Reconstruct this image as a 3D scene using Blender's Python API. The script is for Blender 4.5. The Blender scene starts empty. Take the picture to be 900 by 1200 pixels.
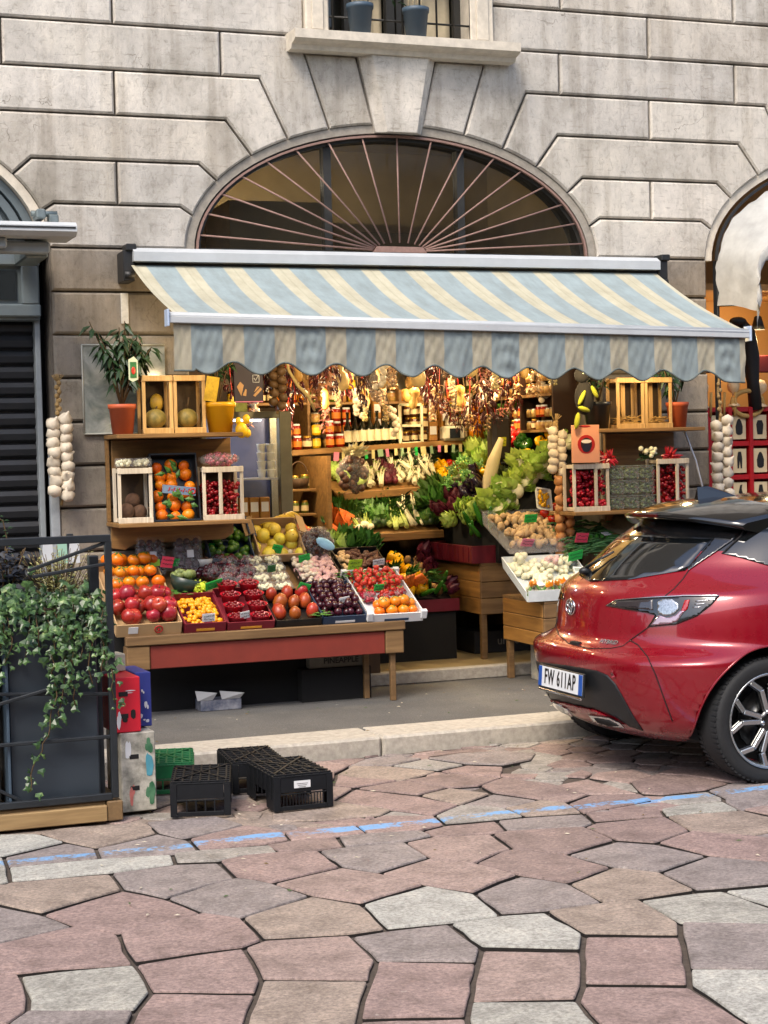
import bpy, math, random
from math import sin, cos, pi, radians, sqrt, atan2
from mathutils import Vector, Matrix, Euler
from mathutils.bvhtree import BVHTree
random.seed(7)
SC = bpy.context.scene
COL = SC.collection

# ------------------------------------------------------------------ camera
CAM_POS = Vector((0.0, 0.0, 1.69))
C_RIGHT = Vector((0.93654544, -0.34965803, -0.0249378))
C_DOWN = Vector((-0.03488065, -0.02216685, -0.99914562))
C_FWD = Vector((0.3488065, 0.93661513, -0.03295656))
cd = bpy.data.cameras.new('camera')
cam = bpy.data.objects.new('camera', cd)
COL.objects.link(cam)
R3 = Matrix((C_RIGHT, -C_DOWN, -C_FWD)).transposed()
cam.matrix_world = Matrix.Translation(CAM_POS) @ R3.to_4x4()
cd.sensor_fit = 'VERTICAL'
cd.sensor_height = 36.0
cd.lens = 60.0
cd.clip_start = 0.05
cd.clip_end = 500
SC.camera = cam

# ------------------------------------------------------------------ sky, sun, exposure
SUN_EL, SUN_AZ = radians(51), radians(220)        # azimuth clockwise from +Y
w = bpy.data.worlds.new('World')
SC.world = w
w.use_nodes = True
wn = w.node_tree
sky = wn.nodes.new('ShaderNodeTexSky')
sky.sky_type = 'NISHITA'
sky.sun_disc = False
sky.sun_elevation = SUN_EL
sky.sun_rotation = SUN_AZ
sky.air_density = 1.0
sky.dust_density = 3.0
sky.ozone_density = 1.0
bg = wn.nodes['Background']
bg.inputs['Strength'].default_value = 0.15
wn.links.new(sky.outputs['Color'], bg.inputs['Color'])
sl = bpy.data.lights.new('sun', 'SUN')
sl.energy = 1.35
sl.angle = radians(22)
sl.color = (1.0, 0.93, 0.82)
sun = bpy.data.objects.new('sun', sl)
COL.objects.link(sun)
sd = Vector((sin(SUN_AZ) * cos(SUN_EL), cos(SUN_AZ) * cos(SUN_EL), sin(SUN_EL)))
sun.rotation_euler = (-sd).to_track_quat('-Z', 'Y').to_euler()
sun.location = (0, 0, 20)
SC.view_settings.view_transform = 'Standard'
SC.view_settings.look = 'None'
SC.view_settings.gamma = 1.0
SC.view_settings.exposure = 1.08
SC.cycles.max_bounces = 8
SC.cycles.transparent_max_bounces = 16
SC.cycles.use_denoising = True


def ray(u, v):
    return C_RIGHT * (u - 450) + C_DOWN * (v - 600) + C_FWD * 2000.0


def at(u, v, y):
    """point seen at (u, v), at real distance y in front of the camera along the street normal"""
    r = ray(u, v)
    return CAM_POS + r * (y / r.y)


def atz(u, v, z):
    r = ray(u, v)
    return CAM_POS + r * ((z - CAM_POS.z) / r.z)


# ------------------------------------------------------------------ materials
MATS = {}


def s2l(c):
    if isinstance(c, str):
        c = [int(c[i:i + 2], 16) / 255 for i in (0, 2, 4)]
        return tuple(x / 12.92 if x <= .04045 else ((x + .055) / 1.055) ** 2.4 for x in c)
    return tuple(c)


class NT:
    def __init__(self, name):
        self.m = bpy.data.materials.new(name)
        self.m.use_nodes = True
        self.t = self.m.node_tree
        self.b = self.t.nodes['Principled BSDF']
        MATS[name] = self.m

    def n(self, typ, **kw):
        nd = self.t.nodes.new('ShaderNode' + typ)
        for k, v in kw.items():
            if k.startswith('i_'):
                key = k[2:]
                key = int(key) if key.isdigit() else key.replace('_', ' ')
                nd.inputs[key].default_value = v
            else:
                setattr(nd, k, v)
        return nd

    def l(self, a, b):
        self.t.links.new(a, b)

    def coord(self, kind='Object', scale=(1, 1, 1), rot=(0, 0, 0)):
        if kind == 'World':
            g = self.n('NewGeometry').outputs['Position']
        else:
            g = self.n('TexCoord').outputs[kind]
        mp = self.n('Mapping')
        mp.inputs['Scale'].default_value = scale
        mp.inputs['Rotation'].default_value = rot
        self.l(g, mp.inputs['Vector'])
        return mp.outputs[0]

    def noise(self, vec, scale, detail=4, rough=.6, dist=0.0):
        nd = self.n('TexNoise', i_Scale=scale, i_Detail=detail, i_Roughness=rough, i_Distortion=dist)
        if vec is not None:
            self.l(vec, nd.inputs['Vector'])
        return nd.outputs['Fac']

    def ramp(self, fac, stops):
        r = self.n('ValToRGB')
        e = r.color_ramp.elements
        while len(e) < len(stops):
            e.new(0.5)
        for k, (p, c) in enumerate(stops):
            e[k].position = p
            e[k].color = (*c, 1) if len(c) == 3 else c
        self.l(fac, r.inputs[0])
        return r.outputs[0]

    def mix(self, fac, a, b, mode='MIX'):
        m = self.n('Mix', data_type='RGBA', blend_type=mode)
        for s, x in ((0, fac), (6, a), (7, b)):
            if hasattr(x, 'is_linked'):
                self.l(x, m.inputs[s])
            elif s == 0:
                m.inputs[0].default_value = x
            else:
                m.inputs[s].default_value = (*x, 1) if len(x) == 3 else x
        return m.outputs[2]

    def math(self, op, a, b=0.0, clamp=False):
        m = self.n('Math', operation=op, use_clamp=clamp)
        for s, x in ((0, a), (1, b)):
            if hasattr(x, 'is_linked'):
                self.l(x, m.inputs[s])
            else:
                m.inputs[s].default_value = x
        return m.outputs[0]

    def col(self, c):
        if hasattr(c, 'is_linked'):
            self.l(c, self.b.inputs['Base Color'])
        else:
            self.b.inputs['Base Color'].default_value = (*c, 1)

    def set(self, **kw):
        for k, v in kw.items():
            self.b.inputs[k.replace('_', ' ')].default_value = v

    def bump(self, h, strength=.3, dist=.01):
        bp = self.n('Bump', i_Strength=strength, i_Distance=dist)
        self.l(h, bp.inputs['Height'])
        self.l(bp.outputs[0], self.b.inputs['Normal'])


def mat(name, col, rough=.6, var=.15, scale=12, bump=0, metal=0, rnd=0.0, hue=0.0, coat=0, bscale=None, spec=.5,
        trans=0, alpha=1, emit=0, sss=0, second=None, coord='Object'):
    """a plain procedural material: noise-varied colour, fine bump, optional per-object variation"""
    if name in MATS:
        return MATS[name]
    c = s2l(col)
    t = NT(name)
    v = t.coord(coord)
    f = t.noise(v, scale, 5, .62)
    a = tuple(x * (1 - var) for x in c)
    b = tuple(min(1, x * (1 + var)) for x in c) if second is None else s2l(second)
    o = t.ramp(f, [(.3, a), (.7, b)])
    if rnd or hue:
        oi = t.n('ObjectInfo').outputs['Random']
        hs = t.n('HueSaturation')
        t.l(o, hs.inputs['Color'])
        t.l(t.math('ADD', t.math('MULTIPLY', oi, 2 * rnd), 1 - rnd), hs.inputs['Value'])
        r2 = t.math('FRACT', t.math('MULTIPLY', oi, 17.3))
        t.l(t.math('ADD', t.math('MULTIPLY', r2, 2 * hue), .5 - hue), hs.inputs['Hue'])
        o = hs.outputs[0]
    t.col(o)
    t.set(Roughness=rough, Metallic=metal, Coat_Weight=coat, Transmission_Weight=trans, Alpha=alpha)
    t.b.inputs['Specular IOR Level'].default_value = spec
    if coat:
        t.set(Coat_Roughness=.08)
    if sss:
        t.set(Subsurface_Weight=sss)
        t.b.inputs['Subsurface Radius'].default_value = (.02, .01, .005)
    if emit:
        t.l(o, t.b.inputs['Emission Color'])
        t.set(Emission_Strength=emit)
    if bump:
        t.bump(t.noise(v, bscale or scale * 4, 5, .65), bump, .004)
    return t.m


def wood(name, c1, c2, scale=9, axis=0, rough=.6, rnd=.12):
    if name in MATS:
        return MATS[name]
    t = NT(name)
    sc = [scale * 4] * 3
    sc[axis] = scale * .35
    v = t.coord('Object', tuple(sc))
    f = t.noise(v, 1.0, 6, .6, 1.2)
    g = t.noise(t.coord('Object', tuple(x * 3 for x in sc)), 1.0, 3, .6, .3)
    o = t.ramp(f, [(.28, s2l(c1)), (.72, s2l(c2))])
    o = t.mix(.35, o, t.ramp(g, [(.35, (.45, .4, .35)), (.6, (1, 1, 1))]), 'MULTIPLY')
    oi = t.n('ObjectInfo').outputs['Random']
    hs = t.n('HueSaturation')
    t.l(o, hs.inputs['Color'])
    t.l(t.math('ADD', t.math('MULTIPLY', oi, 2 * rnd), 1 - rnd), hs.inputs['Value'])
    t.col(hs.outputs[0])
    t.set(Roughness=rough)
    t.bump(f, .15, .003)
    return t.m


# ------------------------------------------------------------------ mesh builder
class MB:
    def __init__(self):
        self.v, self.f, self.m, self.s = [], [], [], []

    def add(self, verts, faces, mi=0, smooth=False):
        o = len(self.v)
        self.v += [tuple(p) for p in verts]
        for fc in faces:
            self.f.append(tuple(i + o for i in fc))
            self.m.append(mi)
            self.s.append(smooth)
        return self

    def box(self, c, s, mi=0, rot=None, bev=0.0):
        hx, hy, hz = s[0] / 2, s[1] / 2, s[2] / 2
        c = Vector(c)
        b = min(bev, hx * .45, hy * .45, hz * .45)
        R = None
        if rot is not None:
            R = rot if isinstance(rot, Matrix) else Euler(rot).to_matrix()
        if b <= 0:
            vs = [Vector((x, y, z)) for x in (-hx, hx) for y in (-hy, hy) for z in (-hz, hz)]
            fs = [(0, 1, 3, 2), (4, 6, 7, 5), (0, 4, 5, 1), (2, 3, 7, 6), (0, 2, 6, 4), (1, 5, 7, 3)]
        else:
            vs, idx = [], {}
            for sx in (-1, 1):
                for sy in (-1, 1):
                    for sz in (-1, 1):
                        for ax in range(3):
                            p = [sx * (hx - b), sy * (hy - b), sz * (hz - b)]
                            p[ax] = (sx * hx, sy * hy, sz * hz)[ax]
                            idx[(sx, sy, sz, ax)] = len(vs)
                            vs.append(Vector(p))
            fs = []
            for ax in range(3):
                o1, o2 = [(1, 2), (2, 0), (0, 1)][ax]
                for sg in (-1, 1):
                    q = []
                    for a1, a2 in ((-1, -1), (1, -1), (1, 1), (-1, 1)):
                        k = [0, 0, 0]
                        k[ax], k[o1], k[o2] = sg, a1, a2
                        q.append(idx[(*k, ax)])
                    fs.append(tuple(q if sg > 0 else q[::-1]))
            for ax in range(3):
                o1, o2 = [(1, 2), (2, 0), (0, 1)][ax]
                for s1 in (-1, 1):
                    for s2 in (-1, 1):
                        k0, k1 = [0, 0, 0], [0, 0, 0]
                        k0[ax], k1[ax] = -1, 1
                        k0[o1] = k1[o1] = s1
                        k0[o2] = k1[o2] = s2
                        q = [idx[(*k0, o1)], idx[(*k1, o1)], idx[(*k1, o2)], idx[(*k0, o2)]]
                        fs.append(tuple(q if s1 * s2 < 0 else q[::-1]))
            for sx in (-1, 1):
                for sy in (-1, 1):
                    for sz in (-1, 1):
                        q = [idx[(sx, sy, sz, a)] for a in range(3)]
                        fs.append(tuple(q if sx * sy * sz > 0 else q[::-1]))
        if R is not None:
            vs = [R @ p for p in vs]
        return self.add([p + c for p in vs], fs, mi)

    def bx(self, x0, x1, y0, y1, z0, z1, mi=0, bev=0.0):
        return self.box(((x0 + x1) / 2, (y0 + y1) / 2, (z0 + z1) / 2), (abs(x1 - x0), abs(y1 - y0), abs(z1 - z0)), mi, None, bev)

    def beam(self, a, b, wd, th, mi=0, up=(0, 0, 1), bev=0.0):
        """a bar with a rectangular section from a to b"""
        a, b = Vector(a), Vector(b)
        d = b - a
        x = d.normalized()
        u = Vector(up)
        if abs(x.dot(u)) > .97:
            u = Vector((0, 1, 0))
        y = u.cross(x).normalized()
        z = x.cross(y)
        R = Matrix((x, y, z)).transposed()
        return self.box((a + b) / 2, (d.length, wd, th), mi, R, bev)

    def tube(self, pts, r, n=6, mi=0, smooth=True, cap=True, closed=False):
        P = [Vector(p) for p in pts]
        rs = r if isinstance(r, (list, tuple)) else [r] * len(P)
        ring, prev = [], None
        m = len(P)
        for i, p in enumerate(P):
            if closed:
                t = P[(i + 1) % m] - P[i - 1]
            else:
                t = P[min(i + 1, m - 1)] - P[max(i - 1, 0)]
            if t.length < 1e-9:
                t = Vector((0, 0, 1))
            t.normalize()
            if prev is None:
                u = Vector((0, 0, 1)) if abs(t.z) < .9 else Vector((1, 0, 0))
                a = u.cross(t).normalized()
            else:
                a = (prev - t * prev.dot(t))
                a = a.normalized() if a.length > 1e-6 else Vector((1, 0, 0))
            prev = a
            b = t.cross(a)
            ring += [p + (a * cos(2 * pi * k / n) + b * sin(2 * pi * k / n)) * rs[i] for k in range(n)]
        fs = []
        for i in range(m if closed else m - 1):
            j = (i + 1) % m
            for k in range(n):
                fs.append((i * n + k, i * n + (k + 1) % n, j * n + (k + 1) % n, j * n + k))
        self.add(ring, fs, mi, smooth)
        if cap and not closed:
            o = len(self.v) - len(ring)
            self.f += [tuple(o + k for k in range(n))[::-1], tuple(o + (m - 1) * n + k for k in range(n))]
            self.m += [mi, mi]
            self.s += [False, False]
        return self

    def lathe(self, prof, n=16, c=(0, 0, 0), mi=0, rot=None, smooth=True, sq=1.0):
        """profile of (radius, z) turned round z; closed where radius is 0"""
        c = Vector(c)
        vs, rows = [], []
        for r, z in prof:
            if r < 1e-6:
                rows.append([len(vs)])
                vs.append(Vector((0, 0, z)))
            else:
                rows.append(list(range(len(vs), len(vs) + n)))
                vs += [Vector((r * cos(2 * pi * k / n), r * sq * sin(2 * pi * k / n), z)) for k in range(n)]
        fs = []
        for a, b in zip(rows, rows[1:]):
            for k in range(n):
                k2 = (k + 1) % n
                if len(a) == 1 and len(b) == 1:
                    continue
                if len(a) == 1:
                    fs.append((a[0], b[k2], b[k]))
                elif len(b) == 1:
                    fs.append((a[k], a[k2], b[0]))
                else:
                    fs.append((a[k], a[k2], b[k2], b[k]))
        if rot is not None:
            R = rot if isinstance(rot, Matrix) else Euler(rot).to_matrix()
            vs = [R @ p for p in vs]
        return self.add([p + c for p in vs], fs, mi, smooth)

    def ball(self, c, r, n=10, m=6, mi=0, rot=None, jit=0.0):
        r = (r, r, r) if isinstance(r, (int, float)) else r
        R = None
        if rot is not None:
            R = rot if isinstance(rot, Matrix) else Euler(rot).to_matrix()
        c = Vector(c)
        vs = [Vector((0, 0, -r[2]))]
        for i in range(1, m):
            t = -pi / 2 + pi * i / m
            for k in range(n):
                a = 2 * pi * k / n
                q = 1 + (random.uniform(-jit, jit) if jit else 0)
                vs.append(Vector((r[0] * cos(t) * cos(a) * q, r[1] * cos(t) * sin(a) * q, r[2] * sin(t) * q)))
        vs.append(Vector((0, 0, r[2])))
        fs = [(0, 1 + (k + 1) % n, 1 + k) for k in range(n)]
        for i in range(m - 2):
            o = 1 + i * n
            fs += [(o + k, o + (k + 1) % n, o + n + (k + 1) % n, o + n + k) for k in range(n)]
        o = 1 + (m - 2) * n
        fs += [(o + k, o + (k + 1) % n, len(vs) - 1) for k in range(n)]
        if R is not None:
            vs = [R @ p for p in vs]
        return self.add([p + c for p in vs], fs, mi, True)

    def prism(self, poly, d0, d1, mi=0, axis='y', cham=0.0, side_mi=None):
        """2-D polygon (counter-clockwise seen from the d0 side) pushed from d0 (front, chamfered) to d1"""
        def P(p, d):
            return {'y': (p[0], d, p[1]), 'z': (p[0], p[1], d), 'x': (d, p[0], p[1])}[axis]
        n = len(poly)
        sgn = 1 if d1 > d0 else -1
        vs, fs, ms = [], [], []
        rings = []
        if cham:
            rings.append([P(p, d0) for p in inset(poly, cham)])
            rings.append([P(p, d0 + sgn * cham) for p in poly])
        else:
            rings.append([P(p, d0) for p in poly])
        rings.append([P(p, d1) for p in poly])
        for r in rings:
            vs += r
        fs.append(tuple(range(n)))
        for i in range(len(rings) - 1):
            for k in range(n):
                fs.append((i * n + k, (i + 1) * n + k, (i + 1) * n + (k + 1) % n, i * n + (k + 1) % n))
        o = (len(rings) - 1) * n
        fs.append(tuple(o + k for k in range(n))[::-1])
        return self.add(vs, fs, mi)

    def leaf(self, p, d, up, L, W, mi=0, bend=.25, lobes=0):
        """a folded leaf from p along d"""
        d = Vector(d).normalized()
        s = d.cross(Vector(up))
        s = s.normalized() if s.length > 1e-4 else Vector((1, 0, 0))
        nrm = s.cross(d)
        p = Vector(p)
        a = p + d * L * .45 + nrm * L * .08
        tip = p + d * L - nrm * L * bend
        l1 = p + d * L * .4 + s * W / 2 - nrm * W * .1
        r1 = p + d * L * .4 - s * W / 2 - nrm * W * .1
        if not lobes:
            return self.add([p, r1, tip, l1, a], [(0, 1, 4), (1, 2, 4), (2, 3, 4), (3, 0, 4)], mi, False)
        l0 = p + d * L * .02 + s * W * .42
        r0 = p + d * L * .02 - s * W * .42
        li = p + d * L * .5 + s * W * .2
        ri = p + d * L * .5 - s * W * .2
        l2 = p + d * L * .38 + s * W * .55 - nrm * W * .12
        r2 = p + d * L * .38 - s * W * .55 - nrm * W * .12
        return self.add([p, r0, r2, ri, tip, li, l2, l0, a],
                        [(0, 1, 8), (1, 2, 8), (2, 3, 8), (3, 4, 8), (4, 5, 8), (5, 6, 8), (6, 7, 8), (7, 0, 8)], mi, False)

    def fix(self):
        return self


def inset(poly, d):
    """move every edge of a counter- or clockwise polygon inwards by d"""
    n = len(poly)
    A = sum(poly[i][0] * poly[(i + 1) % n][1] - poly[(i + 1) % n][0] * poly[i][1] for i in range(n))
    sg = 1 if A > 0 else -1
    out = []
    for i in range(n):
        p0, p1, p2 = Vector(poly[i - 1]), Vector(poly[i]), Vector(poly[(i + 1) % n])
        e1, e2 = (p1 - p0), (p2 - p1)
        if e1.length < 1e-7 or e2.length < 1e-7:
            out.append(tuple(p1))
            continue
        e1.normalize()
        e2.normalize()
        n1, n2 = Vector((-e1.y, e1.x)) * sg, Vector((-e2.y, e2.x)) * sg
        b = n1 + n2
        if b.length < 1e-4:
            b = n1
        k = d / max(.35, b.normalized().dot(n1))
        q = p1 + b.normalized() * k
        out.append((q.x, q.y))
    return out


ORG = {}


def emit(name, mb, mats, parent=None, origin=None, normals=True):
    """link one mesh object; coordinates are the world's, or the parent's own when the parent is a prototype"""
    me = bpy.data.meshes.new(name)
    if parent is not None:
        o = ORG.get(parent.name, Vector((0, 0, 0)))
    elif origin is not None:
        o = Vector(origin)
    else:
        xs, ys, zs = zip(*mb.v)
        o = Vector(((min(xs) + max(xs)) / 2, (min(ys) + max(ys)) / 2, min(zs)))
    me.from_pydata([(p[0] - o.x, p[1] - o.y, p[2] - o.z) for p in mb.v], [], mb.f)
    if not isinstance(mats, (list, tuple)):
        mats = [mats]
    for m in mats:
        me.materials.append(m)
    if len(mats) > 1:
        me.polygons.foreach_set('material_index', mb.m)
    me.polygons.foreach_set('use_smooth', mb.s)
    me.update()
    ob = bpy.data.objects.new(name, me)
    COL.objects.link(ob)
    if parent is not None:
        ob.parent = parent
        ORG[ob.name] = o
    else:
        ob.location = o
        ORG[ob.name] = o
    return ob


def tag(o, label, cat, group=None, kind=None):
    if label:
        o['label'] = label
    if cat:
        o['category'] = cat
    if group:
        o['group'] = group
    if kind:
        o['kind'] = kind
    return o


def thing(name, label, cat, loc=(0, 0, 0), group=None, proto=False):
    o = bpy.data.objects.new(name, None)
    COL.objects.link(o)
    o.location = loc
    o.empty_display_size = .1
    ORG[o.name] = Vector((0, 0, 0)) if proto else Vector(loc)
    return tag(o, label, cat, group)


KIDS = {}


def copy_tree(o, parent=None):
    c = o.copy()
    COL.objects.link(c)
    if parent is not None:
        c.parent = parent
    if not KIDS:
        pass
    for ch in o.children:
        copy_tree(ch, c)
    return c


def place(proto, used, loc, rot=(0, 0, 0), scale=None, label=None, group=None, cat=None):
    """first use moves the prototype itself, later uses copy it with its parts"""
    if proto.name in used:
        o = copy_tree(proto)
    else:
        used.add(proto.name)
        o = proto
    o.location = loc
    o.rotation_euler = rot
    if scale is not None:
        o.scale = (scale,) * 3 if isinstance(scale, (int, float)) else scale
    tag(o, label, cat, group)
    return o


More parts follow.
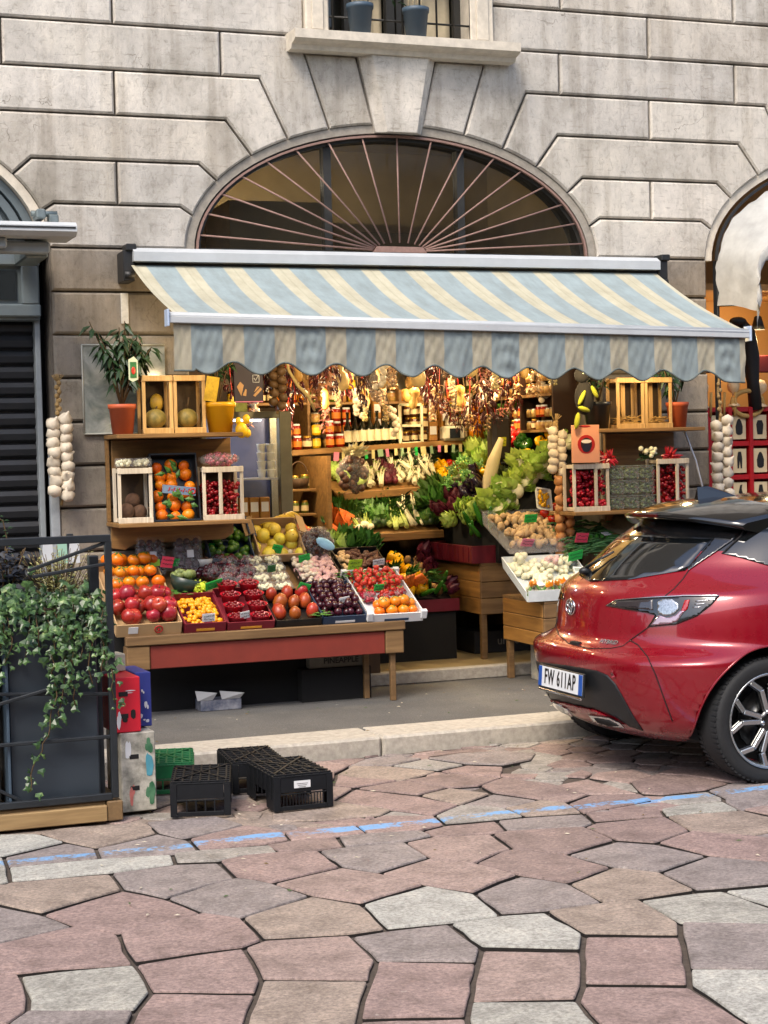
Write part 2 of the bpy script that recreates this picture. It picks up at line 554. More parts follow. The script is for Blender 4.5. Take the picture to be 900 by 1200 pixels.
USED = set()
rnd = random.uniform
STONES = [
    [(1.033,7.941),(1.188,7.873),(1.282,7.624),(0.982,7.452),(0.897,7.471),(0.961,7.978)],
    [(1.188,7.873),(1.302,7.911),(1.692,7.87),(1.695,7.612),(1.465,7.484),(1.381,7.451),(1.282,7.624)],
    [(0.982,7.452),(1.282,7.624),(1.381,7.451),(1.359,7.237),(0.97,7.244)],
    [(1.381,7.451),(1.465,7.484),(1.695,7.612),(1.766,7.434),(1.791,7.418),(1.782,7.189),(1.66,7.178),(1.359,7.237)],
    [(0.97,7.244),(1.359,7.237),(1.66,7.178),(1.632,6.998),(1.348,6.96),(0.944,6.986)],
    [(0.897,7.471),(0.982,7.452),(0.97,7.244),(0.944,6.986),(0.911,6.963),(0.835,6.987)],
    [(1.692,7.87),(1.814,7.856),(2.029,7.831),(2.103,7.575),(1.882,7.469),(1.791,7.418),(1.766,7.434),(1.695,7.612)],
    [(1.791,7.418),(1.882,7.469),(2.103,7.575),(2.224,7.399),(2.198,7.197),(2.101,7.168),(2.065,7.159),(1.782,7.189)],
    [(1.66,7.178),(1.782,7.189),(2.065,7.159),(2.101,7.168),(2.084,6.991),(1.932,6.998),(1.805,6.951),(1.632,6.998)],
    [(1.348,6.96),(1.632,6.998),(1.805,6.951),(1.796,6.648),(1.674,6.594),(1.464,6.455),(1.339,6.671)],
    [(0.911,6.963),(0.944,6.986),(1.348,6.96),(1.339,6.671),(1.21,6.595),(0.983,6.445),(0.869,6.621),(0.792,6.739),(0.835,6.987)],
    [(1.805,6.951),(1.932,6.998),(2.084,6.991),(2.243,6.939),(2.24,6.622),(1.903,6.496),(1.856,6.579),(1.796,6.648)],
    [(0.983,6.445),(1.21,6.595),(1.339,6.671),(1.464,6.455),(1.54,6.177),(1.358,6.108),(1.193,6.042),(1.065,6.213)],
    [(1.464,6.455),(1.674,6.594),(1.796,6.648),(1.856,6.579),(1.903,6.496),(1.984,6.237),(1.652,6.049),(1.54,6.177)],
    [(0.869,6.621),(0.983,6.445),(1.065,6.213),(0.78,6.097),(0.699,6.074),(0.792,6.739)],
    [(0.78,6.097),(1.065,6.213),(1.193,6.042),(1.17,5.825),(1.169,5.662),(0.916,5.704),(0.789,5.706),(0.729,5.72),(0.661,5.766),(0.699,6.074)],
    [(1.193,6.042),(1.358,6.108),(1.54,6.177),(1.652,6.049),(1.644,5.739),(1.557,5.682),(1.402,5.684),(1.169,5.662),(1.17,5.825)],
    [(0.789,5.706),(0.916,5.704),(1.169,5.662),(1.153,5.337),(1.067,5.169),(0.756,5.305),(0.78,5.439)],
    [(0.729,5.72),(0.789,5.706),(0.78,5.439),(0.756,5.305),(0.682,5.207),(0.597,5.257),(0.661,5.766)],
    [(1.169,5.662),(1.402,5.684),(1.557,5.682),(1.529,5.425),(1.51,5.305),(1.457,5.176),(1.153,5.337)],
    [(1.153,5.337),(1.457,5.176),(1.34,4.902),(1.239,4.687),(0.918,4.773),(1.02,5.046),(1.067,5.169)],
    [(0.756,5.305),(1.067,5.169),(1.02,5.046),(0.918,4.773),(0.621,4.96),(0.603,5.026),(0.682,5.207)],
    [(0.597,5.257),(0.682,5.207),(0.621,4.96),(0.603,5.026)],
    [(2.101,7.168),(2.198,7.197),(2.408,7.169),(2.368,6.95),(2.243,6.939),(2.084,6.991),(2.065,7.159)],
    [(2.408,7.169),(2.555,7.171),(2.792,7.121),(2.8,6.984),(2.638,6.931),(2.368,6.95)],
    [(2.224,7.399),(2.562,7.386),(2.555,7.171),(2.408,7.169),(2.198,7.197)],
    [(2.562,7.386),(2.745,7.497),(2.963,7.384),(2.936,7.182),(2.792,7.121),(2.555,7.171)],
    [(1.903,6.496),(2.24,6.622),(2.343,6.455),(2.442,6.189),(2.117,6.032),(1.984,6.237)],
    [(2.243,6.939),(2.368,6.95),(2.638,6.931),(2.626,6.603),(2.343,6.455),(2.24,6.622)],
    [(2.638,6.931),(2.8,6.984),(3.047,6.916),(3.01,6.612),(2.939,6.584),(2.756,6.434),(2.626,6.603)],
    [(2.343,6.455),(2.626,6.603),(2.756,6.434),(2.839,6.171),(2.721,6.109),(2.566,5.998),(2.442,6.189)],
    [(1.652,6.049),(1.984,6.237),(2.117,6.032),(2.086,5.681),(1.944,5.67),(1.644,5.739)],
    [(2.117,6.032),(2.442,6.189),(2.566,5.998),(2.545,5.784),(2.532,5.675),(2.318,5.66),(2.086,5.681)],
    [(1.557,5.682),(1.644,5.739),(1.944,5.67),(1.923,5.343),(1.829,5.146),(1.51,5.305),(1.529,5.425)],
    [(1.944,5.67),(2.086,5.681),(2.318,5.66),(2.297,5.321),(2.221,5.177),(1.923,5.343)],
    [(1.51,5.305),(1.829,5.146),(1.739,4.968),(1.665,4.797),(1.562,4.571),(1.239,4.687),(1.34,4.902),(1.457,5.176)],
    [(1.923,5.343),(2.221,5.177),(2.038,4.817),(1.97,4.684),(1.665,4.797),(1.739,4.968),(1.829,5.146)],
    [(1.665,4.797),(1.97,4.684),(1.873,4.402),(1.562,4.571)],
    [(2.318,5.66),(2.532,5.675),(2.695,5.643),(2.687,5.317),(2.593,5.148),(2.297,5.321)],
    [(2.297,5.321),(2.593,5.148),(2.43,4.822),(2.346,4.696),(2.038,4.817),(2.221,5.177)],
    [(2.038,4.817),(2.346,4.696),(2.294,4.43),(2.231,4.238),(1.873,4.402),(1.97,4.684)],
    [(2.687,5.317),(2.989,5.172),(2.807,4.812),(2.731,4.676),(2.43,4.822),(2.593,5.148)],
    [(2.43,4.822),(2.731,4.676),(2.702,4.285),(2.577,4.081),(2.231,4.238),(2.294,4.43),(2.346,4.696)],
    [(2.807,4.812),(3.104,4.667),(2.679,4.034),(2.577,4.081),(2.702,4.285),(2.731,4.676)],
    [(3.062,5.302),(3.412,5.125),(3.104,4.667),(2.807,4.812),(2.989,5.172)],
    [(2.695,5.643),(2.943,5.653),(3.082,5.642),(3.062,5.302),(2.989,5.172),(2.687,5.317)],
    [(3.082,5.642),(3.341,5.654),(3.44,5.635),(3.48,5.224),(3.412,5.125),(3.062,5.302)],
    [(2.566,5.998),(2.721,6.109),(2.839,6.171),(2.96,5.982),(2.943,5.653),(2.695,5.643),(2.532,5.675),(2.545,5.784)],
    [(2.96,5.982),(3.238,6.138),(3.361,5.969),(3.341,5.654),(3.082,5.642),(2.943,5.653)],
    [(2.756,6.434),(2.939,6.584),(3.01,6.612),(3.171,6.418),(3.238,6.138),(2.96,5.982),(2.839,6.171)],
    [(3.171,6.418),(3.478,6.558),(3.604,6.429),(3.681,6.137),(3.361,5.969),(3.238,6.138)],
    [(3.361,5.969),(3.681,6.137),(3.805,5.989),(3.906,5.858),(3.736,5.607),(3.44,5.635),(3.341,5.654)],
    [(3.44,5.635),(3.736,5.607),(3.48,5.224)],
    [(3.131,6.935),(3.473,6.855),(3.478,6.558),(3.171,6.418),(3.01,6.612),(3.047,6.916)],
    [(3.177,7.152),(3.325,7.151),(3.602,7.106),(3.557,6.91),(3.473,6.855),(3.131,6.935)],
    [(3.473,6.855),(3.557,6.91),(3.907,6.878),(3.853,6.559),(3.604,6.429),(3.478,6.558)],
    [(3.602,7.106),(3.971,7.046),(3.907,6.878),(3.557,6.91)],
    [(3.907,6.878),(4.006,6.879),(4.285,6.843),(4.37,6.549),(4.293,6.434),(4.032,6.378),(3.853,6.559)],
    [(3.604,6.429),(3.853,6.559),(4.032,6.378),(4.144,6.212),(3.906,5.858),(3.805,5.989),(3.681,6.137)],
    [(4.032,6.378),(4.293,6.434),(4.144,6.212)],
    [(3.971,7.046),(4.09,7.081),(4.328,7.059),(4.285,6.843),(4.006,6.879),(3.907,6.878)],
    [(4.285,6.843),(4.414,6.879),(4.542,6.804),(4.37,6.549)],
    [(2.32,7.903),(2.612,7.943),(2.652,7.93),(2.839,7.592),(2.745,7.497),(2.473,7.528),(2.243,7.646)],
    [(2.963,7.384),(3.17,7.556),(3.316,7.382),(3.325,7.151),(3.177,7.152),(2.936,7.182)],
    [(3.316,7.382),(3.392,7.406),(3.559,7.485),(3.642,7.357),(3.602,7.106),(3.325,7.151)],
    [(2.652,7.93),(2.853,8.191),(3.072,7.854),(3.17,7.556),(2.963,7.384),(2.839,7.592)],
    [(2.853,8.191),(3.142,8.27),(3.279,7.957),(3.072,7.854)],
    [(3.072,7.854),(3.279,7.957),(3.422,7.745),(3.17,7.556)],
    [(3.17,7.556),(3.422,7.745),(3.559,7.485),(3.392,7.406),(3.316,7.382)],
    [(3.142,8.27),(3.442,8.341),(3.632,8.084),(3.435,7.934),(3.279,7.957)],
    [(3.435,7.934),(3.632,8.084),(3.791,7.797),(3.833,7.49),(3.559,7.485),(3.422,7.745)],
    [(2.899,8.619),(3.053,8.805),(3.23,8.682),(3.41,8.421),(3.142,8.27),(2.946,8.485)],
    [(2.899,8.619),(2.946,8.485),(3.142,8.27),(2.853,8.191),(2.768,8.286)],
    [(3.23,8.682),(3.489,8.809),(3.613,8.521),(3.41,8.421)],
    [(3.053,8.805),(3.35,8.961),(3.489,8.809),(3.23,8.682)],
    [(3.41,8.421),(3.613,8.521),(3.78,8.384),(3.985,8.461),(3.632,8.084),(3.442,8.341)],
    [(2.684,9.0),(2.938,8.916),(3.053,8.805),(2.899,8.619),(2.768,8.286),(2.48,8.383)],
    [(2.48,8.383),(2.768,8.286),(2.853,8.191),(2.652,7.93),(2.612,7.943),(2.32,7.903)],
    [(2.792,7.121),(2.936,7.182),(3.177,7.152),(3.131,6.935),(3.047,6.916),(2.8,6.984)],
    [(3.489,8.809),(3.716,8.861),(3.961,8.823),(4.102,8.639),(3.985,8.461),(3.78,8.384),(3.613,8.521)],
    [(3.489,8.809),(3.617,8.982),(3.882,8.985),(3.961,8.823),(3.716,8.861)],
    [(3.642,7.357),(3.833,7.49),(4.06,7.388),(4.042,7.223),(3.602,7.106)],
    [(4.042,7.223),(4.142,7.309),(4.39,7.319),(4.373,7.134),(4.328,7.059),(4.09,7.081)],
    [(4.39,7.319),(4.586,7.406),(4.677,7.368),(4.829,7.249),(4.651,6.983),(4.414,6.879),(4.285,6.843),(4.328,7.059),(4.373,7.134)],
    [(3.559,7.485),(3.791,7.797),(4.024,7.892),(4.06,7.388),(3.833,7.49),(3.642,7.357)],
    [(4.146,7.66),(4.367,7.792),(4.494,7.678),(4.586,7.406),(4.39,7.319),(4.142,7.309),(4.06,7.388)],
    [(4.024,7.892),(4.123,7.992),(4.343,7.986),(4.367,7.792),(4.146,7.66)],
    [(3.791,7.797),(3.927,7.995),(4.106,8.121),(4.123,7.992),(4.024,7.892)],
    [(4.367,7.792),(4.531,7.925),(4.721,7.743),(4.677,7.368),(4.586,7.406),(4.494,7.678)],
]
# ================================================================== setting: road, kerb, pavement
W = 11.15            # facade plane
PZ = 0.085           # pavement height
FZ = 0.17            # shop floor height


def m_paving(name, stops):
    t = NT(name)
    oi = t.n('ObjectInfo').outputs['Random']
    base = t.ramp(oi, stops)
    base.node.color_ramp.interpolation = 'CONSTANT'
    v = t.coord('World')
    sp = t.noise(v, 60, 6, .8)
    c = t.mix(.85, base, t.ramp(sp, [(.34, (.42, .39, .38)), (.5, (.92, .91, .9)), (.66, (1.42, 1.40, 1.37))]), 'MULTIPLY')
    bl = t.noise(v, 6, 5, .7, .4)
    c = t.mix(1, c, t.ramp(bl, [(.3, (.62, .61, .60)), (.52, (1, 1, 1)), (.72, (1.28, 1.26, 1.22))]), 'MULTIPLY')
    ch = t.noise(v, 23, 3, .6)
    c = t.mix(t.ramp(ch, [(.68, (0, 0, 0)), (.73, (.45, .45, .45))]), c, s2l('bdb4aa'))
    # worn blue parking line
    sep = t.n('SeparateXYZ')
    t.l(t.n('NewGeometry').outputs['Position'], sep.inputs[0])
    wob = t.noise(v, 3.5, 3, .6)
    yy = t.math('ADD', sep.outputs['Y'], t.math('MULTIPLY', t.math('SUBTRACT', wob, .5), .09))
    yc = t.math('ADD', t.math('MULTIPLY', sep.outputs['X'], -.03), 7.365)
    d = t.math('ABSOLUTE', t.math('SUBTRACT', yy, yc))
    band = t.math('LESS_THAN', d, .042)
    wear = t.noise(v, 4.2, 6, .72)
    wear2 = t.noise(v, 40, 4, .7)
    wsum = t.math('ADD', t.math('MULTIPLY', wear, .62), t.math('MULTIPLY', wear2, .38))
    keep = t.ramp(wsum, [(.455, (0, 0, 0)), (.51, (1, 1, 1))])
    gx = t.math('MULTIPLY', band, keep)
    c = t.mix(t.math('MULTIPLY', gx, .85), c, s2l('6a9fcf'))
    t.col(c)
    t.set(Roughness=.72)
    h = t.math('ADD', t.math('MULTIPLY', sp, .5), t.math('MULTIPLY', t.noise(v, 22, 6, .7), 1.4))
    t.bump(h, .55, .006)
    return t.m


MP = m_paving('pink paving granite', [(0, s2l('86746f')), (.22, s2l('8f7b76')), (.45, s2l('95827b')), (.62, s2l('877e7b')), (.8, s2l('93857a')), (.9, s2l('959089'))])
MPALE = m_paving('pale paving granite', [(0, s2l('9b9991')), (.5, s2l('a7a69f'))])
PALE = {0, 4, 5, 17, 32, 38, 40, 43, 46, 52, 60}
m_joint = mat('joint dirt', '4a413a', .95, .35, 40, .6, coord='World')
m_grit = mat('dark joint grit', '1d1815', .95, .4, 60, coord='World')
m_kerb = mat('kerb granite', 'a39c90', .8, .22, 30, .5, rnd=.1, coord='World')


def m_asph():
    t = NT('pavement asphalt')
    v = t.coord('World')
    c = t.ramp(t.noise(v, 120, 4, .7), [(.3, s2l('3d3c3b')), (.7, s2l('6a6865'))])
    c = t.mix(.8, c, t.ramp(t.noise(v, 1.6, 6, .7), [(.3, (.7, .7, .7)), (.7, (1.25, 1.24, 1.2))]), 'MULTIPLY')
    c = t.mix(t.ramp(t.noise(v, 14, 4, .7), [(.66, (0, 0, 0)), (.75, (.5, .5, .5))]), c, s2l('a9a49a'))
    t.col(c)
    t.set(Roughness=.85)
    t.bump(t.noise(v, 160, 3, .7), .5, .003)
    return t.m


m_asphalt = m_asph()

mb = MB()
mb.bx(-60, 60, -60, 9.08, -.4, -.018)
road = emit('road', mb, m_joint)
tag(road, None, None, None, 'structure')


def smooth_poly(P, rounds=2):
    """cut the corners of a worn stone a little"""
    out = []
    n = len(P)
    for i in range(n):
        a, b, c = Vector(P[i - 1]), Vector(P[i]), Vector(P[(i + 1) % n])
        l1, l2 = (a - b).length, (c - b).length
        k = min(.010, l1 * .12, l2 * .12)
        p = b + (a - b).normalized() * k
        q = b + (c - b).normalized() * k
        m = (p + q) * .25 + b * .5
        out += [tuple(p), tuple(m), tuple(q)]
    return out


def rough_edge(P, step=.09, amp=.005):
    out = []
    n = len(P)
    for i in range(n):
        a, b = Vector(P[i]), Vector(P[(i + 1) % n])
        k = max(1, int((b - a).length / step))
        d = (b - a)
        nn = Vector((-d.y, d.x)).normalized() if d.length > 1e-6 else Vector((0, 0))
        for j in range(k):
            p = a + d * (j / k)
            if j:
                p = p + nn * rnd(-amp, amp)
            out.append((p.x, p.y))
    return out


def ccw(P):
    A = sum(P[i][0] * P[(i + 1) % len(P)][1] - P[(i + 1) % len(P)][0] * P[i][1] for i in range(len(P)))
    return P if A > 0 else P[::-1]


def paving(P, gap=.008, z=0.0, m=None):
    P = ccw(P)
    k = 0
    while k < len(P) and len(P) > 3:
        a, b, c = Vector(P[k - 1]), Vector(P[k]), Vector(P[(k + 1) % len(P)])
        if (a - b).length < .03 or (c - b).length < 1e-4 or (a - b).angle(c - b, 0) < radians(38):
            P = P[:k] + P[k + 1:]
            k = 0
        else:
            k += 1
    P = [(a, b / .5714) for a, b in inset([(a, b * .5714) for a, b in P], gap)]
    P = rough_edge(smooth_poly(P))
    cx = sum(p[0] for p in P) / len(P)
    cy = sum(p[1] for p in P) / len(P)
    tx, ty = rnd(-.014, .014), rnd(-.016, .016)
    z0 = z + rnd(-.004, .004)
    r0, r1, r2 = P, inset(P, .002), inset(P, .006)
    n = len(P)
    vs = []
    for k, (R, dz) in enumerate(((r0, -.05), (r0, -.008), (r1, -.002), (r2, 0))):
        for p in R:
            vs.append((p[0], p[1], z0 + dz + (tx * (p[0] - cx) + ty * (p[1] - cy) if k else 0)))
    fs = [tuple(range(3 * n, 4 * n))]
    for k in range(3):
        fs += [(k * n + i, k * n + (i + 1) % n, (k + 1) * n + (i + 1) % n, (k + 1) * n + i) for i in range(n)]
    mb = MB()
    mb.add(vs, fs[:1], 0, False)
    mb.f += fs[1:]
    mb.m += [1] * n + [0] * (len(fs) - 1 - n)
    mb.s += [False] * (len(fs) - 1)
    o = emit('paving_stone', mb, [m or MP, m_grit], road)
    return o


def inside(p, P):
    c = False
    n = len(P)
    for i in range(n):
        a, b = P[i], P[(i + 1) % n]
        if (a[1] > p[1]) != (b[1] > p[1]) and p[0] < (b[0] - a[0]) * (p[1] - a[1]) / (b[1] - a[1]) + a[0]:
            c = not c
    return c


def clip(P, a, b):
    """keep the part of P nearer to a than to b"""
    m = ((a[0] + b[0]) / 2, (a[1] + b[1]) / 2)
    d = (b[0] - a[0], b[1] - a[1])
    out = []
    for i in range(len(P)):
        p, q = P[i], P[(i + 1) % len(P)]
        sp = (p[0] - m[0]) * d[0] + (p[1] - m[1]) * d[1]
        sq = (q[0] - m[0]) * d[0] + (q[1] - m[1]) * d[1]
        if sp <= 0:
            out.append(p)
        if sp * sq < 0:
            k = sp / (sp - sq)
            out.append((p[0] + (q[0] - p[0]) * k, p[1] + (q[1] - p[1]) * k))
    return out


for k, P in enumerate(STONES):
    paving(P, m=MPALE if k in PALE else MP)
# the paving goes on beyond what was traced: cells round jittered seeds
EXTRA = []
seeds = []
y = 4.4
row = 0
while y < 9.3:
    x = -.4 + (row % 2) * .13
    while x < 8.2:
        p = (x + rnd(-.05, .05), y + rnd(-.03, .03))
        if not any(inside(p, S) for S in STONES):
            seeds.append((p, True))
        x += .26
    y += .17
    row += 1
for S in STONES:
    cx = sum(p[0] for p in S) / len(S)
    cy = sum(p[1] for p in S) / len(S)
    for p in S:
        seeds.append(((p[0] * .97 + cx * .03, p[1] * .97 + cy * .03), False))
    for i in range(len(S)):
        a, b = S[i], S[(i + 1) % len(S)]
        seeds.append((((a[0] + b[0]) / 2 * .97 + cx * .03, (a[1] + b[1]) / 2 * .97 + cy * .03), False))
for p, real in seeds:
    if not real:
        continue
    P = [(p[0] - .6, p[1] - .6), (p[0] + .6, p[1] - .6), (p[0] + .6, p[1] + .6), (p[0] - .6, p[1] + .6)]
    for q, _ in seeds:
        if q != p and abs(q[0] - p[0]) < 1.3 and abs(q[1] - p[1]) < 1.3:
            P = clip(P, p, q)
            if len(P) < 3:
                break
    P = [(a, min(b, 9.06)) for a, b in P]
    if len(P) > 2 and max(b for a, b in P) - min(b for a, b in P) > .03 and max(a for a, b in P) - min(a for a, b in P) > .03:
        EXTRA.append(P)
        paving(P, .004, -.006)

# small leftovers between the traced stones are filled with cut pieces set a little lower
GX, GY, GS = 1.0, 5.0, .022
nx_, ny_ = int((5.3 - GX) / GS), int((9.05 - GY) / GS)
cov = [[False] * ny_ for _ in range(nx_)]
for S in STONES + EXTRA:
    i0, i1 = int((min(p[0] for p in S) - GX) / GS), int((max(p[0] for p in S) - GX) / GS) + 1
    j0, j1 = int((min(p[1] for p in S) - GY) / GS), int((max(p[1] for p in S) - GY) / GS) + 1
    for i in range(max(0, i0), min(nx_, i1 + 1)):
        for j in range(max(0, j0), min(ny_, j1 + 1)):
            if not cov[i][j] and inside((GX + i * GS, GY + j * GS), S):
                cov[i][j] = True


def hull(pts):
    pts = sorted(set(pts))
    def half(it):
        h = []
        for p in it:
            while len(h) > 1 and (h[-1][0] - h[-2][0]) * (p[1] - h[-2][1]) - (h[-1][1] - h[-2][1]) * (p[0] - h[-2][0]) <= 0:
                h.pop()
            h.append(p)
        return h
    lo, up = half(pts), half(pts[::-1])
    return lo[:-1] + up[:-1]


FILL = []
for i in range(nx_):
    for j in range(ny_):
        if cov[i][j]:
            continue
        st, comp = [(i, j)], []
        cov[i][j] = True
        while st:
            a, b = st.pop()
            comp.append((a, b))
            for c, d in ((a + 1, b), (a - 1, b), (a, b + 1), (a, b - 1)):
                if 0 <= c < nx_ and 0 <= d < ny_ and not cov[c][d]:
                    cov[c][d] = True
                    st.append((c, d))
        if 4 < len(comp) < 900:
            P = hull([(GX + a * GS, GY + b * GS) for a, b in comp])
            if len(P) > 2:
                P = inset(ccw(P), -.03)
                FILL.append(P)
                paving(P, .0, -.011)
# kerb and pavement
mb = MB()
mb.bx(-60, 60, 9.10, 60, -.4, PZ - .09)
pav = MB()
pav.bx(-60, 60, 9.40, W + .3, -.3, PZ)
pavement = emit('pavement', pav, m_asphalt)
tag(pavement, None, None, None, 'structure')
kx = [-2.4, -.9, .7, 2.02, 3.34, 4.72, 6.2, 7.7, 9.3]
for a, b in zip(kx, kx[1:]):
    mb = MB()
    P = [(9.085, -.08), (9.47, -.08), (9.47, PZ + .006), (9.115, PZ + .004)]
    mb.box(((a + b) / 2, 9.28, PZ / 2 - .03), (b - a - .008, .38, PZ + .07), 0, None, .014)
    emit('kerb_stone', mb, m_kerb, pavement)

# ================================================================== the facade
def m_wall(name, stops):
    t = NT(name)
    v = t.coord('World')
    oi = t.n('ObjectInfo').outputs['Random']
    base = t.ramp(oi, stops)
    n1 = t.noise(v, 2.2, 6, .68, .3)
    c = t.mix(1, base, t.ramp(n1, [(.3, (.66, .65, .62)), (.5, (1, 1, 1)), (.7, (1.22, 1.21, 1.18))]), 'MULTIPLY')
    n2 = t.noise(t.coord('World', (1.6, 1, 1)), 17, 6, .75, .6)
    c = t.mix(.9, c, t.ramp(n2, [(.3, (.66, .65, .63)), (.47, (1, 1, 1)), (.7, (1.1, 1.09, 1.08))]), 'MULTIPLY')
    # grime that clings in horizontal bands of the tooled stone
    n3 = t.noise(t.coord('World', (1.2, 1, 7)), 6, 5, .7)
    c = t.mix(t.ramp(n3, [(.58, (0, 0, 0)), (.72, (.6, .6, .6))]), c, s2l('7f776b'))
    # small dark pits
    pit = t.noise(v, 60, 3, .7)
    c = t.mix(t.ramp(pit, [(.66, (0, 0, 0)), (.73, (.75, .75, .75))]), c, s2l('5e574e'))
    # hairline cracks
    vo = t.n('TexVoronoi', feature='DISTANCE_TO_EDGE', i_Scale=.85)
    dv = t.n('TexNoise', i_Scale=3.0, i_Detail=5)
    t.l(v, dv.inputs['Vector'])
    vm = t.n('VectorMath', operation='ADD')
    t.l(v, vm.inputs[0])
    t.l(dv.outputs['Color'], vm.inputs[1])
    t.l(vm.outputs[0], vo.inputs['Vector'])
    crack = t.ramp(vo.outputs['Distance'], [(.0, (1, 1, 1)), (.004, (0, 0, 0))])
    gate = t.ramp(t.noise(v, 1.7, 2, .5), [(.55, (0, 0, 0)), (.60, (.8, .8, .8))])
    c = t.mix(t.mix(1, crack, gate, 'MULTIPLY'), c, s2l('5b5348'))
    run = t.noise(t.coord('World', (5.5, 1, .45)), 1.0, 5, .65)
    c = t.mix(.8, c, t.ramp(run, [(.36, (.7, .68, .65)), (.52, (1, 1, 1))]), 'MULTIPLY')
    t.col(c)
    t.set(Roughness=.85)
    h = t.math('ADD', t.math('MULTIPLY', n2, 1.5), t.math('MULTIPLY', t.noise(v, 90, 4, .7), .55))
    t.bump(h, .5, .008)
    return t.m


MW = m_wall('rusticated stone', [(0, s2l('a9a297')), (.3, s2l('bfb8ac')), (.6, s2l('b1aba2')), (.8, s2l('c9c2b7')), (1, s2l('b5ada1'))])
MLOW = m_wall('grimy pier stone', [(0, s2l('7d7468')), (.4, s2l('8b8275')), (.7, s2l('81796e')), (1, s2l('938a7c'))])
m_mortar = mat('dark joint', '665e54', .9, .3, 20, .4, coord='World')
m_pale = mat('pale dressed stone', 'c3b9a8', .75, .16, 14, .3, coord='World')
m_dkmetal = mat('dark window iron', '26241f', .55, .2, 30)
m_rust = mat('faded red iron', '84675c', .65, .18, 40)
m_grey = mat('grey blue joinery paint', '5d676b', .55, .12, 8)
m_greyl = mat('pale grey paint', '8b9194', .5, .1, 12)
m_shut = mat('black shutter paint', '17181b', .42, .25, 20)
m_glassd = mat('dark window glass', '2b2a24', .07, .12, 3, spec=.6)
m_curtain = mat('pale curtain', 'b9aa8c', .9, .18, 6)
building = thing('stone_building', 'grey rusticated stone building front with arched shop bays', 'building', (4.33, W, 0))

ZJ = {0: 3.095, 1: 3.38, 2: 3.668, 3: 3.967, 4: 4.26, 5: 4.56, 6: 4.865, 7: 5.17}
AC = [.36, 4.33, 8.31]
EA, EB, EZ = 1.53, .895, 3.09


def ell(dx, a=EA, b=EB):
    return EZ + b * sqrt(max(0, 1 - (dx / a) ** 2))


def arc(c, d0, d1, n=5, a=EA, b=EB):
    """points along the arch from offset d0 to d1"""
    t0 = math.acos(max(-1, min(1, d0 / a)))
    t1 = math.acos(max(-1, min(1, d1 / a)))
    return [(c + a * cos(t0 + (t1 - t0) * i / n), EZ + b * sin(t0 + (t1 - t0) * i / n)) for i in range(n + 1)]


backing = MB()


def block(P, front=W, cham=.013, name='stone_block', m=None, gap=.0075):
    if max(p[0] for p in P) < .9 or min(p[0] for p in P) > 8.3:
        return
    P = ccw(P)
    backing.prism(P, W + .045, W + .34)
    Q = inset(P, gap)
    mb = MB()
    mb.prism(Q, front + rnd(0, .004), W + .045, 0, 'y', cham)
    return emit(name, mb, m or MW, building)


J5, J4, J3, J2 = (1.567, 1.478), (1.43, 1.305), (1.237, 1.06), (.995, .80)
V1B, V1T, FB, FT = .502, .675, .178, .296


def bend(c, j, z, s):
    """corner, then the foot on the arch, of the radiating joint on side s"""
    return (c + s * j[0], z), (c + s * j[1], ell(j[1]))


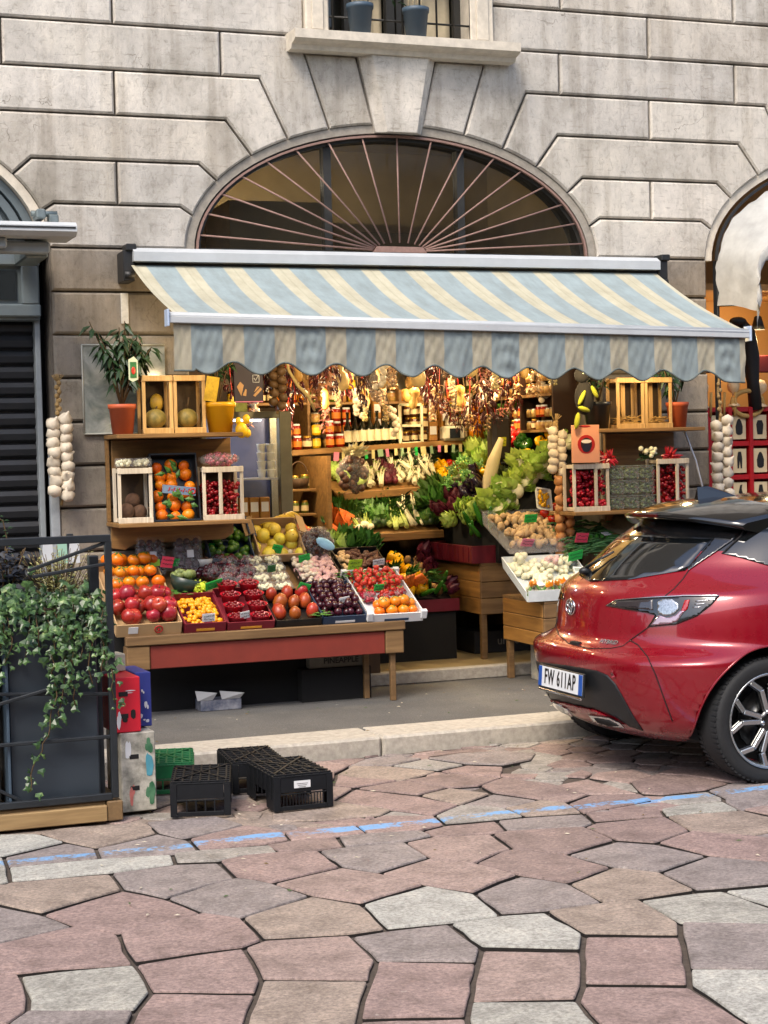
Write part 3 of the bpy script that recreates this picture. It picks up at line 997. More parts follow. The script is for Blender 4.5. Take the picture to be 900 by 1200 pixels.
for ca, cb in zip([AC[0] - 3.98] + AC, AC + [AC[-1] + 3.98]):
    mid = (ca + cb) / 2
    A = lambda d0, d1: arc(ca, d0, d1)
    B = lambda d0, d1: arc(cb, -d0, -d1)
    # bottom course, one block across the pier
    block([(cb - EA, 3.095)] + B(EA, J5[1])[1:] + [(cb - J5[0], ZJ[1]), (ca + J5[0], ZJ[1])] + A(J5[1], EA)[:-1] + [(ca + EA, 3.095)])
    # second course, two blocks
    block([(mid, ZJ[1]), (ca + J5[0], ZJ[1])] + A(J5[1], J4[1]) + [(ca + J4[0], ZJ[2]), (mid, ZJ[2])])
    block([(mid, ZJ[1]), (cb - J5[0], ZJ[1])] + B(J5[1], J4[1]) + [(cb - J4[0], ZJ[2]), (mid, ZJ[2])])
    # third, one long block
    block([(cb - J4[0], ZJ[2])] + B(J4[1], J3[1]) + [(cb - J3[0], ZJ[3]), (ca + J3[0], ZJ[3])] + A(J3[1], J4[1]) + [(ca + J4[0], ZJ[2])])
    block([(mid, ZJ[3]), (ca + J3[0], ZJ[3])] + A(J3[1], J2[1]) + [(ca + J2[0], ZJ[4]), (mid, ZJ[4])])
    block([(mid, ZJ[3]), (cb - J3[0], ZJ[3])] + B(J3[1], J2[1]) + [(cb - J2[0], ZJ[4]), (mid, ZJ[4])])
    # voussoir that turns into the fifth course
    block([(ca + 1.26, ZJ[4]), (ca + J2[0], ZJ[4])] + A(J2[1], V1B) + [(ca + V1T + .03, ZJ[5]), (ca + 1.26, ZJ[5])])
    block([(cb - 1.26, ZJ[4]), (cb - J2[0], ZJ[4])] + B(J2[1], V1B) + [(cb - V1T - .03, ZJ[5]), (cb - 1.26, ZJ[5])])
    block([(ca + 1.26, ZJ[4]), (cb - 1.26, ZJ[4]), (cb - 1.26, ZJ[5]), (ca + 1.26, ZJ[5])])
    block([(ca + .725, ZJ[5]), (mid, ZJ[5]), (mid, ZJ[6]), (ca + .725, ZJ[6])])
    block([(mid, ZJ[5]), (cb - .665, ZJ[5]), (cb - .665, ZJ[6]), (mid, ZJ[6])])
    block([(ca + .725, ZJ[6]), (ca + 1.28, ZJ[6]), (ca + 1.28, ZJ[7]), (ca + .725, ZJ[7])])
    block([(ca + 1.28, ZJ[6]), (cb - 1.26, ZJ[6]), (cb - 1.26, ZJ[7]), (ca + 1.28, ZJ[7])])
    block([(cb - 1.26, ZJ[6]), (cb - .665, ZJ[6]), (cb - .665, ZJ[7]), (cb - 1.26, ZJ[7])])
    # the pier below the springing
    zc = [3.095, 2.81, 2.53, 2.247, 1.96, 1.675, 1.398, 1.11, .82, .53, PZ]
    for z1, z0 in zip(zc, zc[1:]):
        block([(ca + EA, z0), (cb - EA, z0), (cb - EA, z1), (ca + EA, z1)], m=MLOW)
for c in AC[1:2]:
    for s in (-1, 1):
        block([(c + s * FB, ell(FB))] + arc(c, s * FB, s * V1B, 4)[1:] + [(c + s * V1T, 4.45), (c + s * FT, 4.45)])
    # keystone standing proud, with sloping flanks
    f = [(-.108, 3.925), (.108, 3.925), (.207, 4.447), (-.207, 4.447)]
    b = [(-FB + .01, 3.93), (FB - .01, 3.93), (FT - .012, 4.447), (-FT + .012, 4.447)]
    mb = MB()
    vs = [(c + p[0], W - .075, p[1]) for p in f] + [(c + p[0], W - .062, p[1]) for p in [(-.12, 3.92), (.12, 3.92), (.22, 4.447), (-.22, 4.447)]]
    vs += [(c + p[0], W - .004, p[1]) for p in b] + [(c + p[0], W + .05, p[1]) for p in b]
    fs = [(0, 1, 2, 3)] + [(k * 4 + i, (k + 1) * 4 + i, (k + 1) * 4 + (i + 1) % 4, k * 4 + (i + 1) % 4) for k in range(3) for i in range(4)]
    mb.add(vs, fs)
    emit('keystone', mb, MW, building)
    backing.prism([(c - FB, 3.96), (c + FB, 3.96), (c + FT, 4.46), (c - FT, 4.46)], W + .045, W + .34)
backing.bx(-14, .9, W + .02, W + .4, 0, 5.2)
backing.bx(8.4, 20, W + .02, W + .4, 0, 5.2)
backing.bx(-14, 20, W + .02, W + .4, 5.17, 12.5)
for c in (AC[0], AC[2]):
    backing.bx(c - .72, c + .72, W + .045, W + .34, 4.2, 5.2)
emit('wall_core', backing, m_mortar, building)

# arch mouldings, fanlight
def ring(mb, c, a0, b0, a1, b1, y0, y1, n=40, mi=0, t0=0, t1=pi):
    vs = []
    for i in range(n + 1):
        t = t0 + (t1 - t0) * i / n
        for a, b, y in ((a0, b0, y0), (a1, b1, y0), (a1, b1, y1), (a0, b0, y1)):
            vs.append((c + a * cos(t), y, EZ + b * sin(t)))
    fs = [(i * 4 + k, i * 4 + (k + 1) % 4, (i + 1) * 4 + (k + 1) % 4, (i + 1) * 4 + k) for i in range(n) for k in range(4)]
    fs += [(0, 3, 2, 1), (n * 4, n * 4 + 1, n * 4 + 2, n * 4 + 3)]
    mb.add(vs, fs, mi, False)


for c in AC:
    mb = MB()
    ring(mb, c, EA + .004, EB + .004, EA - .055, EB - .052, W + .028, W + .30)
    emit('arch_moulding', mb, m_pale if c != AC[1] else mat('grey dressed stone', '8e867a', .8, .22, 20, .3, coord='World'), building)

fan = emit('fanlight', (lambda m: (ring(m, AC[1], 1.474, .842, 1.425, .795, W + .06, W + .2), m)[1])(MB()), m_dkmetal, building)
ORG[fan.name] = ORG[building.name]
c = AC[1]
mb = MB()
mb.bx(c - 1.44, c + 1.44, W + .055, W + .19, 3.03, 3.115)
for dx in (-.50, .50):
    mb.bx(c + dx - .028, c + dx + .028, W + .09, W + .17, 3.11, ell(dx, 1.43, .80))
emit('window_frame', mb, m_dkmetal, fan)
m_sootg = NT('fanlight glass')
v = m_sootg.coord('Object')
g1 = m_sootg.noise(v, 1.6, 3, .5, .4)
m_sootg.col(m_sootg.ramp(g1, [(.3, s2l('3a3730')), (.7, s2l('4a463c'))]))
m_sootg.set(Roughness=.06, Transmission_Weight=.0, Alpha=.2)
m_sootg = m_sootg.m
for x0, x1 in ((-1.43, -.528), (-.472, .472), (.528, 1.43)):
    P = [(c + x0, 3.115), (c + x1, 3.115)] + [(c + x1 + (x0 - x1) * i / 10, max(3.116, ell(x1 + (x0 - x1) * i / 10, 1.432, .80))) for i in range(11)]
    Q = [P[0]]
    for p in P[1:]:
        if (Vector(p) - Vector(Q[-1])).length > .004:
            Q.append(p)
    mb = MB()
    mb.prism(Q, W + .13, W + .136)
    emit('pane', mb, m_sootg, fan)
hub = Vector((c - .005, W + .02, 3.115))
for k in range(17):
    th = radians(7.5 + k * 165 / 16)
    mb = MB()
    e = Vector((c + 1.455 * cos(th) * 1.0, W + .035, EZ + .825 * sin(th)))
    d = math.atan2(e.z - hub.z, e.x - hub.x)
    mb.tube([hub + Vector((.2 * cos(d), 0, .06 * sin(d))), e], .007, 5, cap=True)
    emit('radiating_bar', mb, m_rust, fan)
mb = MB()
mb.prism([(hub.x - .20, 3.105), (hub.x + .20, 3.105), (hub.x + .17, 3.145), (hub.x - .17, 3.145)], W + .005, W + .045)
emit('bar_hub', mb, m_rust, fan)
mb = MB()
ring(mb, c, 1.462, .83, 1.447, .815, W + .02, W + .045)
emit('bar_rim', mb, m_rust, fan)
# the dim room seen behind the fanlight
m_room = mat('brown room plaster', 'a68f63', .9, .2, 2)
m_roomd = mat('dim ceiling board', '6f6248', .9, .25, 2)
mb = MB()
mb.bx(c - 1.75, c + 1.75, W + 2.2, W + 2.25, 3.0, 4.3)
mb.bx(c - 1.7, c + 1.7, W + .35, W + 2.2, 4.2, 4.25)
mb.bx(c - 1.7, c - 1.65, W + .35, W + 2.2, 3.0, 4.25)
mb.bx(c + 1.65, c + 1.7, W + .35, W + 2.2, 3.0, 4.25)
emit('upper_room_wall', mb, m_room, building)
mb = MB()
mb.bx(c - 1.65, c + 1.65, W + .4, W + 2.2, 3.02, 3.06)
mb.bx(c - .9, c - .1, W + 1.2, W + 1.9, 3.06, 3.62)
mb.bx(c + .2, c + 1.0, W + 1.5, W + 2.0, 3.06, 3.45)
emit('loft_shelf', mb, m_roomd, building)

# upper window with sill, grille and curtain
wc = c + .03
mb = MB()
mb.bx(wc - .70, wc + .70, W - .035, W + .3, 5.6, 5.8, 0, .01)
window = emit('window', mb, m_pale, building)
for x0, x1 in ((wc - .70, wc - .53), (wc + .52, wc + .70)):
    mb = MB()
    mb.bx(x0, x1, W - .035, W + .3, 4.565, 5.6, 0, .01)
    mb.bx(x0 + .045, x1 - .045, W - .05, W - .03, 4.60, 5.6, 0, .004)
    emit('window_jamb', mb, m_pale, window)
mb = MB()
P = [(W - .20, 4.50), (W - .20, 4.56), (W + .05, 4.565), (W + .05, 4.445), (W - .10, 4.445), (W - .12, 4.475), (W - .17, 4.485)]
mb.prism([(p[0], p[1]) for p in P], wc - .83, wc + .83, 0, 'x')
emit('window_sill', mb, m_pale, window)
mb = MB()
for x in (wc - .535, wc - .36, wc - .045, wc + .03, wc + .475):
    mb.bx(x, x + .06, W + .14, W + .2, 4.57, 5.6)
emit('window_frame', mb, m_dkmetal, window)
for x0, x1 in ((wc - .31, wc - .05), (wc + .09, wc + .47)):
    mb = MB()
    n = 14
    mb.add([(x0 + (x1 - x0) * i / n, W + .215 + .012 * sin(i * 1.9), z) for i in range(n + 1) for z in (4.57, 5.6)],
           [(2 * i, 2 * i + 2, 2 * i + 3, 2 * i + 1) for i in range(n)], 0, True)
    emit('curtain', mb, m_curtain, window)
mb = MB()
mb.bx(wc - .52, wc + .52, W + .26, W + .29, 4.5, 5.7)
emit('pane', mb, m_glassd, window)
mb = MB()
for x in [wc - .50 + i * .128 for i in range(9)]:
    mb.tube([(x, W - .02, 4.57), (x, W - .02, 5.7)], .008, 5)
for z in (4.70, 5.2):
    mb.tube([(wc - .53, W - .012, z), (wc + .53, W - .012, z)], .008, 5)
emit('window_grille', mb, m_dkmetal, window)

# opposite side of the street: what the car and the panes mirror
m_opp = mat('ochre stucco', 'b9a582', .85, .1, .5, coord='World')
m_oppw = mat('dull far glass', '30363c', .15, .2, .6, coord='World')
mb = MB()
mb.bx(-30, 34, -8, -4.5, -.3, 6.5)
for i in range(16):
    for j in range(2):
        x, z = -24 + i * 3.2, 1.0 + j * 3.1
        mb.bx(x, x + 1.2, -4.49, -4.4, z, z + 1.9, 1)
        mb.bx(x - .12, x + 1.32, -4.5, -4.3, z - .15, z - .02, 0)
o = emit('opposite_facade', mb, [m_opp, m_oppw])
tag(o, None, None, None, 'structure')

# scraps on the ground
mb = MB()
rs = random.Random(21)
for k in range(150):
    x, y = rs.uniform(1.2, 5.5), rs.uniform(6.0, 10.6)
    z = PZ + .004 if y > 9.47 else (PZ + .012 if y > 9.09 else .006)
    a = rs.uniform(0, 6.28)
    mb.leaf((x, y, z), (cos(a), sin(a), .1), (0, 0, 1), rs.uniform(.012, .034), rs.uniform(.006, .016), rs.choice((0, 0, 1, 2)), .1)
o = emit('ground_litter', mb, [mat('pale scrap', 'b3a995', .8, .2, 20), mat('dry leaf scrap', '6d5a2f', .8, .2, 20), mat('green leaf scrap', '43592c', .7, .2, 20)])
tag(o, 'small scraps and leaf bits scattered on the pavement and paving', 'litter', None, 'stuff')
# ================================================================== awning
def m_stripe(name, blue, cream, dirt):
    t = NT(name)
    v = t.n('TexCoord').outputs['UV']
    sep = t.n('SeparateXYZ')
    t.l(v, sep.inputs[0])
    s = t.math('FRACT', t.math('ADD', sep.outputs['X'], .5))
    d = t.math('ABSOLUTE', t.math('SUBTRACT', s, .5))
    m = t.ramp(d, [(.195, (1, 1, 1)), (.215, (0, 0, 0))])
    c = t.mix(m, s2l(blue), s2l(cream))
    seam = t.ramp(d, [(.0, (1, 1, 1)), (.03, (0, 0, 0))])
    c = t.mix(t.math('MULTIPLY', seam, .45), c, s2l('8f8c76'))
    n = t.noise(t.coord('Object', (3, 3, 3)), 1.6, 6, .7)
    c = t.mix(.75, c, t.ramp(n, [(.3, (.78, .77, .74)), (.6, (1.03, 1.03, 1.02))]), 'MULTIPLY')
    n2 = t.noise(t.coord('Object', (14, 3, 1)), 1.0, 5, .7)
    c = t.mix(dirt, c, t.ramp(n2, [(.35, (.72, .7, .66)), (.6, (1, 1, 1))]), 'MULTIPLY')
    t.col(c)
    t.set(Roughness=.85)
    t.b.inputs['Sheen Weight'].default_value = .15
    return t.m


def uvs(ob, vals):
    me = ob.data
    u = me.uv_layers.new(name='UVMap')
    for lp in me.loops:
        u.data[lp.index].uv = vals[lp.vertex_index]


m_cloth = m_stripe('striped awning cloth', '8a989a', 'b3ad95', .6)
m_valance = m_stripe('shaded valance cloth', '7c8788', 'a09985', .4)  # same cloth as the canopy, its backlit shade put into greyer colours
m_alu = mat('white powder coat', 'aeb1b2', .5, .08, 6)
m_blackm = mat('black iron', '1a1a1a', .5, .2, 30)
AX0, AX1, AP = 2.375, 6.235, .3217
awn = thing('shop_awning', 'blue and cream striped scalloped awning over the greengrocer front', 'awning', (4.3, W, 2.9))


def front(x):
    k = (x - AX0) / (AX1 - AX0)
    return Vector((x, 9.82, 2.555 - .085 * k))


mb = MB()
uv = []
NX, NY = 48, 10
for j in range(NY + 1):
    for i in range(NX + 1):
        x = AX0 + (AX1 - AX0) * i / NX
        k = j / NY
        a, b = Vector((x, 10.95, 2.962)), front(x)
        p = a.lerp(b, k)
        p.z -= (.03 + .008 * sin(x * 5.1) + .004 * sin(x * 19.5 + 3 * k)) * sin(pi * k)
        mb.v.append(tuple(p))
        uv.append(((x - AX0 - .03) / AP, k))
for j in range(NY):
    for i in range(NX):
        q = j * (NX + 1) + i
        mb.f.append((q, q + 1, q + NX + 2, q + NX + 1))
        mb.m.append(0)
        mb.s.append(True)
uvs(emit('canopy', mb, m_cloth, awn), uv)
mb = MB()
uv = []
NX, NY = 300, 12
for j in range(NY + 1):
    for i in range(NX + 1):
        x = AX0 - .008 + (AX1 - AX0 + .016) * i / NX
        s = (x - AX0 - .03) / AP
        k = j / NY
        drop = .262 - .036 * cos(2 * pi * s) if s > .25 else .283
        if s > 11.5:
            drop = .30
        f = front(x)
        wr = sin(s * 2 * pi * 1.0 + 1.2) * .008 * k + .006 * k * sin(s * 13 + 3 * k) + .0035 * sin(s * 37 + 11 * k + 2 * sin(s * 3)) * (.3 + .7 * sin(pi * k)) + .0025 * sin(s * 23 - 14 * k + sin(s * 7))
        bulge = 0
        if int(s + .5) in (2, 5, 9) or True:
            ph = s - math.floor(s)
            u = max(0, 1 - abs(ph - .5) / .3)
            amp = (.004, .001, .008, .001, .002, .002, .009, .001, .002, .001, .002, .009, .003)[int(s) % 13]
            bulge = amp * u * sin(k * 17 - 2.5 * (ph - .5) ** 2 * 20)
        y = f.y - .012 + wr + bulge
        mb.v.append((x, y, f.z - .052 - drop * k))
        uv.append((s, 0))
for j in range(NY):
    for i in range(NX):
        q = j * (NX + 1) + i
        mb.f.append((q, q + NX + 1, q + NX + 2, q + 1))
        mb.m.append(0)
        mb.s.append(True)
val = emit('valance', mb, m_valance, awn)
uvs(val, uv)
bot = [mb.v[NY * (NX + 1) + i] for i in range(0, NX + 1)]
mb = MB()
mb.tube(bot, .0065, 5)
emit('binding', mb, mat('grey green binding', '59605c', .8, .1), val)
mb = MB()
a, b = front(AX0 - .045), front(AX1 + .03)
mb.tube([a + Vector((0, -.012, -.022)), b + Vector((0, -.012, -.024))], .029, 12)
mb.beam(a + Vector((0, -.03, -.035)), b + Vector((0, -.03, -.035)), .02, .05, 0, (0, 0, 1), .004)
emit('front_bar', mb, m_alu, awn)
for p in (a, b):
    mb = MB()
    mb.box(p + Vector((0, -.012, -.03)), (.012, .085, .1), 0, None, .004)
    emit('bar_end_cap', mb, mat('pale blue plastic cap', 'aab8cc', .4, .05), awn)
mb = MB()
P = [(10.90, 2.985), (10.90, 3.045), (10.95, 3.075), (11.13, 3.075), (11.13, 2.985)]
mb.prism(P, 2.385, 6.24, 0, 'x')
emit('cassette', mb, m_alu, awn)
mb = MB()
mb.tube([(2.36, 10.99, 2.958), (6.31, 10.99, 2.958)], .03, 10)
emit('roller', mb, m_blackm, awn)
for x in (2.36, 6.29):
    mb = MB()
    mb.bx(x - .035, x + .04, 10.95, W, 2.86, 3.06, 0, .006)
    mb.bx(x - .02, x + .05, 10.93, 11.05, 3.055, 3.10, 0, .006)
    mb.tube([(x - .03, 10.96, 2.90), (x + .035, 10.96, 2.90)], .028, 8)
    emit('wall_bracket', mb, m_blackm, awn)
for x, s in ((2.62, 1), (5.98, -1)):
    mb = MB()
    e = Vector((x + s * .85, 10.4, 2.56))
    mb.beam((x, 10.97, 2.84), e, .045, .03, 0, (0, 0, 1), .005)
    mb.beam(e, front(x + s * .1) + Vector((0, .03, -.05)), .035, .025, 0, (0, 0, 1), .005)
    mb.ball(e, .035, 8, 6)
    emit('folding_arm', mb, m_alu, awn)

# ================================================================== neighbouring shop on the left
c = AC[0]
mb = MB()
for k, (a, b, y) in enumerate(((1.47, .838, .10), (1.40, .77, .125), (1.31, .69, .15))):
    ring(mb, c, a, b, a - .055, b - .055, W + y, W + y + .08, 40)
n = 24
Q = [(c + 1.44 * cos(pi * i / n), EZ + .80 * sin(pi * i / n)) for i in range(n + 1)]
mb.prism(Q, W + .20, W + .24)
emit('arch_panel', mb, m_grey, building)
mb = MB()
mb.bx(-1.1, 1.83, W + .10, W + .24, 2.63, 3.08, 0, .006)
for x0, x1, z0, z1 in ((-1.1, 1.83, 2.98, 3.06), (-1.1, 1.83, 2.65, 2.73), (1.71, 1.82, 2.73, 2.98)):
    mb.bx(x0, x1, W + .06, W + .10, z0, z1, 0, .008)
bw = MB()
bw.bx(-1.6, 1.95, W + .42, W + .46, PZ, 4.2)
emit('left_shop_back', bw, mat('black underlay', '0d0c0b', .95, .2, 10), building)
fas = emit('shop_fascia', mb, m_grey, building)
mb = MB()
mb.bx(-.3, 1.68, W + .085, W + .10, 2.76, 2.95)
emit('fascia_glass', mb, mat('dark fascia glass', '23282c', .12, .2, 4), fas)
shut = None
mb = MB()
mb.bx(-1.1, 1.80, W + .27, W + .29, .085, 2.66)
shut = emit('roller_shutter', mb, m_shut, building)
z = .1
while z < 2.64:
    mb = MB()
    mb.prism([(W + .255, z + .004), (W + .235, z + .02), (W + .232, z + .06), (W + .245, z + .09), (W + .262, z + .098), (W + .27, z + .098), (W + .27, z + .004)], -1.1, 1.80, 0, 'x')
    emit('slat', mb, m_shut, shut)
    z += .102
mb = MB()
mb.bx(1.80, 1.836, W + .16, W + .3, .085, 2.64, 0, .004)
emit('shutter_guide', mb, m_greyl, building)
mb = MB()
mb.bx(1.842, 1.90, W - .015, W + .05, .085, 1.98, 0, .004)
emit('jamb_strip', mb, mat('worn pale jamb', '8d9296', .7, .2, 12), building)

law = thing('retracted_awning', 'white awning cassette folded shut above the black roller shutter', 'awning', (.4, W - .2, 3.1))
mb = MB()
P = [(10.42, 3.10), (10.42, 3.135), (10.46, 3.16), (10.78, 3.20), (10.82, 3.16), (10.82, 3.08), (10.46, 3.075)]
mb.prism(P, -1.2, 1.935, 0, 'x')
emit('cassette', mb, m_alu, law)
mb = MB()
mb.bx(-1.2, 1.925, 10.415, 10.425, 3.118, 3.128)
emit('cassette_slot', mb, m_blackm, law)
mb = MB()
mb.bx(-1.2, 1.80, 10.62, 10.72, 2.99, 3.06, 0, .01)
mb.bx(1.45, 1.53, 10.55, 10.6, 3.01, 3.075, 0, .01)
emit('folded_arm', mb, m_greyl, law)
mb = MB()
mb.bx(1.66, 1.80, 10.7, W + .02, 2.97, 3.10, 0, .01)
mb.bx(1.72, 1.78, 10.6, 10.75, 3.20, 3.26, 0, .01)
mb.bx(1.80, 1.86, 10.62, 10.7, 3.18, 3.23, 0, .006)
mb.tube([(1.70, 10.68, 3.24), (1.86, 10.68, 3.24)], .02, 6)
emit('wall_bracket', mb, mat('galvanised bracket', '77807f', .45, .2, 20, metal=.6), law)

# ================================================================== neighbouring shop on the right
m_beige = mat('warm beige panel', 'b98a52', .7, .12, 2, coord='World')
m_red = mat('red lacquer shelf', 'a00d14', .45, .1, 4)
rx0 = 6.86
mb = MB()
mb.bx(rx0 + .02, 9.8, W + 1.2, W + 1.25, PZ, 4.2)
mb.bx(rx0 + .0, rx0 + .04, W + .34, W + 1.2, PZ, 3.9)
mb.bx(rx0, 9.8, W + .3, W + 1.25, 2.9, 2.95)
emit('side_shop_wall', mb, m_beige, building)
mb = MB()
mb.bx(rx0 + .03, 9.8, W + .36, W + 1.2, PZ, PZ + .02)
emit('side_shop_floor', mb, mat('brown floor boards', '5a4633', .6, .2, 4), building)
mb = MB()
mb.bx(rx0 + .002, rx0 + .022, W + .0, W + .06, PZ, 3.09, 0, .004)
emit('shopfront_post', mb, m_blackm, building)
mb = MB()
mb.bx(rx0 + .2, 9.8, W + .62, W + .66, 2.28, 2.42, 0, .01)
emit('valance_board', mb, mat('maroon board', '5b1414', .6, .1), building)
can = thing('barrel_awning', 'white round headed barrel canopy above the stocking shop', 'awning', (AC[2], W - .3, 3.1))
mb = MB()
n, m = 52, 6
for j in range(m + 1):
    for i in range(n + 1):
        k = j / m
        a, b = 1.452 - .03 * k, .80 - .16 * k
        if i < 6 or i > n - 6:
            q = (i if i < 6 else n - i) / 6
            x, z = a * (1 if i < 6 else -1), 2.76 - .08 * k + (.28 - .04 * k) * q
        else:
            t = pi * (i - 6) / (n - 12)
            x, z = a * cos(t), 3.04 - .12 * k + b * sin(t)
        mb.v.append((AC[2] + x + .012 * sin(j * 2.6 + i * .9), W - .005 - .50 * k + .012 * sin(i * 2.1), z + .01 * sin(i * 3 + j)))
mb.f = [(j * (n + 1) + i, j * (n + 1) + i + 1, (j + 1) * (n + 1) + i + 1, (j + 1) * (n + 1) + i) for j in range(m) for i in range(n)]
mb.m = [0] * len(mb.f)
mb.s = [True] * len(mb.f)
can_v = list(mb.v)
emit('canopy', mb, mat('white canopy cloth', 'a6a5a0', .7, .2, 5), can)
mb = MB()
vs = []
for i in range(n + 1):
    p = can_v[m * (n + 1) + i]
    dr = .12 + .035 * cos(i * 1.57)
    vs += [p, (p[0] + .01, p[1] - .012 + .02 * sin(i * 2.2), p[2] - dr * .55), (p[0] + .004, p[1], p[2] - dr)]
mb.add(vs, [(i * 3 + k, i * 3 + k + 1, (i + 1) * 3 + k + 1, (i + 1) * 3 + k) for i in range(n) for k in range(2)], 0, True)
emit('valance', mb, mat('white canopy cloth', 'dcdad2'), can)
mb = MB()
ring(mb, AC[2], 1.46, .82, 1.44, .80, W - .01, W + .01, 40)
mb.tube([(rx0 + .05, W - .48, 2.72), (rx0 + .05, W + .05, 2.76)], .012, 6)
emit('canopy_frame', mb, m_blackm, can)

# red display shelf with pictured cards
rsh = thing('red_display_shelf', 'bright red shelf wall of stocking cards in the shop on the right', 'display shelf', (7.9, W + .5, PZ))
mb = MB()
mb.bx(6.95, 9.4, W + .62, W + .66, .1, 2.0)
emit('back_panel', mb, m_red, rsh)
colx = [7.155, 7.345, 7.535, 7.725]
for z in (.1, .62, 1.185, 1.45, 1.715, 1.985):
    mb = MB()
    mb.bx(6.95, 9.4, W + .48, W + .62, z - .02, z + .02, 0, .004)
    emit('shelf_board', mb, m_red, rsh)
for x in (6.97, 7.06, 7.25, 7.44, 7.63, 7.82, 8.66, 9.38):
    mb = MB()
    mb.bx(x - .018, x + .018, W + .47, W + .615, .1, 2.0, 0, .004)
    emit('upright', mb, m_red, rsh)
m_card = mat('cream packet card', 'cbb790', .6, .06, 10)
m_ink = mat('black ink', '120f0e', .6, .1)


def figure(mb, cx, z, y, k, s=1.0):
    """flat black garment silhouettes printed on the cards"""
    shapes = [[(-.035, .0), (.035, .0), (.042, .05), (.05, .12), (.03, .17), (-.03, .17), (-.05, .12), (-.042, .05)],
              [(-.02, 0), (.0, 0), (.01, .07), (.03, .02), (.05, .03), (.035, .1), (.02, .16), (.03, .21), (.0, .2), (-.02, .12)],
              [(-.03, 0), (-.012, 0), (.0, .1), (.012, 0), (.03, 0), (.035, .12), (.02, .2), (-.02, .2), (-.035, .12)],
              [(-.045, .02), (-.02, 0), (.02, 0), (.045, .02), (.05, .1), (.03, .16), (.012, .19), (-.012, .19), (-.03, .16), (-.05, .1)]]
    P = [(cx + p[0] * s, z + p[1] * s) for p in shapes[k % 4]]
    mb.prism(P, y - .002, y)


for i, x in enumerate(colx):
    for j, z in enumerate((1.75, 1.485, 1.22)):
        cd_ = MB()
        cd_.bx(x - .062, x + .062, W + .50, W + .505, z, z + .19)
        o = emit('stocking_card', cd_, m_card)
        nm = ('top', 'middle', 'bottom')[j]
        tag(o, 'packet card with black garment, %s row of red shelf, %s column from the pier' % (nm, ('first', 'second', 'third', 'fourth')[i]),
            'packet card', 'cards on the red shelf')
        ib = MB()
        figure(ib, x, z + .035, W + .499, (i * 2 + j * 3 + (0, 1)[i % 2]) % 4, .66)
        emit('garment_print', ib, m_ink, o)
# two black mannequin legs hanging upside down behind the canopy
leg = [(.0, .0), (.045, .01), (.07, .06), (.06, .16), (.055, .3), (.075, .5), (.08, .62), (.085, .75)]
for k, (x, z, s) in enumerate(((7.48, 1.98, 1),)):
    mb = MB()
    mb.tube([(x + .02, W + .5, z), (x + .0, W + .5, z + .22), (x - .02, W + .5, z + .42), (x - .06, W + .48, z + .60), (x - .16, W + .42, z + .68)],
            [.055, .05, .075, .07, .045], 10)
    mb.ball((x - .19, W + .40, z + .69), (.08, .045, .035), 8, 6)
    o = emit('mannequin_leg', mb, mat('black stocking knit', '0d0c0d', .6, .1))
    tag(o, 'black stockinged mannequin leg held foot up in the shop on the right', 'mannequin leg')
for k, (x, z) in enumerate(((7.02, 2.10), (7.30, 2.11), (7.55, 2.10))):
    mb = MB()
    mb.lathe([(0, -.1), (.05, -.1), (.05, -.09), (.012, -.06), (.012, 0), (.045, .03), (.05, .07), (.03, .11), (0, .12)], 10, (x, W + .5, z))
    o = emit('bust_stand', mb, mat('pale wax stand', 'd8b98c', .5, .1))
    tag(o, ('pale knob stand at the pier end of the red shelf top', 'pale knob stand in the middle of the red shelf top',
            'pale knob stand beside the black mannequin leg')[k], 'stand', 'knob stands on the red shelf')
mb = MB()
ringp = [(7.42 + .14 * cos(t * pi / 8), W + .49, 2.03 + .10 * sin(t * pi / 8)) for t in range(16)]
mb.tube(ringp, .02, 6, closed=True)
for x in (7.08, 7.2, 7.3):
    mb.tube([(x, W + .47, 2.12), (x - .01, W + .47, 1.93)], .012, 5)
o = emit('wicker_hoop', mb, mat('straw colour', 'b08c4e', .8, .2, 40))
tag(o, 'straw coloured hoop with hanging ties on the red shelf edge', 'hoop')

# ================================================================== the greengrocer's interior shell
m_wwall = wood('brown wall boards', '33230f', '523a1d', 3, 2)
m_floor = mat('pale worn shop floor', '8d7a55', .5, .22, 3, .2, coord='World')
mb = MB()
mb.bx(2.7, 6.0, W + .02, 14.2, FZ - .08, FZ)
shop_floor = emit('shop_floor', mb, m_floor)
tag(shop_floor, None, None, None, 'structure')
mb = MB()
mb.bx(2.82, 5.84, W - .03, W + .06, PZ, FZ + .004, 0, .008)
emit('doorstep', mb, m_kerb, shop_floor)
mb = MB()
mb.bx(2.7, 6.0, 13.75, 13.8, FZ, 3.0)
o = emit('back_wall', mb, m_wwall)
tag(o, None, None, None, 'structure')
for x0, x1 in ((2.74, 2.80), (5.862, 5.92)):
    mb = MB()
    mb.bx(x0, x1, W + .345, 13.75, FZ, 3.0)
    o = emit('side_wall', mb, m_wwall)
    tag(o, None, None, None, 'structure')
mb = MB()
mb.bx(2.7, 6.0, W + .21, 13.8, 2.96, 3.01)
o = emit('shop_ceiling', mb, mat('cream ceiling', '8a7a58', .9, .1))
tag(o, None, None, None, 'structure')

# lamps that are lit in the shop and under the awning
m_bulb = NT('lit bulb glass')
m_bulb.col((1, .8, .5))
m_bulb.b.inputs['Emission Color'].default_value = (1, .78, .45, 1)
m_bulb.set(Emission_Strength=14)
m_bulb = m_bulb.m


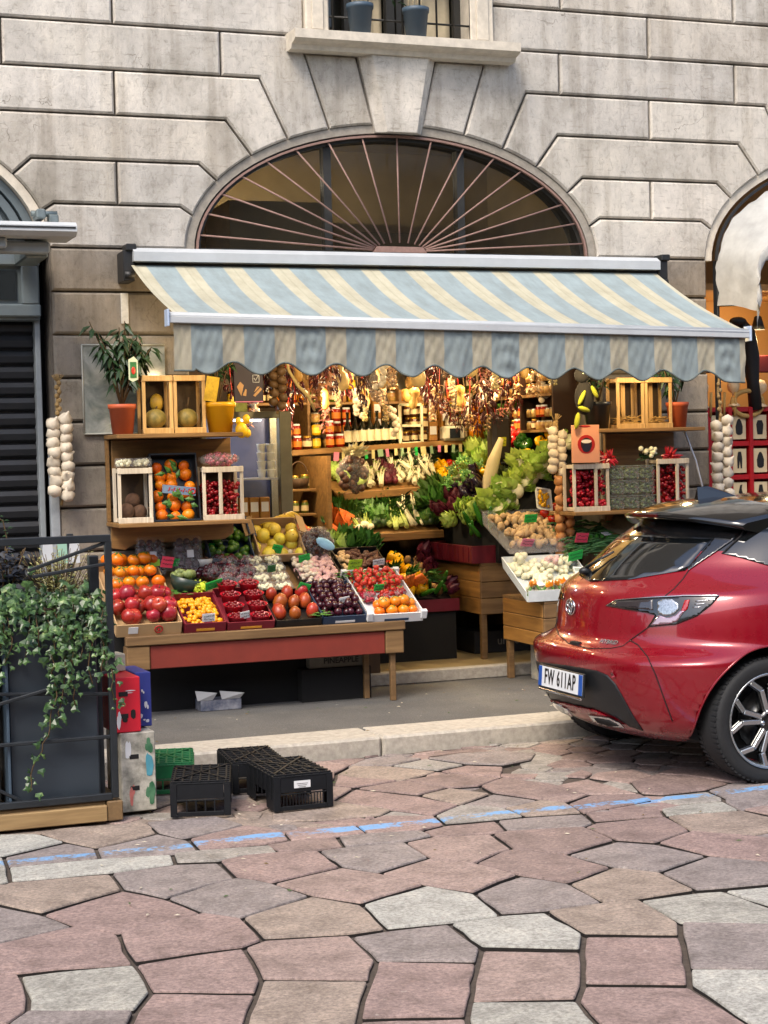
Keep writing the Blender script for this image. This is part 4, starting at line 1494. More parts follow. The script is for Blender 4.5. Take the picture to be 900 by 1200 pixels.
def lamp(p, watts, label, r=.04, colr=(1, .74, .40), spot=None):
    t = thing('clip_lamp', label, 'lamp', p, 'warm lamps of the greengrocer')
    mb = MB()
    p = Vector(p)
    mb.lathe([(.02, .11), (.03, .10), (.055, .0), (.052, 0), (.026, .098)], 12, p)
    emit('lamp_shade', mb, m_blackm, t)
    mb = MB()
    mb.ball(p + Vector((0, 0, .035)), .03, 8, 6)
    emit('bulb', mb, m_bulb, t)
    ld = bpy.data.lights.new('lamp_light', 'POINT')
    ld.energy = watts
    ld.color = colr
    ld.shadow_soft_size = r
    lo = bpy.data.objects.new('lamp_light', ld)
    COL.objects.link(lo)
    lo.parent = t
    lo.location = (0, 0, -.06)
    return t


lamp((7.6, 11.75, 2.62), 9, 'lit lamp inside the stocking shop on the right')
lamp((3.87, 12.2, 2.17), 28, 'lit spot lamp shining among the hanging goods left of the door')
lamp((4.75, 12.1, 2.62), 34, 'lit lamp under the shop ceiling above the vegetable tiers')
lamp((5.55, 12.0, 2.62), 34, 'lit lamp under the shop ceiling above the right hand stand')
lamp((2.75, 10.22, 2.34), 4.5, 'lit lamp under the awning above the melon crates')
lamp((3.55, 10.5, 2.42), 16, 'lit lamp under the awning above the long fruit bench')
lamp((5.25, 10.45, 2.36), 18, 'lit lamp under the awning above the mushroom trays')
lamp((6.0, 10.45, 2.30), 5, 'lit lamp under the awning above the cherry crates')
# ================================================================== the red hatchback
YC = 8.175
X0 = 4.045
car = thing('parked_car', 'glossy dark red hatchback with black roof parked along the kerb', 'car', (X0 + 2.2, YC, 0))


def m_paint(name, c, flake=.0):
    t = NT(name)
    v = t.coord('Object')
    n = t.noise(v, 2.5, 3, .5)
    t.col(t.ramp(n, [(.3, tuple(x * .93 for x in s2l(c))), (.7, s2l(c))]))
    t.set(Roughness=.3, Metallic=.25, Coat_Weight=1.0, Coat_Roughness=.03)
    n2 = t.noise(v, 9, 4, .6)
    t.l(t.ramp(n2, [(.35, (.25, .25, .25)), (.75, (.33, .33, .33))]), t.b.inputs['Roughness'])
    return t.m


m_carred = m_paint('dark red car paint', '86041a')
m_carblk = mat('gloss black paint', '0b0c0e', .12, .1, 3, coat=1)
m_plastic = mat('dark trim plastic', '16191c', .45, .15, 60, .1)
m_glass = mat('tinted car glass', '0d1012', .03, .1, 2, coat=1, spec=.7)
m_chrome = mat('bright chrome', 'd5d8dc', .08, .03, 5, metal=1)
m_seam = mat('panel gap', '0a0506', .8, .1)
m_tyre = mat('tyre rubber', '1b1c1e', .75, .2, 50, .2)
m_gap = mat('underbody black', '0a0a0b', .9, .1)

# z, half width, rear x at the centre line, front x at the centre line
LV = [(.20, .80, .22, 4.15), (.25, .845, .13, 4.22), (.32, .872, .075, 4.28), (.42, .886, .035, 4.34), (.52, .892, .012, 4.36),
      (.60, .895, .0, 4.37), (.645, .894, .012, 4.36), (.675, .892, .055, 4.35), (.72, .890, .088, 4.33), (.79, .887, .098, 4.27),
      (.86, .880, .108, 4.12), (.92, .868, .125, 3.85), (.965, .848, .15, 3.5), (1.0, .815, .185, 3.28), (1.08, .768, .275, 3.08),
      (1.18, .715, .405, 2.82), (1.27, .665, .545, 2.58), (1.335, .615, .66, 2.40), (1.375, .56, .80, 2.25), (1.405, .47, 1.0, 2.08),
      (1.425, .33, 1.25, 1.9), (1.435, .14, 1.5, 1.75)]


def cr(a, b, c, d, t):
    return .5 * ((2 * b) + (c - a) * t + (2 * a - 5 * b + 4 * c - d) * t * t + (3 * b - a - 3 * c + d) * t ** 3)


rows = []
for i in range(len(LV) - 1):
    p = [LV[max(0, i - 1)], LV[i], LV[i + 1], LV[min(len(LV) - 1, i + 2)]]
    for k in range(4):
        rows.append(tuple(cr(p[0][j], p[1][j], p[2][j], p[3][j], k / 4) for j in range(4)))
rows.append(LV[-1])


def outline(z, hw, xr, xf):
    """half outline of the near side, rear centre to front centre: (x, offset towards the street)"""
    pts = []
    up = min(1, max(0, (z - .62) / .08))
    qa = .14 + .22 * up + .35 * min(1, max(0, (z - .95) / .12))                     # how much the rear face bows in plan
    Lc = (.52 - .06 * up) * (1 if z < 1.0 else max(.35, 1 - (z - 1.0) * 1.6))
    n = 3.0
    Lr = qa * hw * hw + Lc
    Lf = 1.15 * min(1, (xf - xr) / 3.2) if z < 1.0 else min(.6, (xf - xr) * .45)
    for i in range(29):
        t = pi / 2 * i / 28
        y = hw * sin(t) ** (2 / n)
        x = xr + qa * y * y + Lc * (1 - cos(t) ** (2 / n))
        pts.append((x, y))
    xa, xb = xr + Lr, xf - Lf
    for i in range(1, 56):
        pts.append((xa + (xb - xa) * i / 56, hw))
    for i in range(21):
        t = pi / 2 * (1 - i / 20)
        pts.append((xf - Lf * (1 - cos(t) ** (2 / 2.4)), hw * sin(t) ** (2 / 2.4)))
    out = []
    for x, y in pts:
        if y > hw * .6:
            for wx in (.71, 3.35):
                y += .016 * math.exp(-((x - wx) / .42) ** 2 - ((z - .66) / .22) ** 2)
            # scalloped flank between the arches
            y -= .03 * math.exp(-((x - 2.1) / .9) ** 2 - ((z - .5) / .16) ** 2)
        out.append((x, y))
    return out


cv, cf = [], []
N = None
for z, hw, xr, xf in rows:
    h = outline(z, hw, xr, xf)
    ring_ = [(X0 + x, YC - y, z) for x, y in h] + [(X0 + x, YC + y, z) for x, y in h[-2:0:-1]]
    N = len(ring_)
    # bumper and hatch crown: the rear face arches a little upwards to the middle
    cv += ring_
for i in range(len(rows) - 1):
    for k in range(N):
        k2 = (k + 1) % N
        cf.append((i * N + k, i * N + k2, (i + 1) * N + k2, (i + 1) * N + k))
nb = len(cv)
cf.append(tuple(range(N))[::-1])
cf.append(tuple((len(rows) - 1) * N + k for k in range(N)))
me = bpy.data.meshes.new('body')
me.from_pydata(cv, [], cf)
me.update()
body0 = bpy.data.objects.new('body', me)
COL.objects.link(body0)
BVH = BVHTree.FromPolygons([Vector(p) for p in cv], cf)
HUBZ, HUBR = .315, .372
HUBS = (4.757, 4.757 + 2.64)
cut = bpy.data.meshes.new('cut')
mb = MB()
for hx in HUBS:
    for s in (-1, 1):
        R = Euler((pi / 2, 0, 0)).to_matrix()
        mb.lathe([(0, -.17), (HUBR, -.17), (HUBR, .3), (0, .3)] if s < 0 else [(0, -.3), (HUBR, -.3), (HUBR, .17), (0, .17)], 48,
                 (hx, YC + s * .86, HUBZ + .005), 0, R, False)
cut.from_pydata(mb.v, [], mb.f)
co = bpy.data.objects.new('cut', cut)
COL.objects.link(co)
bm_ = body0.modifiers.new('arches', 'BOOLEAN')
bm_.object = co
bm_.operation = 'DIFFERENCE'
bm_.solver = 'EXACT'
dg = bpy.context.evaluated_depsgraph_get()
new = bpy.data.meshes.new_from_object(body0.evaluated_get(dg))
bpy.data.objects.remove(body0)
bpy.data.objects.remove(co)
vs = [v.co.copy() for v in new.vertices]
mb = MB()
for p in new.polygons:
    c = sum((vs[i] for i in p.vertices), Vector()) / len(p.vertices)
    mi = 0
    if c.z > 1.155:
        mi = 1
    if p.normal.z < -.95 and c.z < .22:
        mi = 2
    near_arch = min(math.hypot(c.x - hx, c.z - HUBZ) for hx in HUBS)
    if near_arch < HUBR - .004 or (abs(near_arch - HUBR) < .006 and abs(p.normal.y) < .25):
        mi = 2
    mb.f.append(tuple(p.vertices))
    mb.m.append(mi)
    mb.s.append(mi < 2)
mb.v = [tuple(v) for v in vs]
body = emit('body', mb, [m_carred, m_carblk, m_gap], car)


def cast(u, v):
    r = ray(u, v).normalized()
    h, nrm, _, _ = BVH.ray_cast(CAM_POS, r)
    for du in range(1, 16):
        if h is not None:
            break
        h, nrm, _, _ = BVH.ray_cast(CAM_POS, ray(u + du, v + du * .25).normalized())
    if h is None:
        d = (YC - .6) / r.y
        h, nrm, _, _ = BVH.find_nearest(CAM_POS + r * d)
    if nrm.dot(r) > 0:
        nrm = -nrm
    return h, nrm


def resample(P, step, closed=True):
    out = []
    n = len(P)
    for i in range(n if closed else n - 1):
        a, b = Vector(P[i]), Vector(P[(i + 1) % n])
        k = max(1, int((b - a).length / step))
        out += [tuple(a.lerp(b, j / k)) for j in range(k)]
    if not closed:
        out.append(P[-1])
    return out


from mathutils.geometry import delaunay_2d_cdt


def patch(name, P, m, off=.003, parent=None, step=3.0, thick=.004, mirror=True, smooth=True, cast=cast):
    """a panel lying on the body, outlined as it is seen; the far side gets its mirror image"""
    B = resample(P, step)
    pts = [Vector(p) for p in B]
    n = len(pts)
    xs, ys = [p.x for p in pts], [p.y for p in pts]
    y = min(ys) + step * .6
    BP = [tuple(p) for p in pts]
    while y < max(ys):
        x = min(xs) + step * .6
        while x < max(xs):
            if inside((x, y), BP) and min((Vector((x, y)) - p).length for p in pts) > step * .55:
                pts.append(Vector((x, y)))
            x += step
        y += step
    r = delaunay_2d_cdt(pts, [], [list(range(n))], 1, 1e-5)
    V, F = r[0], r[2]
    top, low = [], []
    for p in V:
        h, nn = cast(p.x, p.y)
        top.append(h + nn * off)
        low.append(h + nn * (off - thick))
    edges = {}
    for f in F:
        for a, b in zip(f, f[1:] + f[:1]):
            edges[(a, b)] = 1
    rim = [e for e in edges if (e[1], e[0]) not in edges]
    k = len(V)
    faces = [tuple(f[::-1]) for f in F] + [(a, b, b + k, a + k) for a, b in rim]
    res = []
    for s in ((1, -1) if mirror else (1,)):
        mb = MB()
        vv = [Vector((p.x, p.y if s > 0 else 2 * YC - p.y, p.z)) for p in top + low]
        fs = faces if s > 0 else [f[::-1] for f in faces]
        mb.add(vv, fs, 0, False)
        for i in range(len(F)):
            mb.s[i] = smooth
        res.append(emit(name, mb, m, parent or car))
    return res


def seam(P, r=.0035, m=None, name='panel_gap', parent=None, mirror=True, off=.0):
    pts = []
    for u, v in resample(P, 3, False):
        h, nn = cast(u, v)
        pts.append(h + nn * off)
    for s in ((1, -1) if mirror else (1,)):
        mb = MB()
        mb.tube([(p.x, p.y if s > 0 else 2 * YC - p.y, p.z) for p in pts], r, 5)
        emit(name, mb, m or m_seam, parent or body)


# rear window, pillars, side glass
gb, gt, gm = cast(803, 669)[0], cast(834, 632)[0], cast(700, 683)[0]


def cast_rear(y, z):
    h, n_, _, _ = BVH.ray_cast(Vector((X0 - 2, YC + y / 1000, z / 1000)), Vector((1, 0, 0)))
    if h is None:
        h, n_, _, _ = BVH.find_nearest(Vector((X0 + .5, YC + y / 1000, z / 1000)))
    return h, (n_ if n_.x < 0 else -n_)


yb, yt, zb, zt2, zm = (YC - gb.y) * 1000, (YC - gt.y) * 1000, gb.z * 1000, min(gt.z, 1.31) * 1000, gm.z * 1000
hatch = patch('rear_window', [(-yb, zb), (-yb * .6, zm + (zb - zm) * .35), (0, zm), (yb * .6, zm + (zb - zm) * .35), (yb, zb), (yt, zt2), (0, zt2 + 5), (-yt, zt2)],
              m_glass, .004, step=26, mirror=False, cast=cast_rear)[0]
patch('pillar_trim', [(838, 628), (846, 623), (868, 622), (858, 634), (838, 648), (820, 660), (807, 669), (806, 666), (832, 637)], m_carblk, .005, step=2, thick=.002)
patch('side_window', [(846, 649), (858, 638), (876, 622), (905, 620), (945, 622), (1000, 630), (1000, 668), (945, 668), (900, 663), (868, 654)], m_glass, .003, step=3, thick=.0015)
# tail lamps: dark wrap-round lens, clear round cell, silver hook, black tip
m_lens = mat('dark red lamp lens', '3a0b10', .06, .15, 20, coat=1)
m_clear = mat('clear lamp cell', '989da2', .12, .45, 120, coat=1, metal=.7)
m_hook = mat('silver lamp hook', 'a98f9b', .12, .05, 10, metal=.7, coat=1)
m_redl = mat('bright red lamp', '9c0f16', .1, .1, 20, coat=1)
for lamp_ in patch('tail_lamp', [(711, 710), (722, 704), (758, 701), (800, 699), (843, 699), (834, 709), (817, 722), (792, 732), (759, 735), (764, 728), (768, 721), (757, 718), (733, 714)],
                   m_carblk, .005, step=2.5):
    pass
LAMPS = [o for o in car.children if o.name.startswith('tail_lamp')]
for P, m, nm in (([(716, 710), (724, 705.5), (765, 703), (766, 715.5), (745, 713)], mat('smoked lens', '2b2629', .08, .3, 120, coat=1), 'smoked_lens'),
                 ([(771, 706), (778, 702.5), (788, 702.5), (795, 707), (796, 714), (790, 720), (780, 722), (772, 719)], m_clear, 'clear_cell'),
                 ([(763, 733), (770, 724), (773, 721), (782, 724), (792, 721), (797, 716), (803, 716), (794, 728), (785, 731)], m_hook, 'silver_hook'),
                 ([(799, 715), (803, 704), (809, 703), (806, 714), (800, 719)], m_redl, 'red_cell')):
    new = patch(nm, P, m, .009, parent=LAMPS[0], step=2, mirror=False)
for z in ((815, 705, 832, 703.5), (814, 708.5, 827, 707.5), (812, 712, 822, 711.5)):
    seam([(z[0], z[1]), (z[2], z[3])], .0025, m_chrome, 'chrome_rib', LAMPS[0], False, .007)
seam([(711, 710), (722, 703.5), (758, 700.5), (800, 698.5), (843, 698.5)], .003, m_chrome, 'chrome_edge', LAMPS[0], False, .005)
# hatch and bumper joints
seam([(650, 722), (651, 733), (655, 744), (666, 754), (690, 760), (715, 760), (730, 757), (739, 750)], mirror=False)
seam([(779, 699), (790, 690), (800, 679), (807, 669)])
seam([(738, 750), (748, 756), (759, 770), (768, 790), (778, 818), (788, 845)])
seam([(739, 750), (760, 735)])
mb = MB()
h, nn = cast(675, 754)
mb.box(h + nn * .0, (.03, .09, .022), 0, None, .004)
emit('hatch_latch', mb, m_seam, body)
# black bumper insert, red lower lip, exhaust trim
patch('bumper_insert', [(622, 774), (632, 775.5), (668, 780), (700, 786), (712, 791), (722, 802), (731, 818), (742, 838), (754, 856), (738, 851), (722, 840), (700, 831), (660, 823), (632, 816), (623, 800)],
      m_plastic, .004, step=3, mirror=False)
patch('lower_lip', [(624, 814), (640, 818), (668, 824), (700, 832), (712, 838), (692, 838), (668, 832), (640, 826), (626, 822)], m_carred, .010, step=3, mirror=False)
ex = patch('exhaust_trim', [(692, 836), (716, 839), (728, 845), (734, 851), (722, 850), (704, 847), (696, 843)], m_chrome, .016, step=2, mirror=True)
patch('exhaust_mouth', [(699, 839), (716, 842), (727, 848), (715, 847.5), (703, 844)], m_gap, .02, parent=ex[0], step=2, mirror=False)
# plate
h, nn = cast(662, 797)
px_ = X0 + .028
plate = MB()
pc = Vector((X0 - .012, YC + .005, .468))
PR = Euler((0, radians(4), 0)).to_matrix()
plate.box(pc, (.012, .53, .125), 0, PR, .003)
plate_o = emit('number_plate', plate, m_plastic, car)
mb = MB()
mb.box(pc + Vector((-.008, 0, .002)), (.004, .515, .108), 0, PR, .001)
emit('plate_face', mb, mat('white reflective plate', 'd5d9dc', .35, .04, 20), plate_o)
for s in (-1, 1):
    mb = MB()
    mb.box(pc + Vector((-.0095, s * .238, .002)), (.004, .04, .108), 0, PR, .001)
    emit('plate_band', mb, mat('plate blue', '1c4d9c', .4, .04, 20), plate_o)


def text(name, s, loc, size, m, parent, normal='-x', sx=1.0, ext=.001, bold=.0, align='CENTER'):
    """lettering as a mesh: facing -x reads along -y, facing -y reads along +x"""
    cu = bpy.data.curves.new(name, 'FONT')
    cu.body = s
    cu.size = size
    cu.extrude = ext
    cu.offset = bold
    cu.align_x = align
    cu.align_y = 'CENTER'
    cu.resolution_u = 2
    cu.space_character = 1.0 if sx == 1 else 1.12
    ob = bpy.data.objects.new(name, cu)
    COL.objects.link(ob)
    dg = bpy.context.evaluated_depsgraph_get()
    dg.update()
    me = bpy.data.meshes.new_from_object(ob.evaluated_get(dg))
    bpy.data.objects.remove(ob)
    mb = MB()
    R = Matrix(((0, 0, -1), (-1, 0, 0), (0, 1, 0))) if normal == '-x' else Matrix(((1, 0, 0), (0, 0, -1), (0, 1, 0)))
    if isinstance(normal, Matrix):
        R = normal
    L = Vector(loc)
    mb.add([L + R @ Vector((v.co.x * sx, v.co.y, v.co.z)) for v in me.vertices], [tuple(p.vertices) for p in me.polygons])
    return emit(name, mb, m, parent)


TR = PR @ Matrix(((0, 0, -1), (-1, 0, 0), (0, 1, 0)))
text('plate_lettering', 'FW 611AP', pc + Vector((-.0115, 0, .002)), .115, m_ink, plate_o, TR, .66, .0008, .0016)
mb = MB()
mb.box(pc + Vector((-.012, 0, -.07)), (.012, .50, .012), 0, PR, .003)
emit('plate_holder_lip', mb, m_chrome, plate_o)
# badge: two crossed ovals in an oval ring
h, nn = cast(671, 711)
bc = Vector((h.x - .008, h.y, h.z))
em = None
mb = MB()
mb.ball(bc + Vector((.004, 0, 0)), (.008, .047, .036), 16, 8)
badge = emit('badge', mb, mat('badge blue black', '0e1826', .15, .1, coat=1), car)
for cy_, cz_, ry, rz in ((0, 0, .052, .041), (0, 0, .018, .034), (0, .012, .037, .017)):
    mb = MB()
    mb.tube([(bc.x - .005, bc.y + cy_ + ry * cos(t * pi / 12), bc.z + cz_ + rz * sin(t * pi / 12)) for t in range(24)], .0048, 6, closed=True)
    emit('badge_ring', mb, m_chrome, badge)
h, nn = cast(714, 753)
hy = Matrix(((0, 0, -1), (-1, 0, 0), (0, 1, 0)))
ty = nn.cross(Vector((0, 0, 1))).normalized()
TB = Matrix((-ty, nn.cross(-ty), nn)).transposed()
if TB.col[1].z < 0:
    TB = Matrix((ty, nn.cross(ty), nn)).transposed()
text('badge_lettering', 'HYBRID', h + nn * .004, .038, m_chrome, car, TB, 1.0, .0015, .0006)
# spoiler with brake light
def gh(z):
    """rear x and half width of the shell at height z"""
    for a, b in zip(LV, LV[1:]):
        if a[0] <= z <= b[0]:
            k = (z - a[0]) / (b[0] - a[0])
            return X0 + a[2] + (b[2] - a[2]) * k, a[1] + (b[1] - a[1]) * k
    return X0 + 1, .3


mb = MB()
ns = 20
for i in range(ns + 1):
    k = -1 + 2 * i / ns
    hw = .60
    y = YC + hw * k
    bow = .24 * abs(k) ** 2.2
    drop = .055 * abs(k) ** 2.6
    xt = X0 + .50 + bow
    for x, z in ((xt + .42, 1.418 - drop * 1.6), (xt + .2, 1.392 - drop * 1.2), (xt + .03, 1.352 - drop), (xt, 1.338 - drop), (xt + .015, 1.318 - drop), (xt + .09, 1.30 - drop), (xt + .3, 1.30 - drop)):
        mb.v.append((x, y, z))
n7 = 7
for i in range(ns):
    for k in range(n7 - 1):
        mb.f.append((i * n7 + k, i * n7 + k + 1, (i + 1) * n7 + k + 1, (i + 1) * n7 + k))
        mb.m.append(0)
        mb.s.append(True)
mb.f += [tuple(range(n7))[::-1], tuple(ns * n7 + k for k in range(n7))]
mb.m += [0, 0]
mb.s += [False, False]
sp = emit('spoiler', mb, m_carblk, car)
mb = MB()
mb.bx(X0 + .503, X0 + .522, YC - .13, YC + .13, 1.322, 1.342, 0, .003)
emit('brake_light', mb, mat('dull red lens', '4a0d10', .1, .1, coat=1), sp)
# wiper
mb = MB()
a, na = cast(688, 672)
b, nb_ = cast(722, 650)
mb.ball(a + na * .02, (.035, .03, .022), 8, 6)
mb.tube([a + na * .03, a.lerp(b, .5) + na * .03, b + nb_ * .02], [.012, .008, .006], 6)
emit('rear_wiper', mb, m_plastic, car)
# fin aerial
mb = MB()
fx = at(838, 594, YC).x
mb.add([(fx - .12, YC - .022, 1.40), (fx + .12, YC - .03, 1.42), (fx + .12, YC + .03, 1.42), (fx - .12, YC + .022, 1.40),
        (fx - .11, YC, 1.475), (fx - .04, YC, 1.478), (fx + .04, YC, 1.455)],
       [(0, 1, 6, 5, 4), (2, 3, 4, 5, 6), (1, 2, 6), (3, 0, 4)], 0, False)
emit('roof_aerial', mb, m_carblk, car)
# roof edge strip and roof joint
seam([(856, 600), (868, 606), (874, 616), (868, 628), (846, 649)], .005, m_seam, 'roof_joint')
# arch lips
for hx in HUBS:
    for s in (-1, 1):
        pts = []
        for i in range(41):
            t = radians(-14) + radians(208) * i / 40
            x, z = hx + (HUBR + .004) * cos(t), HUBZ + .005 + (HUBR + .004) * sin(t)
            if z < .24:
                continue
            h, nn, _, _ = BVH.ray_cast(Vector((x, YC + s * 2, z)), Vector((0, -s, 0)))
            if h:
                pts.append(h + nn * .001)
        mb = MB()
        mb.tube(pts, .006, 6)
        emit('arch_lip', mb, m_carred, car)


def wheel():
    t = bpy.data.objects.new('wheel', None)
    COL.objects.link(t)
    ORG[t.name] = Vector((0, 0, 0))
    R = Euler((pi / 2, 0, 0)).to_matrix()   # axis along y, outside towards -y
    mb = MB()
    mb.lathe([(.232, .09), (.245, .10), (.29, .108), (.308, .098), (.316, .075), (.318, .03), (.318, -.03), (.316, -.075), (.308, -.098), (.29, -.108), (.245, -.10), (.232, -.09)],
             56, (0, 0, 0), 0, R)
    for k in range(72):
        a = 2 * pi * k / 72
        for q in (-1, 1):
            mb.box((.3145 * cos(a), q * .072, .3145 * sin(a)), (.010, .042, .016), 0, Euler((0, -a, 0)).to_matrix())
    ty = emit('tyre', mb, m_tyre, t)
    mb = MB()
    mb.lathe([(.236, .095), (.241, .10), (.241, .106), (.230, .102), (.222, .085), (.215, .02), (.212, -.09), (.236, -.095)], 56, (0, 0, 0), 0, R)
    rim = emit('rim', mb, mat('machined alloy', 'b4b8bb', .25, .06, 8, metal=.9), t)
    mb = MB()
    mb.lathe([(.21, .0), (.05, .02), (.0, .02)], 40, (0, 0, 0), 0, R)
    mb.lathe([(.16, .045), (.16, .03), (.06, .03), (.06, .05)], 32, (0, 0, 0), 1, R)
    emit('brake_disc', mb, [mat('wheel well black', '0c0d0e', .7, .1), mat('dull steel disc', '4b4c4d', .35, .2, 30, metal=.8)], t)
    for k in range(5):
        mb = MB()
        a0 = radians(90 + 72 * k + 18)
        for s in (-1, 1):
            a1 = a0 + s * radians(6)
            a2 = a0 + s * radians(21)
            p = lambda r, a, y: Vector((r * cos(a), y, r * sin(a)))
            A, Bp, C_ = p(.055, a0 + s * .22, -.095), p(.165, a1 + s * radians(4), -.098), p(.228, a2, -.092)
            mb.beam(A, Bp, .024, .016, 0, (0, 1, 0), .003)
            mb.beam(Bp, C_, .024, .016, 0, (0, 1, 0), .003)
            mb.beam(A + Vector((0, .022, 0)), Bp + Vector((0, .022, 0)), .034, .03, 1, (0, 1, 0), .003)
            mb.beam(Bp + Vector((0, .022, 0)), C_ + Vector((0, .022, 0)), .034, .03, 1, (0, 1, 0), .003)
        emit('spoke', mb, [mat('machined alloy', 'b4b8bb'), mat('gloss black alloy', '101113', .2, .1, coat=.6)], rim)
    mb = MB()
    mb.lathe([(.062, .085), (.06, .10), (.03, .105), (0, .105)], 20, (0, 0, 0), 0, R)
    for k in range(5):
        a = radians(54 + 72 * k)
        mb.lathe([(.011, .0), (.011, .012), (0, .014)], 6, (.052 * cos(a), -.098, .052 * sin(a)), 1, R)
    emit('hub', mb, [mat('gloss black alloy', '101113'), m_chrome], rim)
    return t


wh = wheel()
WHY = .775
for i, (hx, s) in enumerate([(HUBS[0], -1), (HUBS[1], -1), (HUBS[0], 1), (HUBS[1], 1)]):
    o = wh if i == 0 else copy_tree(wh)
    o.parent = car
    o.location = Vector((hx, YC + s * WHY, .317)) - Vector(car.location)
    o.rotation_euler = (0, radians(rnd(0, 60)) if i else radians(10), 0 if s < 0 else pi)
mb = MB()
for hx in HUBS:
    mb.bx(hx - .06, hx + .06, YC - .7, YC + .7, .28, .35)
mb.bx(X0 + .5, X0 + 3.9, YC - .55, YC + .55, .19, .23)
emit('axle', mb, m_gap, car)
# ================================================================== fruit and produce prototypes
m_orange = mat('orange peel', 'e8760c', .42, .1, 9, .12, rnd=.12, hue=.012, bscale=160)
m_apple = mat('red apple skin', '8d0f17', .25, .3, 5, second='c03a34', rnd=.22, hue=.01)
m_persim = mat('persimmon skin', 'e27a12', .3, .12, 4, rnd=.14, hue=.012)
m_leafd = mat('dark leaf', '24401f', .5, .25, 14, rnd=.2, hue=.01)
m_leaf = mat('fresh green leaf', '3f6a24', .5, .25, 14, rnd=.2, hue=.015)
m_leafp = mat('pale green leaf', '9db556', .5, .2, 14, rnd=.15, hue=.015)
m_stem = mat('brown stalk', '4d3a1f', .8, .2, 30)
m_lime = mat('lime peel', '2f5a17', .38, .25, 8, second='5f8a2a', rnd=.25, hue=.015)
m_quince = mat('yellow pear skin', 'd3bd45', .45, .15, 7, rnd=.12, hue=.015)
m_plum = mat('dark plum skin', '2b0d17', .25, .35, 6, second='4d1626', rnd=.3)
m_cherry = mat('red cherry skin', '8e0a12', .18, .25, 4, rnd=.3, hue=.01)
m_straw = mat('strawberry skin', 'b81a1a', .35, .2, 40, second='d94a30', rnd=.15)
m_mango = mat('blushed mango skin', 'c2501d', .35, .35, 4, second='8c1f1b', rnd=.15, hue=.02)
m_white = mat('white vegetable flesh', 'd9d5b4', .45, .1, 8, rnd=.08)
m_garlic = mat('papery garlic skin', 'c6baa6', .6, .12, 20, .15, rnd=.08)
m_onion = mat('brown onion skin', 'a8713d', .5, .25, 14, rnd=.2)
m_aub = mat('aubergine skin', '1c0d1f', .15, .2, 4, coat=.4)
m_rad = mat('radicchio leaf', '57132a', .5, .3, 10, rnd=.2)
m_carrot = mat('carrot skin', 'd9691a', .55, .15, 20, rnd=.1)
m_potato = mat('tan root skin', '9f7b4d', .8, .2, 20, .2, rnd=.15)
m_chest = mat('chestnut shell', '3f1c10', .3, .3, 8, rnd=.25)
m_mush = mat('tan mushroom', 'c9a878', .7, .2, 14, rnd=.18)
m_pink = mat('pinkish shallot skin', 'c9a19c', .5, .2, 20, rnd=.2)
m_brown = mat('dried brown fruit', '55301e', .6, .3, 20, rnd=.2)
m_pepy = mat('yellow pepper skin', 'e0a812', .2, .1, 4, rnd=.1)
m_pepr = mat('red pepper skin', 'a8120f', .18, .1, 4, rnd=.15)
m_pepg = mat('green pepper skin', '2f6a1c', .2, .1, 4, rnd=.15)
m_kraft = mat('kraft cardboard', 'a98a62', .85, .08, 10)
m_crim = mat('crimson printed card', '6d0f22', .6, .1, 8)
m_navy = mat('navy printed card', '24364f', .6, .15, 8)
m_whitec = mat('white printed card', 'cfd0d2', .6, .08, 8)
m_blackp = mat('black plastic tray', '121316', .35, .2, 20)
m_tagg = mat('green price card', '1fb24a', .6, .08, 20)
m_tagl = mat('lime price card', '9ccb2e', .6, .08, 20)
m_tagp = mat('pink price card', 'e0405c', .6, .08, 20)
m_marker = mat('marker pen ink', '1b2b1d', .6, .1)
m_pine = wood('pale pine', 'b08648', 'd3ad72', 5, 0)
m_pinez = wood('pale pine upright', 'b08648', 'd3ad72', 5, 2)
m_whitew = wood('whitewashed wood', 'b9ab95', 'd8cdb8', 5, 2)
m_bench = wood('bench wood', '614728', '836540', 4, 0)
m_shelfw = wood('shelf wood', '6b4c27', '96713f', 4, 0)
m_terra = mat('terracotta plastic', 'b0522e', .6, .1, 10)
m_yell = mat('yellow glazed pot', 'dba012', .35, .08, 5)
m_film = NT('clear film')
m_film.col((.85, .85, .85))
m_film.set(Roughness=.12, Alpha=.10)
fn = m_film.noise(m_film.coord('Object'), 22, 4, .7, 1)
m_film.bump(fn, .6, .01)
m_film = m_film.m

def lathe_obj(name, prof, n, m, parent):
    mb = MB()
    mb.lathe(prof, n)
    return emit(name, mb, m, parent)


def proto_thing(name, cat):
    t = thing(name, None, cat, proto=True)
    return t


def pf(name, cat, prof, m, stem=None, leaf=None, n=12, ls=1.0):
    """a fruit: turned body, stalk and leaves as parts"""
    t = proto_thing(name, cat)
    lathe_obj('flesh', prof, n, m, t)
    top = prof[-1][1]
    if stem:
        mb = MB()
        mb.tube([(0, 0, top - .004), (.004, .002, top + stem)], [.003, .0025], 5)
        emit('stalk', mb, m_stem, t)
    if leaf:
        mb = MB()
        for k in range(leaf):
            a = 2 * pi * k / leaf
            mb.leaf((0, 0, top), (cos(a), sin(a), .15), (0, 0, 1), .045 * ls, .028 * ls)
        emit('leaf', mb, m_leaf, t)
    return t


def rprof(r, sq=1.0, dim=.12, n=7):
    out = []
    for i in range(n + 1):
        t = -pi / 2 + pi * i / n
        z = r * sq * sin(t)
        k = cos(t)
        if i == n and dim:
            z -= r * dim
        out.append((r * k if 0 < i < n else 0, z + r * sq))
    return out


